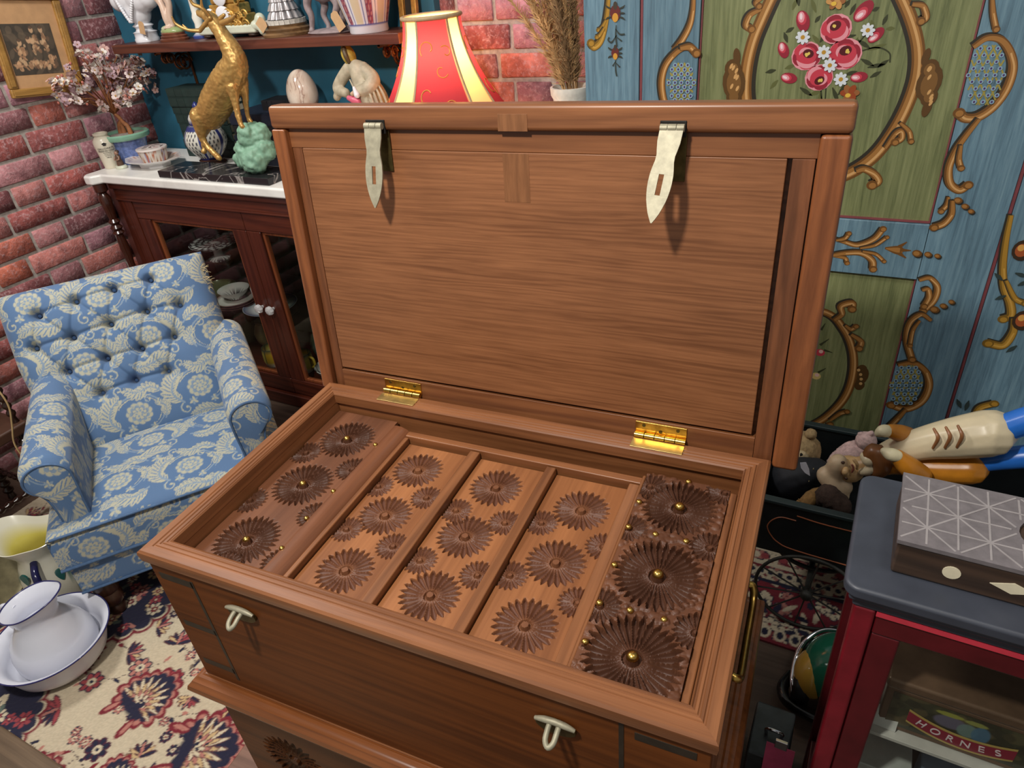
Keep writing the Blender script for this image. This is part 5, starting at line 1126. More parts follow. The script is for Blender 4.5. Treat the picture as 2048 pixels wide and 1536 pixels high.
# vase of pampas grass
p = at_y(1143, 200, 1.60); pv = root_at('pampas_vase', 'white crackled vase of dried pampas grass beside the painted wardrobe', 'vase', (min(p.x, .19), 1.60, MZ)); vz = at_y(1140, 172, 1.60).z - MZ
VW = plain('crackle_white', srgb(222, 218, 208), .3, 0, .12, 60)
MB().lathe([(.05, 0), (.06, .01), (.070, .08), (.068, .14), (.056, vz - .05), (.054, vz - .035), (.062, vz - .02), (.063, vz), (.056, vz + .001), (.05, vz - .03), (.05, vz - .06)], 36).build('vase_body', VW, pv, smooth=50)
STRAW = plain('pampas_straw', srgb(196, 156, 106), .9, 0, .3, 30); STRAW2 = plain('pampas_dark', srgb(150, 118, 82), .9, 0, .3, 30)
for k in range(22):
    ang = random.uniform(0, 2 * PI); spread = random.uniform(.02, .20); hgt = random.uniform(.28, .46); ax = Vector((math.cos(ang) * spread - .075, math.sin(ang) * spread * .35 - .02, hgt)); st0 = Vector((math.cos(ang) * .02, math.sin(ang) * .02, vz - .02))
    if pv.location.x + st0.x + ax.x > .195: ax.x = .195 - pv.location.x - st0.x - random.uniform(0, .03)
    m = MB(); pts = [st0 + ax * t + Vector((ax.x, ax.y, 0)) * (t * t - t) * .5 for t in np.linspace(0, 1, 7)]; m.tube(pts, .0018, 4)
    for q in range(230):
        t = random.uniform(.08, 1); i = min(5, int(t * 6)); c_ = pts[i].lerp(pts[i + 1], t * 6 - i); L = random.uniform(.016, .05) * (1.15 - .5 * t); d_ = (ax.normalized() + Vector((random.gauss(0, .5), random.gauss(0, .5), random.gauss(0, .3)))).normalized(); s_ = d_.orthogonal().normalized() * .0014
        m.add([c_ - s_, c_ + s_, c_ + d_ * L * .6 + s_ * .8, c_ + d_ * L], [(0, 1, 2, 3)])
    m.build('pampas_plume', STRAW if k % 3 else STRAW2, pv, fixn=False)
# ginger jar
p = at_y(425, 300, 1.53); gj = root_at('ginger_jar', 'blue and white lidded ginger jar on a dark stand behind the stag', 'jar', (p.x, 1.515, MZ))
MB().lathe([(.05, 0), (.055, .006), (.045, .014), (.05, .022), (.044, .026)], 24).build('stand', wood('dark_stand', srgb(38, 22, 18), srgb(70, 40, 30), 0), gj, smooth=40)
def ginger(a, z, r):
    t = (a / (2 * PI) * 6) % 1; blue, wh = srgb(44, 52, 110), srgb(206, 204, 192)
    if z < .035 or abs(z - .148) < .008: return blue
    if t < .16: return blue
    return srgb(60, 62, 70) if math.sin(a * 30) * math.sin(z * 210) > .35 and .28 < t < .9 else wh
MB().lathe([(.042, .0265), (.044, .032)] + [(.046 + .034 * math.sin(t * PI * .93), .034 + .12 * t) for t in np.linspace(.02, 1, 30)] + [(.036, .158)], 150, colfn=ginger).build('jar_body', VC, gj, smooth=60)
MB().lathe([(.042, .158), (.043, .164), (.043, .182), (.036, .195), (.02, .203), (.008, .205), (.007, .21), (.013, .218), (.012, .228), (.004, .238), (0, .24)], 60, colfn=lambda a, z, r: srgb(44, 52, 110) if z > .2 or z < .166 or math.sin(a * 8) > .55 else srgb(206, 204, 192)).build('jar_lid', VC, gj, smooth=60)
# the stag sculpture
p = at_z(455, 335, MZ); st = root_at('stag_sculpture', 'gilded stag rearing against a green rock on a black marble slab', 'sculpture', (p.x, 1.40, MZ)); SY = 1.40; Q = tracer(st, SY); LIMB_E[0] = ppm((p.x, SY, 1.2))
bm_ = NT('black_marble'); _v = bm_.coords(); n1 = bm_.noise(_v, 5, 3, .5, 1.0); bm_.link(bm_.ramp(n1, [(.485, srgb(38, 36, 38)), (.5, srgb(150, 144, 140)), (.515, srgb(34, 33, 36))]), bm_.b.inputs['Base Color']); bm_.set(Roughness=.18)
A = at_z(347, 345, MZ) - st.location; B = at_z(556, 352, MZ) - st.location
MB().box(A.x, B.x + .06, -.085, .055, 0, .026).build('marble_slab', bm_.m, st, bevel=.002)
tz = .026
def QZ(u, v, dy=0): q = Q(u, v, dy); return q
m = MB()
limb(m, Q, [(420, 232, 27), (432, 208, 31), (446, 180, 31), (462, 150, 29), (470, 124, 23), (462, 98, 18), (446, 72, 14), (434, 52, 12)], 16)
limb(m, Q, [(436, 56, 13), (424, 40, 12), (410, 30, 9), (398, 26, 6)], 12)                               # head lifted
limb(m, Q, [(398, 232, 18, -.03), (402, 258, 13, -.03), (404, 274, 8, -.03), (414, 292, 6, -.032), (432, 310, 6, -.036), (438, 316, 6, -.04)], 10)
limb(m, Q, [(418, 236, 16, .02), (408, 262, 10, .02), (406, 276, 6, .02), (408, 296, 5, .015), (408, 303, 6, .01)], 10)
limb(m, Q, [(464, 172, 13, -.025), (470, 200, 8, -.03), (474, 220, 6, -.035), (480, 244, 5, -.04), (486, 254, 5, -.04)], 10)
limb(m, Q, [(484, 162, 12, .02), (490, 190, 7, .02), (492, 210, 5.5, .02), (496, 232, 4.5, .02), (502, 244, 5, .02)], 10)
limb(m, Q, [(392, 236, 6), (388, 250, 4)], 8)
sg_ = m.build('stag', GOLDP, st, remesh=.0032); tx = bpy.data.textures.new('fur_ridges', 'CLOUDS'); tx.noise_scale = .011; dm = sg_.modifiers.new('fur', 'DISPLACE'); dm.texture = tx; dm.strength = .005; dm.mid_level = .5
m = MB()
for sy in (-.02, .02):
    limb(m, Q, [(418, 32, 4, sy), (404, 16, 3.4, sy * 1.8), (386, 8, 3, sy * 2.4), (376, -10, 1.5, sy * 2.8)], 7, 4); limb(m, Q, [(404, 16, 3, sy * 1.8), (402, -2, 1.5, sy * 2)], 6, 3)
    limb(m, Q, [(400, 62 if sy < 0 else 60, 3.4, sy), (376, 60, 3, sy * 2), (352, 48, 2.6, sy * 2.4), (344, 34, 1.4, sy * 2.6)], 7, 4); limb(m, Q, [(376, 60, 2.6, sy * 2), (366, 50, 1.4, sy * 2)], 6, 3); limb(m, Q, [(420, 36, 4, sy), (400, 62 if sy < 0 else 60, 3.4, sy)], 7, 4)
m.build('antlers', GOLDP, st, smooth=60)
m = MB(); limb(m, Q, [(444, 46, 5, -.02), (462, 38, 4, -.03), (470, 30, 1.5, -.035)], 8); limb(m, Q, [(438, 40, 5, .015), (448, 30, 3, .02)], 8); m.build('ears', GOLDP, st, smooth=60)
m = MB(); q0 = Q(505, 290)
for (u, v, r, dy) in ((505, 315, 34, 0), (512, 290, 32, .01), (500, 275, 26, -.01), (490, 262, 16, -.03), (520, 268, 24, .01), (530, 300, 26, .0), (488, 300, 22, -.02), (510, 320, 30, -.03), (506, 252, 12, .02), (484, 318, 20, 0)): m.ell(Q(u, v, dy), r * LIMB_E[0] * .88, 12, 8)
lowz = tz
m.v = [(x, y, max(z, lowz - .003)) for x, y, z in m.v]
rk = m.build('rock', plain('verdigris_rock', srgb(122, 160, 136), .55, 0, .18, 40, .5), st, remesh=.005)
tx = bpy.data.textures.new('rock_lumps', 'CLOUDS'); tx.noise_scale = .024; dm = rk.modifiers.new('lumps', 'DISPLACE'); dm.texture = tx; dm.strength = .02; dm.mid_level = .5
# ------------------------------------------------------------------ picture on the left wall
BLp, BRp, TRp = at_x(22, 198, XL + .012), at_x(169, 184, XL + .012), at_x(131, -4, XL + .012)
ex = (BRp - BLp).normalized(); up = (TRp - BRp); up = (up - ex * up.dot(ex)).normalized(); Wp, Hp = (BRp - BLp).length, .36
pf_ = thing('framed_print', 'gold framed old print of figures hanging on the brick wall', 'picture', tuple(BLp))
nrm = ex.cross(up)
if nrm.x < 0: nrm = -nrm
FM = Matrix(((ex.x, up.x, nrm.x, 0), (ex.y, up.y, nrm.y, 0), (ex.z, up.z, nrm.z, 0), (0, 0, 0, 1)))
GFR = wood('gold_frame', srgb(136, 98, 46), srgb(186, 142, 76), 1, 1, rough=.35)
fw = .032
for a in ((0, Wp, 0, fw), (0, Wp, Hp - fw, Hp), (0, fw, fw, Hp - fw), (Wp - fw, Wp, fw, Hp - fw)):
    q = MB(FM).box(a[0], a[1], a[2], a[3], 0, .018).build('frame_rail', GFR, pf_, bevel=.005)
    i = .009; MB(FM).box(a[0] + i * .8, a[1] - i * .8, a[2] + i * .8, a[3] - i * .8, .018, .0215).build('frame_bead', GFR, q, bevel=.002)
MB(FM).box(fw, Wp - fw, fw, Hp - fw, 0, .006).build('mount_board', plain('mount_board', srgb(196, 152, 108), .85, 0, .08, 30), pf_)
prn = Ras(120, 90, srgb(74, 66, 56))
for k in range(60): prn.ell(random.uniform(0, 120), random.uniform(0, 90), random.uniform(4, 16), random.uniform(4, 12), random.uniform(0, 3), random.choice((srgb(60, 54, 48), srgb(92, 80, 66), srgb(112, 96, 78))), .5)
gp = random.Random(6)
for (cx, cy, sx_, sy_, n_) in ((72, 58, 12, 16, 34), (94, 60, 9, 14, 26), (34, 40, 11, 12, 26), (60, 18, 40, 8, 50), (100, 26, 12, 8, 20), (18, 20, 10, 6, 14)):
    for _ in range(n_): prn.ell(gp.gauss(cx, sx_ * .5), gp.gauss(cy, sy_ * .5), gp.uniform(2, 6), gp.uniform(1.5, 5), gp.uniform(0, 3), srgb(*gp.choice(((206, 160, 120), (180, 138, 102), (214, 176, 136), (120, 94, 74), (150, 112, 84)))), .7)
for x, y in ((70, 80), (93, 80), (34, 58), (56, 62)): prn.ell(x, y, 5, 6, 0, srgb(206, 166, 128), .9); prn.ell(x, y + 4, 5, 3, 0, srgb(84, 66, 54), .9)
m = MB(FM); nx_, ny_ = 120, 90; x0, x1, y0, y1 = Wp * .14, Wp * .78, fw + .045, Hp - .11
m.add([(x0 + (x1 - x0) * i / nx_, y0 + (y1 - y0) * k / ny_, .0068) for i in range(nx_ + 1) for k in range(ny_ + 1)], [(i * (ny_ + 1) + k, (i + 1) * (ny_ + 1) + k, (i + 1) * (ny_ + 1) + k + 1, i * (ny_ + 1) + k + 1) for i in range(nx_) for k in range(ny_)], [tuple(prn.at(min(i, 119), min(k, 89))) for i in range(nx_ + 1) for k in range(ny_ + 1)])
m.build('print', VCM, pf_, fixn=False)
# ------------------------------------------------------------------ china inside the cabinet
def shelfpos(u, v, z):
    p = at_z(u, v, z); p.y = min(max(p.y, CF + .13), CB - .165); return p
TRANS = lambda a, z, r: srgb(52, 50, 54) if math.sin(a * 11 + r * 90) * math.sin(r * 160 - a * 7) > -.1 and r > .02 else srgb(206, 204, 204)
Z1, Z2, Z3 = .1004, .3434, .6084
t = root_at('cake_stand', 'black and white transfer printed cake stand behind the left glass door', 'cake stand', shelfpos(418, 528, Z3))
MB().lathe([(.045, 0), (.047, .006), (.02, .016), (.016, .05), (.03, .06), (.09, .066), (.105, .076), (.106, .079), (.1, .076)] + [(.1 * (1 - k), .0735) for k in np.linspace(.05, .98, 16)], 72, colfn=TRANS).build('stand_body', VC, t, smooth=50)
def plates(n, u, v, z, R, colf, label, group):
    p = shelfpos(u, v, z)
    for k in range(n):
        o = root_at('plate', label.format(['lowest', 'second', 'third', 'topmost'][k if k < n - 1 else 3]), 'plate', (p.x, p.y, z + k * .0105), group)
        MB().lathe([(R * .55, 0), (R * .58, .003), (R * .8, .006), (R, .016), (R, .0175), (R * .97, .018), (R * .8, .010), (R * .6, .0075)] + [(R * .58 * (1 - q), .0072) for q in np.linspace(.05, .98, 8)], 56, colfn=colf).build('plate_body', VC, o, smooth=50)
WHT = lambda a, z, r: srgb(206, 202, 196)
plates(3, 476, 610, Z2, .095, lambda a, z, r: srgb(96, 60, 52) if r > .088 else srgb(206, 202, 196), 'white plate with a brown rim, {} of the pile in the cabinet', 'plates piled in the cabinet')
p = shelfpos(476, 610, Z2); o = root_at('bowl', 'small white bowl with a grey printed inside on the piled plates', 'bowl', (p.x + .004, p.y, Z2 + .0385))
MB().lathe([(.03, 0), (.034, .006), (.06, .028), (.07, .045), (.0715, .046), (.069, .045), (.058, .028), (.03, .009), (.001, .008)], 48, colfn=lambda a, z, r: TRANS(a, z, r) if z < .03 and r < .058 else srgb(214, 212, 210)).build('bowl_body', VC, o, smooth=50)
p = shelfpos(570, 585, Z2) + Vector((.035, 0, 0))
o = root_at('plate', 'white oval plate under the ribbed jug behind the right glass door', 'plate', (p.x + .02, p.y, Z2)); MB().lathe([(.07, 0), (.075, .004), (.12, .016), (.122, .019), (.118, .0185), (.08, .008), (.001, .007)], 48, cs=[srgb(200, 204, 210)] * 4 + [srgb(84, 96, 130)] + [srgb(206, 208, 212)] * 2).build('plate_body', VC, o, smooth=50)
o = root_at('ribbed_jug', 'white ribbed jug with blue sprigs standing on the oval plate', 'jug', (p.x + .02, p.y, Z2 + .0195)); n = 64; prof = [(.04, 0), (.046, .01), (.058, .05), (.062, .09), (.05, .13), (.045, .15), (.052, .175), (.05, .175), (.043, .15)]
MB().add([(r * (1 + .03 * math.cos(k * 2 * PI / n * 14)) * math.cos(2 * PI * k / n), r * (1 + .03 * math.cos(k * 2 * PI / n * 14)) * math.sin(2 * PI * k / n), z) for r, z in prof for k in range(n)], [(i * n + k, i * n + (k + 1) % n, (i + 1) * n + (k + 1) % n, (i + 1) * n + k) for i in range(len(prof) - 1) for k in range(n)] + [tuple(range(n - 1, -1, -1))], [srgb(58, 70, 120) if (.11 < z < .16 and math.sin(k * 1.3) > .2) else srgb(206, 210, 218) for r, z in prof for k in range(n)]).build('jug_body', VC, o, smooth=60)
MB().color(srgb(206, 210, 218)).tube(spline([(.045, 0, .155), (.08, 0, .16), (.092, 0, .12), (.058, 0, .06)], 6), .008, 10).build('handle', VC, o, smooth=60)
LEMON = lambda a, z, r: srgb(206, 206, 200) if z < .012 else (srgb(52, 70, 60) if z > .085 else (srgb(196, 156, 40) if math.sin(a * 4) > 0 and .02 < z < .075 else (srgb(70, 84, 48) if math.sin(a * 8 + 1) > .3 else srgb(206, 186, 90))))
for u, v, lab in ((527, 745, 'yellow lemon painted mug with a green rim by the left door'), (606, 745, 'lemon painted mug seen through the right glass door')):
    o = root_at('lemon_mug', lab, 'mug', shelfpos(u, v, Z1), 'lemon mugs in the cabinet'); MB().lathe([(.036, 0), (.04, .004), (.046, .03), (.045, .07), (.042, .092), (.04, .092), (.042, .07), (.04, .01), (.001, .008)], 48, colfn=LEMON).build('mug_body', VC, o, smooth=50)
    MB().color(srgb(190, 160, 60)).tube(spline([(.044, 0, .078), (.066, 0, .074), (.068, 0, .04), (.045, 0, .025)], 5), .006, 8).build('handle', VC, o, smooth=60)
o = root_at('striped_bowl', 'white bowl with black painted pattern low in the cabinet', 'bowl', shelfpos(650, 772, Z1)); MB().lathe([(.035, 0), (.04, .005), (.07, .04), (.08, .065), (.078, .066), (.066, .04), (.03, .01), (.001, .009)], 64, colfn=lambda a, z, r: srgb(36, 32, 34) if math.sin(a * 9 + z * 120) > .1 and z > .02 else srgb(214, 210, 206)).build('bowl_body', VC, o, smooth=50)
for k, (x, lab, c_) in enumerate(((-1.66, 'olive green glass dish at the back of the lower glass shelf', (112, 116, 84)), (-.80, 'grey green glass bowl at the right of the lower glass shelf', (92, 110, 100)))):
    o = root_at('glass_dish', lab, 'dish', (x, 1.565, Z2), 'glass dishes in the cabinet'); o.scale = (.82, .82, .9); MB().lathe([(.05, 0), (.055, .006), (.09, .03), (.105, .06), (.103, .06), (.085, .03), (.04, .01), (.001, .009)], 40).build('dish_body', plain(f'olive_glass_{k}', srgb(*c_), .15, 0, .1, 20), o, smooth=50)
for k, (u, v, h, c_, lab) in enumerate(((470, 700, .17, (120, 118, 90), 'tall olive vase on the cabinet floor behind the mug'), (520, 700, .13, (150, 130, 100), 'tan pot on the cabinet floor behind the lemon mug'), (640, 700, .14, (70, 90, 80), 'dark green pot on the cabinet floor by the right door'))):
    p = shelfpos(u, v, Z1); o = root_at('pot', lab, 'pot', (p.x + .06 * (k == 2), 1.60, Z1)); MB().lathe([(.035, 0), (.05, h * .2), (.058, h * .5), (.045, h * .8), (.036, h * .9), (.042, h), (.038, h), (.032, h * .88), (.001, h * .8)], 32).build('pot_body', plain(f'cabinet_pot_{k}', srgb(*c_), .3, 0, .15, 20), o, smooth=50)
# ------------------------------------------------------------------ rugs
def rug(name, label, x0, x1, y0, y1, step, draw, rz=0):
    r = Ras(int((x1 - x0) / step), int((y1 - y0) / step), srgb(196, 182, 156)); draw(r, lambda x: (x - x0) / step, lambda y: (y - y0) / step, 1 / step)
    X, Y = np.meshgrid(np.linspace(x0, x1, r.w), np.linspace(y0, y1, r.h), indexing='ij'); g = np.random.default_rng(2)
    P = np.stack([X, Y, .0075 + g.uniform(-.0008, .0008, X.shape)], -1); C = r.a * (1 + g.uniform(-.10, .10, X.shape))[..., None]
    o = np_grid(name, P, C, vcol('rug_pile', .95, bumpscale=700, bump=.6, sheen=.1), None, (0, 0, -.007)); return tag(o, label, 'rug')
NAVY, CRIM, CRIM2, ROSE, CRE, TAN = srgb(28, 28, 54), srgb(118, 28, 42), srgb(150, 60, 66), srgb(176, 116, 104), srgb(206, 192, 164), srgb(196, 168, 124)
def persian(r, fx, fy, k):
    g = random.Random(8)
    def W(u, v): p = at_z(u, v, 0); return fx(p.x), fy(p.y)
    def vine(x, y, a, n):
        pts = [(x, y)]
        for i in range(n): a += g.gauss(0, .55); x += math.cos(a) * 11; y += math.sin(a) * 11; pts.append((x, y))
        r.stroke(pts, .55, .55, srgb(92, 76, 72), 6)
        for q in pts[1:]:
            r.leaf(q[0], q[1], g.uniform(4, 7), 2.6, g.uniform(0, 6.3), g.choice((srgb(110, 96, 84), NAVY, CRIM, ROSE)))
    def rosette(x, y, R, c1, c2, c3):
        n = 7
        for i in range(n): a = 2 * PI * i / n; r.ell(x + math.cos(a) * R * .62, y + math.sin(a) * R * .62, R * .36, R * .30, a, NAVY if c1 != NAVY else srgb(80, 30, 50))
        for i in range(n): a = 2 * PI * i / n; r.ell(x + math.cos(a) * R * .6, y + math.sin(a) * R * .6, R * .27, R * .21, a, c1)
        r.ell(x, y, R * .36, R * .36, 0, c2); r.ell(x, y, R * .16, R * .16, 0, c3)
    def palm(x, y, R, a):
        for sg in (-1, 1):
            for q in (.5, .9, 1.3): r.leaf(x, y, R * 1.1, R * .34, a + sg * q, srgb(84, 40, 48)); r.leaf(x, y, R, R * .22, a + sg * q, g.choice((CRIM2, NAVY, TAN)))
        r.leaf(x, y, R * 1.2, R * .36, a, NAVY); r.leaf(x, y, R * 1.05, R * .2, a, ROSE)
    def cartouche(x, y, R, a0=1.2):
        for i in range(13):                                   # flame-edged crimson border, open at the foot
            a = a0 + (i - 6) * .40; q = R * (.95 + .12 * math.cos(3 * (a - a0))); r.ell(x + math.cos(a) * q * .9, y + math.sin(a) * q * .8, R * .30, R * .2, a, CRIM)
        for i in range(13): a = a0 + (i - 6) * .40; q = R * (.88 + .12 * math.cos(3 * (a - a0))); r.ell(x + math.cos(a) * q * .9, y + math.sin(a) * q * .8, R * .22, R * .15, a, ROSE)
        for i in range(13): a = a0 + (i - 6) * .42; q = R * (.74 + .1 * math.cos(3 * (a - a0))); r.ell(x + math.cos(a) * q * .85, y + math.sin(a) * q * .78, R * .26, R * .2, a, NAVY)
        r.ell(x, y, R * .72, R * .66, a0, NAVY)
        bx, by = x - math.cos(a0) * R * .3, y - math.sin(a0) * R * .3
        for q, n, c_ in ((.95, 11, CRE), (.72, 9, TAN), (.5, 7, ROSE), (.34, 5, CRE)):
            for i in range(n): a = a0 + (i - (n - 1) / 2) * 3.6 / n; r.leaf(bx, by, R * q, R * .16, a, srgb(96, 60, 60)); r.leaf(bx, by, R * q * .96, R * .11, a, c_)
        for _ in range(9): a, q = g.uniform(0, 6.3), g.uniform(.05, .35) * R; r.ell(bx + math.cos(a) * q, by + math.sin(a) * q, 1.4, 1.0, a, NAVY)
        for sg in (-1, 1):
            a = a0 + sg * 2.5; r.leaf(x + math.cos(a) * R * .8, y + math.sin(a) * R * .8, R * .7, R * .3, a + sg * .4, CRIM); r.leaf(x + math.cos(a) * R * .85, y + math.sin(a) * R * .85, R * .5, R * .14, a + sg * .4, ROSE)
    for i in range(90): vine(g.uniform(0, r.w), g.uniform(0, r.h), g.uniform(0, 6.3), 6)
    for i in range(19):
        for j in range(15):
            x = (i + .5 + g.uniform(-.25, .25)) * r.w / 19; y = (j + .5 + g.uniform(-.25, .25)) * r.h / 15; q = g.random()
            if q < .34: rosette(x, y, g.uniform(5.5, 9), g.choice((CRIM2, ROSE, NAVY, TAN)), CRE, NAVY)
            elif q < .68: palm(x, y, g.uniform(8, 13), g.uniform(0, 6.3))
            else:
                for _ in range(3): rosette(x + g.uniform(-9, 9), y + g.uniform(-9, 9), g.uniform(3.5, 5), g.choice((CRIM, NAVY, ROSE)), CRE, CRIM)
    def navyzone(x, y, R):
        for i in range(16): a = 2 * PI * i / 16; r.ell(x + math.cos(a) * R, y + math.sin(a) * R, R * .26, R * .26, 0, CRIM)
        for i in range(16): a = 2 * PI * i / 16; r.ell(x + math.cos(a) * R, y + math.sin(a) * R, R * .19, R * .19, 0, CRE)
        for i in range(16): a = 2 * PI * i / 16; r.ell(x + math.cos(a) * R * .96, y + math.sin(a) * R * .96, R * .18, R * .18, 0, NAVY)
        r.ell(x, y, R * 1.02, R * 1.02, 0, NAVY)
        for _ in range(int(R * R / 42)):
            a, q = g.uniform(0, 6.3), R * math.sqrt(g.random()) * .9; xx, yy = x + math.cos(a) * q, y + math.sin(a) * q
            if g.random() < .5: rosette(xx, yy, g.uniform(5, 8), g.choice((CRE, TAN, ROSE, CRIM2)), CRIM, CRE)
            else: r.leaf(xx, yy, g.uniform(6, 11), 3.5, g.uniform(0, 6.3), g.choice((CRE, ROSE, srgb(90, 104, 96))))
    navyzone(*W(262, 1200), 34); navyzone(*W(-20, 1450), 30); navyzone(*W(60, 1180), 36)
    cartouche(*W(297, 1395), 21, 1.3); cartouche(*W(410, 1500), 24, .4); cartouche(*W(180, 1300), 11, 2.5); cartouche(*W(60, 1560), 18, .8); cartouche(*W(230, 1560), 14, 2.2)
rug('patterned_rug', 'cream Persian rug with crimson and navy flowers under the armchair', -1.62, .3, -.55, .95, .004, persian)
def redrug(r, fx, fy, k):
    g = random.Random(4); r.a[:] = CRIM
    for _ in range(520):
        x, y = g.uniform(0, r.w), g.uniform(0, r.h); q = g.random()
        if q < .45: r.leaf(x, y, g.uniform(6, 14), g.uniform(3, 5), g.uniform(0, 6.3), g.choice((CRE, CRE, NAVY)))
        elif q < .75: r.flower(x, y, g.uniform(4, 8), 6, g.choice((CRE, ROSE)), NAVY, CRIM, 1)
        else: r.stroke([(x, y), (x + g.uniform(-12, 12), y + g.uniform(-8, 8)), (x + g.uniform(-20, 20), y + g.uniform(-14, 14))], 1.3, 1, CRE, 5)
    h = r.h
    for y0, y1, c_ in ((0, 3, CRIM), (h - 12, h, CRE), (h - 26, h - 22, CRE), (h - 42, h - 39, NAVY)): r.a[:, y0:y1] = c_
    for i in range(60): r.ell((i + .5) * r.w / 60, h - 17, 3, 3.4, 0, CRE if i % 2 else CRIM2); r.ell((i + .5) * r.w / 60, h - 32, 3.6, 4, 0, CRE); r.ell((i + .5) * r.w / 60, h - 32, 2, 2.2, 0, NAVY)
    for i in range(40): r.ell((i + .5) * r.w / 40, 8, 4, 5, 0, CRE); r.ell((i + .5) * r.w / 40, 8, 2.2, 3, 0, NAVY)
rug('red_rug', 'crimson bordered rug lying under the black toy cart', .62, 2.2, .865, 1.24, .004, redrug)
# ------------------------------------------------------------------ things on the floor at the left
ENM = plain('white_enamel', srgb(214, 216, 226), .18, 0, .03, 8); ENB = plain('blue_enamel_edge', srgb(44, 44, 96), .25)
RUGZ = .0085
bs = root_at('enamel_basin', 'white enamel wash basin with a thin blue rim on the rug', 'basin', (-.805, .025, RUGZ)); BR = .150
def bas(a): return 1 + .0 * math.cos(a) 
MB().lathe([(.075, 0), (.1, .006), (.122, .03), (.132, .06), (.133, .085), (.146, .102), (.156, .108), (.155, .1095), (.143, .104), (.129, .088), (.127, .06), (.116, .032), (.094, .010), (.001, .008)], 64).build('basin_body', ENM, bs, smooth=50)
MB().tube([(.1558 * math.cos(a), .1558 * math.sin(a), .1085) for a in np.linspace(0, 2 * PI, 64, endpoint=False)], .0022, 6, closed=True).build('blue_rim', ENB, bs, smooth=60)
ju = root_at('enamel_jug', 'white enamel water jug with flared lip standing in the basin', 'jug', (-.812, .03, RUGZ + .0085))
n = 64
def jugring(r, z, k):      # k: how much of a pouring lip
    vs = []
    for j in range(n):
        a = 2 * PI * j / n; d = math.cos(a - .75); q = r * (1 + k * .28 * max(0, d) ** 3); vs.append((q * math.cos(a), q * math.sin(a), z + k * .028 * max(0, d) ** 2 - k * .012 * max(0, -d)))
    return vs
prof = [(.072, 0, 0), (.095, .01, 0), (.106, .04, 0), (.105, .08, 0), (.092, .12, 0), (.068, .155, 0), (.056, .178, 0), (.055, .19, .2), (.062, .21, .6), (.074, .232, 1), (.0745, .234, 1), (.072, .232, 1), (.06, .21, .6), (.052, .19, .2), (.052, .175, 0), (.06, .15, 0), (.001, .13, 0)]
vs = []
for r_, z_, k_ in prof: vs += jugring(r_, z_, k_)
MB().add(vs, [(i * n + j, i * n + (j + 1) % n, (i + 1) * n + (j + 1) % n, (i + 1) * n + j) for i in range(len(prof) - 1) for j in range(n)] + [tuple(range(n - 1, -1, -1))]).build('jug_body', ENM, ju, smooth=60)
MB().tube([Vector(p) for p in jugring(.0748, .2335, 1)], .0022, 6, closed=True).build('blue_rim', ENB, ju, smooth=60)
MB().tube(spline([(-.05, -.035, .20), (-.085, -.06, .20), (-.105, -.075, .15), (-.075, -.055, .09)], 6), .008, 10).build('handle', ENM, ju, smooth=60)
ju.rotation_euler = (0, 0, math.radians(-20))
pt = root_at('floral_pitcher', 'large cream pitcher with painted leaves and dark blue handle by the armchair', 'pitcher', (-1.03, .185, RUGZ))
def pitc(a, z, r):
    q = math.sin(a * 3 + 1.0) * math.cos((z - .12) * 20)
    return srgb(44, 100, 92) if q > .82 and .05 < z < .2 else (srgb(170, 60, 84) if q < -.9 and .05 < z < .2 else srgb(206, 202, 184))
prof = [(.06, 0, 0), (.07, .006, 0), (.08, .04, 0), (.088, .09, 0), (.084, .14, 0), (.07, .18, 0), (.06, .205, 0), (.064, .225, .5), (.08, .255, 1), (.088, .272, 1.2), (.086, .273, 1.2), (.074, .255, 1), (.058, .225, .5), (.054, .2, 0), (.064, .17, 0), (.07, .12, 0), (.001, .1, 0)]
vs = []; cs = []
for i, (r_, z_, k_) in enumerate(prof):
    for j in range(n):
        a = 2 * PI * j / n; d = math.cos(a - 3.6); q = r_ * (1 + k_ * .32 * max(0, d) ** 3 + k_ * .06 * math.cos(4 * a)); vs.append((q * math.cos(a), q * math.sin(a), z_ + k_ * .03 * max(0, d) ** 2)); cs.append(srgb(196, 184, 90) if i > 11 else pitc(a, z_, r_))
MB().add(vs, [(i * n + j, i * n + (j + 1) % n, (i + 1) * n + (j + 1) % n, (i + 1) * n + j) for i in range(len(prof) - 1) for j in range(n)] + [tuple(range(n - 1, -1, -1))], cs).build('pitcher_body', VC, pt, smooth=60)
MB().tube(spline([(.05, -.045, .215), (.088, -.07, .20), (.105, -.08, .15), (.085, -.062, .09)], 6), .011, 10).build('handle', plain('cobalt_handle', srgb(26, 26, 62), .15), pt, smooth=60)
for k, (a, z) in enumerate(((-.15, .15), (-.75, .10), (-1.2, .17))):
    m = MB(Matrix.Rotation(a, 4, 'Z') @ Matrix.Translation((.0875, 0, z)) @ Matrix.Rotation(PI / 2, 4, 'Y')); m.prism([(-.022 * math.cos(t_), .011 * math.sin(t_) * (1 + .5 * math.cos(t_))) for t_ in np.linspace(0, 2 * PI, 16, endpoint=False)], -.004, .0015); m.build('painted_leaf', plain('leaf_teal', srgb(34, 92, 88), .2), pt)
tr = root_at('metal_tray', 'round dull brass tray leaning at the left behind the pitcher', 'tray', (-1.22, .06, RUGZ + .012)); m = MB(Matrix.Rotation(.35, 4, 'Z') @ Matrix.Translation((0, 0, .17)) @ Matrix.Rotation(math.radians(62), 4, 'Y')); m.lathe([(.168, 0), (.172, .012), (.166, .014), (.155, .004), (.001, .002)], 48); m.build('tray_body', plain('dull_brass', srgb(120, 112, 84), .45, .5, .25, 30), tr, smooth=50)
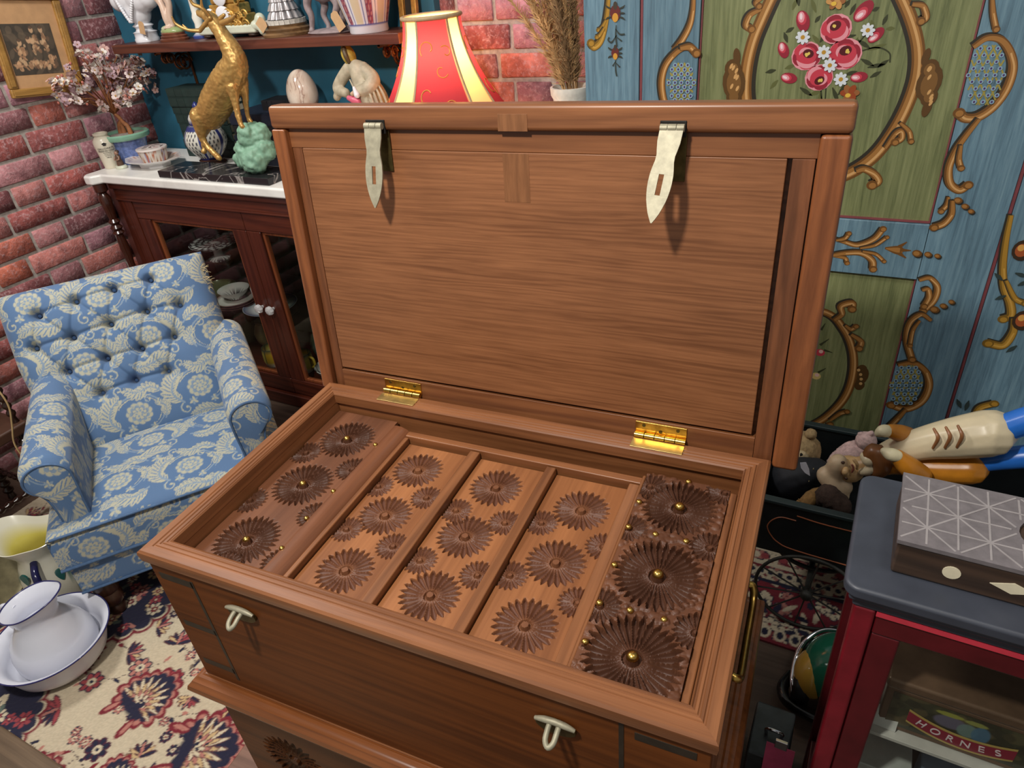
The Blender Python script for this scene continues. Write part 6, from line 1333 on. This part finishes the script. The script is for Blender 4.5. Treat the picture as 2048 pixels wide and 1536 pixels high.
# bobbin-turned chair at the left edge
BOB = wood('bobbin_wood', srgb(22, 12, 8), srgb(52, 28, 18), 2, 1, rough=.18, coat=.5)
bc = root_at('bobbin_chair', 'dark bobbin turned wooden chair at the far left by the wall', 'chair', (-1.55, .24, .0086))
def bob(h, r):
    pr_ = [(r * .8, 0)]; z = .02
    while z < h - .02: pr_ += [(r * .55, z), (r, z + .010), (r, z + .018), (r * .55, z + .028)]; z += .030
    return meshof(MB().lathe(pr_ + [(r * .8, h)], 14), 'spindle', BOB, 50)
lgm, spm, rlm = bob(.40, .019), bob(.42, .014), bob(.34, .012)
for x, y in ((-.18, -.18), (.18, -.18), (-.18, .18), (.18, .18)): share('leg', lgm, bc, (x, y, 0))
MB().box(-.21, .21, -.21, .21, .401, .44).build('seat', plain('chair_seat', srgb(70, 44, 30), .5), bc, bevel=.008)
for x in (-.18, -.06, .06, .18): share('spindle', spm, bc, (x, .19, .441))
MB().box(-.21, .21, .17, .21, .862, .92).build('top_rail', BOB, bc, bevel=.008)
for y in (-.18, .18): share('stretcher', rlm, bc, (-.17, y, .14), (0, PI / 2, 0))
for x in (-.18, .18): share('stretcher', rlm, bc, (x, .17, .19), (PI / 2, 0, 0))
cb_ = root_at('power_cable', 'cream electric cable hanging beside the armchair at the left edge', 'cable', (-1.3, .3, .4)); Qc = [at_plane(u, v, (-1.33, .32, .4), (.6, -.8, 0)) - cb_.location for u, v in ((-25, 760), (0, 785), (18, 815), (24, 850), (28, 885), (44, 912), (60, 935))]
MB().tube(spline(Qc, 6), .003, 6).build('cable', plain('cable_cream', srgb(190, 160, 112), .5), cb_, smooth=60)
p = at_z(112, 1530, .05); bl = root_at('wooden_stool', 'corner of a brown wooden stool at the bottom edge of the rug', 'stool', (p.x - .08, p.y - .13, RUGZ)); 
MB().box(-.13, .13, -.13, .13, .05, .075).build('seat', wood('stool_wood', srgb(70, 56, 40), srgb(116, 96, 74), 0, 1, rough=.5), bl, bevel=.006)
for x in (-.1, .1):
    for y in (-.1, .1): MB().box(x - .016, x + .016, y - .016, y + .016, 0, .0498).build('leg', wood('stool_leg', srgb(60, 46, 32), srgb(100, 80, 60), 2), bl, bevel=.002)
# ------------------------------------------------------------------ the toy cart on the right
ct = root_at('toy_cart', 'black toy cart with orange pinstripe and spoked wheels in front of the wardrobe', 'cart', (1.28, 1.19, 0)); tM = Wm(ct)
BLK = plain('black_paint', srgb(28, 32, 34), .35, 0, .25, 20); BLK2 = plain('cart_edge', srgb(40, 52, 54), .4, 0, .2, 20)
CX_, CY0, CY1, CZ0, CZ1 = (.90, 1.68), 1.00, 1.38, .205, .375
for nm, a in (('front_side', (CX_[0], CX_[1], CY0, CY0 + .014, CZ0, CZ1)), ('back_side', (CX_[0], CX_[1], CY1 - .014, CY1, CZ0, CZ1)), ('end_board', (CX_[0], CX_[0] + .014, CY0 + .0145, CY1 - .0145, CZ0, CZ1)), ('end_board', (CX_[1] - .014, CX_[1], CY0 + .0145, CY1 - .0145, CZ0, CZ1)), ('cart_floor', (CX_[0] + .015, CX_[1] - .015, CY0 + .015, CY1 - .015, CZ0, CZ0 + .012))): MB(tM).box(*a).build(nm, BLK, ct, bevel=.002)
for y in (CY0 - .004, CY1 - .018): MB(tM).box(CX_[0] - .004, CX_[1] + .004, y, y + .022, CZ1 + .0003, CZ1 + .011).build('top_edge', BLK2, ct, bevel=.003)
pin = [(1.02, .335), (.985, .335), (.965, .320), (.955, .300), (.955, .285), (.965, .265), (.985, .245), (1.03, .232), (1.2, .226), (1.45, .226), (1.57, .235), (1.61, .27), (1.6, .31), (1.56, .335), (1.3, .345), (1.1, .345), (1.02, .352)]
MB(tM).tube([(x, CY0 - .0005, z) for x, z in [tuple(q) for q in spline(pin, 4)]], .0016, 5).build('pinstripe', plain('orange_stripe', srgb(160, 92, 60), .5), ct)
for x, y in ((.93, CY0 - .002), (1.64, CY0 - .002)): MB(tM).ell((x, y, .34), .006, 8, 6).build('rivet', IRON, ct, smooth=60)
RUB = plain('wheel_iron', srgb(58, 58, 54), .55, .4, .3, 50)
RZ2 = .0085
for wx in (1.078, 1.50):
    for wy in (.945, 1.425):
        R = .134; cz = R + RZ2; tM2 = tM @ Matrix.Translation((wx, wy, cz))
        w = MB(tM2).tube([(R * .965 * math.cos(a), 0, R * .965 * math.sin(a)) for a in np.linspace(0, 2 * PI, 48, endpoint=False)], R * .035, 8, closed=True).build('wheel', RUB, ct, smooth=60)
        MB(tM2).tube([(0, -.018, 0), (0, -.012, 0), (0, .012, 0), (0, .018, 0)], [.008, .015, .015, .008], 14).build('hub', RUB, w, smooth=50)
        for k in range(10):
            a = 2 * PI * k / 10 + .2; MB(tM2).tube([(.012 * math.cos(a), 0, .012 * math.sin(a)), (R * .95 * math.cos(a), 0, R * .95 * math.sin(a))], .0022, 6).build('spoke', RUB, w)
for wx in (1.078, 1.50):
    MB(tM).tube([(wx, .963, .134 + RZ2), (wx, 1.407, .134 + RZ2)], .008, 8).build('axle', RUB, ct, smooth=60)
    for y in (1.03, 1.35): MB(tM).tube(spline([(wx - .10, y, CZ0 - .002), (wx - .06, y, CZ0 - .04), (wx, y, .151), (wx + .06, y, CZ0 - .04), (wx + .10, y, CZ0 - .002)], 4), .006, 6).build('spring', RUB, ct, smooth=60)
# toys lying in the cart
def fur(name, c, scale=120): return plain(name, c, .95, 0, .25, scale, .9)
def plush(name, label, cat, parts, y, mats, rem=.006, disp=.006):
    """parts: (material key, [(u, v, r px, dy)...]); the body is one mesh, other pieces are parts"""
    P0 = at_y(parts[0][1][0][0], parts[0][1][0][1], y); o = root_at(name, label, cat, P0); Q = tracer(o, y); LIMB_E[0] = ppm(P0); by = {}
    for key, pts in parts: by.setdefault(key, []).append(pts)
    for key, lst in by.items():
        m = MB()
        for pts in lst:
            if len(pts) == 1: u, v, r = pts[0][:3]; dy = pts[0][3] if len(pts[0]) > 3 else 0; m.ell(Q(u, v, dy), r * LIMB_E[0], 16, 10)
            else: limb(m, Q, pts, 12)
        q = m.build(key, mats[key], o, remesh=rem)
        if disp and 'fur' in mats[key].name:
            tx = bpy.data.textures.get('fur_lumps') or bpy.data.textures.new('fur_lumps', 'CLOUDS'); tx.noise_scale = .012; d = q.modifiers.new('pile', 'DISPLACE'); d.texture = tx; d.strength = disp; d.mid_level = .5
    return o
plush('teddy_bear', 'beige curly teddy bear head peeping out behind the chest lid', 'teddy bear', [('body', [(1600, 900, 40)]), ('body', [(1618, 930, 22, .0), (1598, 960, 34)]), ('ear', [(1622, 868, 12)]), ('ear', [(1586, 862, 12)]), ('snout', [(1602, 914, 15, -.05)]), ('nose', [(1602, 909, 5, -.072)])], 1.28, {'body': fur('beige_fur', srgb(168, 142, 102)), 'ear': fur('beige_fur', srgb(168, 142, 102)), 'snout': fur('pale_fur', srgb(190, 170, 134)), 'nose': IRON})
plush('black_cushion', 'black quilted cushion with a white paper label in the cart', 'cushion', [('pad', [(1560, 1000, 34, .03), (1580, 960, 40), (1600, 950, 36), (1630, 945, 30, .02)]), ('pad', [(1555, 965, 26), (1585, 1000, 30)]), ('button', [(1626, 938, 4, -.045)]), ('button', [(1618, 962, 4, -.05)])], 1.17, {'pad': plain('black_cloth', srgb(30, 32, 38), .7, 0, .2, 60, .3), 'button': plain('tarnished_button', srgb(150, 136, 96), .4, .6)})
pl = root_at('paper_label', 'torn white paper label lying on the black cushion', 'label', at_y(1608, 938, 1.09)); m = MB()
pp_ = [at_y(u, v, 1.095) - pl.location for u, v in ((1600, 926), (1612, 925), (1618, 938), (1620, 952), (1610, 946), (1602, 936))]; m.add([tuple(q) for q in pp_] + [tuple(q + Vector((0, .001, 0))) for q in pp_], [tuple(range(6)), tuple(range(11, 5, -1))] + [(i, (i + 1) % 6, 6 + (i + 1) % 6, 6 + i) for i in range(6)]); m.build('paper', plain('white_paper', srgb(222, 222, 232), .8), pl)
plush('pink_plush', 'pale pink plush animal lying behind the wooden figure', 'plush toy', [('body', [(1672, 925, 18), (1700, 908, 24), (1725, 900, 22)]), ('head', [(1732, 882, 20)]), ('ear', [(1742, 868, 8)]), ('ear', [(1722, 868, 7)])], 1.27, {k: fur('pink_fur', srgb(206, 176, 172)) for k in ('body', 'head', 'ear')})
plush('brown_plush', 'small tawny plush at the front edge of the cart', 'plush toy', [('body', [(1612, 1004, 14), (1630, 992, 16, .02), (1645, 985, 12, .03)]), ('head', [(1600, 1006, 9)]), ('ear', [(1598, 999, 4)])], 1.06, {k: fur('tawny_fur', srgb(130, 98, 56)) for k in ('body', 'head', 'ear')}, .005, .005)
plush('dark_plush', 'dark brown shaggy plush below the cream bonnet', 'plush toy', [('body', [(1655, 990, 24), (1680, 1012, 24)]), ('head', [(1640, 1000, 14)]), ('ear', [(1634, 992, 6)])], 1.07, {k: fur('brown_fur', srgb(62, 46, 38)) for k in ('body', 'head', 'ear')})
# carved wooden figure lying on the toys
FY = 1.13
MUST, SHIRT, BLUE, SKIN = plain('mustard_lacquer', srgb(186, 120, 34), .3, 0, .12, 25), plain('cream_lacquer', srgb(206, 192, 160), .35, 0, .08, 20), plain('blue_lacquer', srgb(44, 112, 206), .3, 0, .08, 20), plain('carved_face', srgb(196, 160, 112), .4, 0, .12, 30)
P0 = at_y(1770, 900, FY); fg = root_at('carved_wooden_figure', 'carved wooden figure lying down in mustard coat, cream shirt and blue trousers', 'wooden figure', P0); Q = tracer(fg, FY); LIMB_E[0] = ppm(P0); E_ = LIMB_E[0]
def piece(name, mat, lists, rem=.004):
    m = MB()
    for l in lists: limb(m, Q, l, 14)
    return m.build(name, mat, fg, remesh=rem)
piece('body', SHIRT, [[(1752, 918, 20), (1790, 902, 27), (1850, 886, 33), (1910, 876, 40), (1965, 868, 44), (1982, 866, 44)]])
m = MB()
for k in range(3): limb(m, Q, [(1868 + 24 * k, 858 - 3 * k, 2.5, -.042), (1876 + 24 * k, 876 - 2 * k, 3.5, -.056), (1866 + 24 * k, 896 - k, 2.5, -.05)], 6)
m.build('shirt_fold', plain('shirt_fold', srgb(140, 92, 56), .4), fg, smooth=60)
piece('coat_front', MUST, [[(1760, 930, 22, .0), (1800, 926, 24, .01), (1860, 936, 30, .01), (1920, 938, 30, .01), (1944, 938, 30, .01)]])
piece('lapel', plain('brown_lapel', srgb(120, 76, 42), .35), [[(1738, 915, 16, -.02), (1752, 905, 20, -.015), (1764, 935, 18, -.03), (1742, 945, 14, -.025)]])
piece('arm', MUST, [[(1818, 868, 14, .03), (1800, 866, 17, .0), (1780, 862, 14, -.02)]]); piece('arm', MUST, [[(1842, 950, 20, -.05), (1816, 932, 20, -.07), (1796, 914, 15, -.075)]])
piece('hand', plain('pale_wood', srgb(216, 206, 170), .45), [[(1778, 862, 12, -.02), (1766, 862, 13, -.03), (1757, 866, 9, -.03)]]); piece('hand', plain('pale_wood', srgb(216, 206, 170), .45), [[(1794, 912, 12, -.08), (1780, 908, 13, -.085), (1768, 902, 8, -.085)]])
piece('leg', BLUE, [[(1990, 862, 26), (2020, 852, 25), (2050, 842, 25), (2100, 826, 24)]]); piece('leg', BLUE, [[(1946, 928, 18, .02), (1990, 920, 20, .02), (2040, 914, 22, .02), (2100, 908, 22, .02)]])
piece('boot', plain('dark_boot', srgb(60, 62, 66), .4), [[(2098, 826, 26), (2130, 812, 26), (2140, 790, 16)]]); piece('boot', plain('dark_boot', srgb(60, 62, 66), .4), [[(2098, 908, 24, .02), (2130, 902, 24, .02), (2142, 880, 15, .02)]])
m = MB(); m.ell(Q(1698, 938), (31 * E_, 30 * E_, 28 * E_)); limb(m, Q, [(1712, 934, 22), (1738, 926, 16)], 12); limb(m, Q, [(1692, 938, 6, -.038), (1690, 944, 7, -.046), (1690, 950, 4, -.04)], 8); limb(m, Q, [(1708, 920, 4, -.036), (1714, 928, 4, -.038), (1714, 938, 3, -.036)], 8); m.build('head', SKIN, fg, remesh=.0028)
m = MB()
for u, v in ((1686, 925), (1692, 957)): m.ell(Q(u, v, -.036), (4 * E_, 3 * E_, 3.4 * E_), 8, 6)
m.build('eyes', plain('eye_dark', srgb(70, 44, 32), .3), fg, smooth=60)
m = MB(); limb(m, Q, [(1704, 930, 2.2, -.0405), (1707, 936, 2.4, -.041), (1704, 944, 2, -.0405)], 6); m.build('mouth', plain('lip_brown', srgb(140, 80, 64), .4), fg, smooth=60)
piece('collar', SHIRT, [[(1728, 912, 9, -.02), (1738, 922, 12, -.03), (1748, 930, 4, -.03)], [(1724, 944, 8, -.03), (1740, 940, 10, -.035), (1756, 934, 4, -.03)]], .003)
piece('bonnet', plain('cream_bonnet', srgb(196, 172, 140), .5, 0, .15, 20), [[(1676, 926, 20, -.02), (1672, 950, 24, -.01), (1686, 974, 20, -.02)], [(1652, 950, 20, -.02), (1668, 972, 18, -.03), (1688, 992, 12, -.03)]])
# ------------------------------------------------------------------ red display case in the right foreground
CZT = .85
rc = thing('display_case', 'red framed glass display case with a black rounded top in the foreground', 'display case', (1.112, .325, 0), math.radians(-1.0))
RED_, DRED = plain('red_lacquer', srgb(122, 25, 37), .32, 0, .18, 20), plain('dark_red', srgb(88, 18, 25), .35, 0, .2, 20); CBL = plain('case_black', srgb(58, 62, 72), .45, 0, .12, 20)
LW, LD = .62, .265
def rrect(x0, x1, y0, y1, r, n=6):
    out = []
    for cx, cy, a0 in ((x1 - r, y0 + r, -90), (x1 - r, y1 - r, 0), (x0 + r, y1 - r, 90), (x0 + r, y0 + r, 180)): out += [(cx + r * math.cos(math.radians(a0 + 90 * k / n)), cy + r * math.sin(math.radians(a0 + 90 * k / n))) for k in range(n + 1)]
    return out
MB().prism(rrect(0, LW, 0, LD, .022), CZT - .022, CZT).build('top', CBL, rc, bevel=.006, seg=3)
MB().box(.010, LW - .01, .010, LD - .01, CZT - .036, CZT - .0225).build('top_moulding', CBL, rc, bevel=.004)
MB().box(.017, LW - .017, .017, LD - .017, CZT - .052, CZT - .0365).build('top_moulding', CBL, rc, bevel=.003)
for x0 in (.020, LW - .050):
    for y0 in (.018, LD - .048): MB().box(x0, x0 + .030, y0, y0 + .030, 0, CZT - .0525).build('post', RED_ if y0 < .1 else DRED, rc, bevel=.005)
zt = CZT - .053
for x0 in (.0505, LW - .0905): MB().box(x0, x0 + .040, .024, .046, .10, zt - .0525).build('door_stile', DRED, rc, bevel=.004)
MB().box(.0505, LW - .0505, .022, .050, zt - .052, zt).build('front_rail', DRED, rc, bevel=.004); MB().box(.0505, LW - .0505, .0185, .0219, zt - .010, zt - .0005).build('rail_edge', plain('bright_red_edge', srgb(206, 60, 76), .3), rc)
MB().box(.091, LW - .091, .022, .05, .10, .16).build('front_rail', DRED, rc, bevel=.004)
for x0 in (.022, LW - .05):
    MB().box(x0, x0 + .028, .0605, LD - .0605, zt - .04, zt).build('side_rail', DRED, rc, bevel=.004); MB().box(x0, x0 + .028, .0605, LD - .0605, .10, .16).build('side_rail', DRED, rc, bevel=.004)
    MB().box(x0 + .012, x0 + .015, .061, LD - .061, .1605, zt - .0405).build('glass_pane', PANE, rc)
MB().box(.091, LW - .091, .034, .037, .1605, zt - .0525).build('glass_pane', PANE, rc)
MB().box(.0625, LW - .0625, LD - .05, LD - .035, .10, zt).build('back_panel', plain('case_back', srgb(60, 40, 36), .7), rc)
SHZ = .478
for z in (SHZ - .009, .165): MB().box(.052, LW - .052, .052, LD - .0505, z, z + .008).build('shelf', plain('case_shelf', srgb(196, 192, 186), .4), rc, bevel=.001)
_cM = Matrix.Translation((1.112, .325, 0)) @ Matrix.Rotation(math.radians(-1), 4, 'Z')
def incase(x, y, z): return _cM @ Vector((x, y, z))
# printed tin
tn = thing('printed_tin', 'brown hinged tin with a garden picture and lettered red banner in the case', 'tin', tuple(incase(.21, .125, SHZ)), math.radians(-1))
TIN = plain('tin_brown', srgb(110, 84, 66), .35, .3, .2, 30); TW, TD, TH = .22, .11, .105
MB().box(-TW / 2, TW / 2, -TD / 2, TD / 2, 0, TH).build('tin_body', TIN, tn, bevel=.004); MB().box(-TW / 2 - .003, TW / 2 + .003, -TD / 2 - .003, TD / 2 + .003, TH + .0003, TH + .022).build('tin_lid', TIN, tn, bevel=.006)
pic = Ras(110, 52, srgb(54, 56, 40)); g_ = random.Random(1)
for _ in range(70): pic.ell(g_.uniform(0, 110), g_.uniform(0, 52), g_.uniform(3, 10), g_.uniform(3, 8), 0, g_.choice((srgb(48, 50, 34), srgb(76, 74, 52), srgb(96, 84, 58), srgb(40, 40, 30))), .6)
for x, y, a, b, c_ in ((48, 34, 13, 9, (104, 98, 120)), (62, 30, 8, 10, (110, 134, 130)), (72, 30, 7, 12, (70, 110, 140)), (46, 45, 11, 3, (160, 160, 70)), (66, 44, 9, 3, (150, 152, 80))): pic.ell(x, y, a, b, 0, srgb(*c_), .85)
m = MB(); m.add([(-TW / 2 + .012 + (TW - .024) * i / 110, -TD / 2 - .0006, .012 + .085 * k / 52) for i in range(111) for k in range(53)], [(i * 53 + k, (i + 1) * 53 + k, (i + 1) * 53 + k + 1, i * 53 + k + 1) for i in range(110) for k in range(52)], [tuple(pic.at(min(i, 109), min(k, 51))) for i in range(111) for k in range(53)]); m.build('printed_picture', VC, tn, fixn=False)
arc = lambda t, dz: (.005 + .075 * t, -TD / 2 - .0012, .028 + .018 * t * t - .004 * t + dz)
for w_, c_, dy in ((.034, srgb(190, 160, 90), 0), (.024, srgb(140, 26, 54), -.0005)):
    m = MB().color(c_); T_ = np.linspace(-1, 1, 20); m.add([(arc(t, s_ * w_ / 2)[0], arc(t, 0)[1] + dy, arc(t, s_ * w_ / 2)[2]) for t in T_ for s_ in (-1, 1)], [(2 * i, 2 * i + 2, 2 * i + 3, 2 * i + 1) for i in range(19)]); m.build('banner', VC, tn, fixn=False)
WHL = plain('white_lettering', srgb(224, 206, 210), .5, 0, 0)
for k, chh in enumerate('HORNES'):
    t = -.72 + 1.44 * k / 5; x, y, z = arc(t, 0); text_mesh('lettering', chh, .020, WHL, tn, Matrix.Translation((x, -TD / 2 - .0022, z)) @ Matrix.Rotation(-math.atan(.48 * t - .05), 4, 'Y') @ Matrix.Rotation(PI / 2, 4, 'X'))
pc = thing('price_sticker', 'white price sticker card tucked before the brown tin', 'price card', tuple(incase(.105, .066, SHZ)), math.radians(-4)); MB(Matrix.Rotation(-.2, 4, 'X')).box(-.026, .026, 0, .001, 0, .045).build('card', plain('card_white', srgb(210, 208, 204), .7), pc)
for k, (x, w_, c_, lab) in enumerate(((.42, .12, (206, 206, 210), 'white card box with grey print beside the brown tin'),)):
    o = thing('card_box', lab, 'box', tuple(incase(x, .13, SHZ)), 0); MB().box(-w_ / 2, w_ / 2, -.05, .05, 0, .13).build('box_body', plain(f'card_box_{k}', srgb(*c_), .6), o, bevel=.002); MB().box(-w_ / 2 + .01, w_ / 2 - .01, -.0515, -.0503, .02, .05).build('printed_band', plain('grey_print', srgb(96, 110, 112), .6), o)
for k, (x, w_, h_, c_, lab) in enumerate(((.13, .10, .15, (206, 208, 204), 'white tin with a green emblem low in the case'), (.25, .10, .14, (150, 172, 196), 'pale blue tin low in the case'), (.37, .10, .15, (190, 190, 196), 'grey white tin low in the case'), (.49, .10, .14, (150, 84, 60), 'russet tin low in the case'))):
    o = thing('tea_tin', lab, 'tin', tuple(incase(x, .125, .1735)), 0); MB().box(-w_ / 2, w_ / 2, -.045, .045, 0, h_).build('tin_body', plain(f'tea_tin_{k}', srgb(*c_), .35, .1), o, bevel=.004); MB().box(-w_ / 2 - .002, w_ / 2 + .002, -.047, .047, h_ + .0003, h_ + .016).build('tin_lid', plain(f'tea_tin_lid_{k}', srgb(*[int(q * .9) for q in c_]), .35, .1), o, bevel=.003)
    MB(Matrix.Translation((0, -.0455, h_ * .55)) @ Matrix.Rotation(PI / 2, 4, 'X')).lathe([(.022, 0), (.022, .0008), (0, .001)], 20).build('emblem', plain('emblem_green', srgb(84, 130, 118), .5), o)
# inlaid box on the case
ib = thing('inlaid_box', 'dark wooden tissue box with grey geometric inlaid top on the case', 'box', tuple(_cM @ Vector((.20, .125, CZT))), math.radians(-1))
IW, ID, IH = .29, .15, .058
MB().box(-IW / 2, IW / 2, -ID / 2, ID / 2, .0004, IH).build('box_body', wood('box_dark', srgb(48, 36, 28), srgb(84, 64, 50), 0, 1, rough=.45), ib, bevel=.004)
GB = plain('grey_bone', srgb(112, 106, 108), .5, 0, .15, 60, .3)
outer = [(-IW / 2 - .002, -ID / 2 - .002), (IW / 2 + .002, -ID / 2 - .002), (IW / 2 + .002, ID / 2 + .002), (-IW / 2 - .002, ID / 2 + .002)]
n = 32; hx, hy = .058, .044; hc = .055; ring_o = []; ring_i = []
ca0 = math.atan2(ID / 2 + .002, IW / 2 + .002); ANG = sorted([2 * PI * k / 28 + .01 for k in range(28)] + [ca0, PI - ca0, PI + ca0, 2 * PI - ca0])
for k in range(n):
    a = ANG[k]; c_, s_ = math.cos(a), math.sin(a); sc = min((IW / 2 + .002) / max(1e-6, abs(c_)) if True else 9, (ID / 2 + .002) / max(1e-6, abs(s_))); ring_o.append((c_ * sc, s_ * sc)); ring_i.append((hc + hx * c_, hy * s_))
m = MB(); vs = [(x, y, z) for z in (IH + .0004, IH + .007) for ring in (ring_o, ring_i) for x, y in ring]
fs = []
for k in range(n):
    k2 = (k + 1) % n; fs += [(2 * n + k, 2 * n + k2, 3 * n + k2, 3 * n + k), (k, n + k, n + k2, k2), (k, k2, 2 * n + k2, 2 * n + k), (n + k, 3 * n + k, 3 * n + k2, n + k2)]
top = m.add(vs, fs).build('inlaid_top', GB, ib)
PB = plain('pale_bone', srgb(150, 144, 144), .5)
BNZ = [0]
def bone(p0, p1):
    BNZ[0] += 1; hz = .0071 + .00004 * (BNZ[0] % 24)
    T_ = [(p0[0] + (p1[0] - p0[0]) * t, p0[1] + (p1[1] - p0[1]) * t) for t in np.linspace(0, 1, 25)]; run = []
    for q in T_ + [None]:
        ok = q is not None and abs(q[0]) < IW / 2 - .001 and abs(q[1]) < ID / 2 - .001 and ((q[0] - hc) / (hx + .003)) ** 2 + (q[1] / (hy + .003)) ** 2 > 1
        if ok: run.append(q); continue
        if len(run) > 3:
            a0, a1 = run[0], run[-1]; d = Vector((a1[0] - a0[0], a1[1] - a0[1], 0)).normalized(); nn = Vector((-d.y, d.x, 0)) * .0013
            MB().hexa([(a0[0] - nn.x, a0[1] - nn.y, IH + .0066), (a0[0] + nn.x, a0[1] + nn.y, IH + .0066), (a1[0] + nn.x, a1[1] + nn.y, IH + .0066), (a1[0] - nn.x, a1[1] - nn.y, IH + .0066)], [(a0[0] - nn.x, a0[1] - nn.y, IH + hz), (a0[0] + nn.x, a0[1] + nn.y, IH + hz), (a1[0] + nn.x, a1[1] + nn.y, IH + hz), (a1[0] - nn.x, a1[1] - nn.y, IH + hz)]).build('bone_line', PB, top)
        run = []
c5 = ID / 2
for i in range(-2, 3):
    for k in (-1, 0):
        x0_, y0_ = i * c5 - .0, k * c5; bone((x0_, y0_), (x0_ + c5, y0_ + c5)); bone((x0_, y0_ + c5), (x0_ + c5, y0_)); bone((x0_ + c5 / 2, y0_), (x0_ + c5 / 2, y0_ + c5)); bone((x0_, y0_ + c5 / 2), (x0_ + c5, y0_ + c5 / 2))
    bone((i * c5, -c5), (i * c5, c5))
bone((-IW / 2, 0), (IW / 2, 0))
IV = plain('ivory_inlay', srgb(226, 216, 186), .4)
for cx, poly in ((-.075, [(.011 * math.cos(t), .011 * math.sin(t)) for t in np.linspace(0, 2 * PI, 20, endpoint=False)]), (-.005, [(-.026, 0), (0, -.010), (.026, 0), (0, .010)]), (.065, [(.011 * math.cos(t), .011 * math.sin(t)) for t in np.linspace(0, 2 * PI, 20, endpoint=False)])):
    MB(Matrix.Translation((cx, -ID / 2 - .0004, IH * .5)) @ Matrix.Rotation(PI / 2, 4, 'X')).prism(poly, -.001, .0006).build('ivory_inlay', IV, ib)
MB(Matrix.Translation((hc + .02, 0, IH + .004))).lathe([(.03, 0), (.026, .008), (.012, .012), (0, .014)], 14, sx=1.2, sy=.8).build('tissue', plain('tissue_paper', srgb(190, 160, 130), .9), ib, smooth=50)
# glossy toy car under the case, grey box with a pink card
CHR = plain('chrome', srgb(214, 214, 218), .08, 1.0, .02, 10)
tc = root_at('toy_car', 'glossy green and yellow toy car with chrome trim and black tyre on the floor', 'toy car', (1.18, .745, 0)); tc.scale = (1, .62, 1)
m = MB(); m.ell((0, .03, .115), (.085, .15, .075), 28, 16); m.build('bodywork', plain('racing_green', srgb(40, 120, 92), .12, 0, .05, 8), tc, smooth=80)
m = MB(); m.ell((-.055, -.005, .10), (.045, .10, .055), 20, 12); m.build('side_flash', plain('car_yellow', srgb(206, 164, 70), .15, 0, .05, 8), tc, smooth=80)
MB().tube(spline([(-.088, -.10, .07), (-.098, -.04, .085), (-.098, .04, .10), (-.085, .10, .125), (-.05, .16, .14), (0, .185, .14)], 6), .0065, 8).build('chrome_trim', CHR, tc, smooth=60)
for y in (-.06, .13):
    for x in (-.075, .075):
        w = MB(Matrix.Translation((x, y, .056)) @ Matrix.Rotation(PI / 2, 4, 'Y')).lathe([(.02, -.018), (.046, -.02), (.055, -.012), (.056, 0), (.055, .012), (.046, .02), (.02, .018)], 28); w.build('tyre', plain('tyre_black', srgb(20, 20, 22), .35), tc, smooth=40)
MB().tube(spline([(-.10, .02, .05), (-.115, -.06, .052), (-.09, -.13, .055), (0, -.155, .055), (.09, -.13, .055)], 6), [.014] * 25, 10).build('bumper', plain('bumper_black', srgb(22, 22, 24), .2), tc, smooth=60)
gb = root_at('grey_box', 'scuffed grey metal box on the floor beside the base chest', 'box', (1.060, .53, 0)); MB().box(-.042, .042, -.075, .055, 0, .15).build('box_body', plain('grey_metal', srgb(70, 76, 78), .4, .3, .35, 25), gb, bevel=.006); MB().tube(spline([(-.01, -.02, .151), (-.01, -.02, .17), (.02, -.02, .17), (.02, -.02, .151)], 4), .004, 6).build('handle', CHR, gb, smooth=60)
pk = root_at('pink_card', 'bright pink card clipped to the grey metal box', 'card', (1.082, .447, .11)); MB(Matrix.Rotation(-.12, 4, 'X')).box(-.028, .028, 0, .0015, 0, .095).build('card', plain('pink_card', srgb(226, 92, 132), .6), pk); MB(Matrix.Rotation(-.12, 4, 'X')).box(-.012, .012, -.003, .004, .09, .112).build('clip', CHR, pk, bevel=.001)
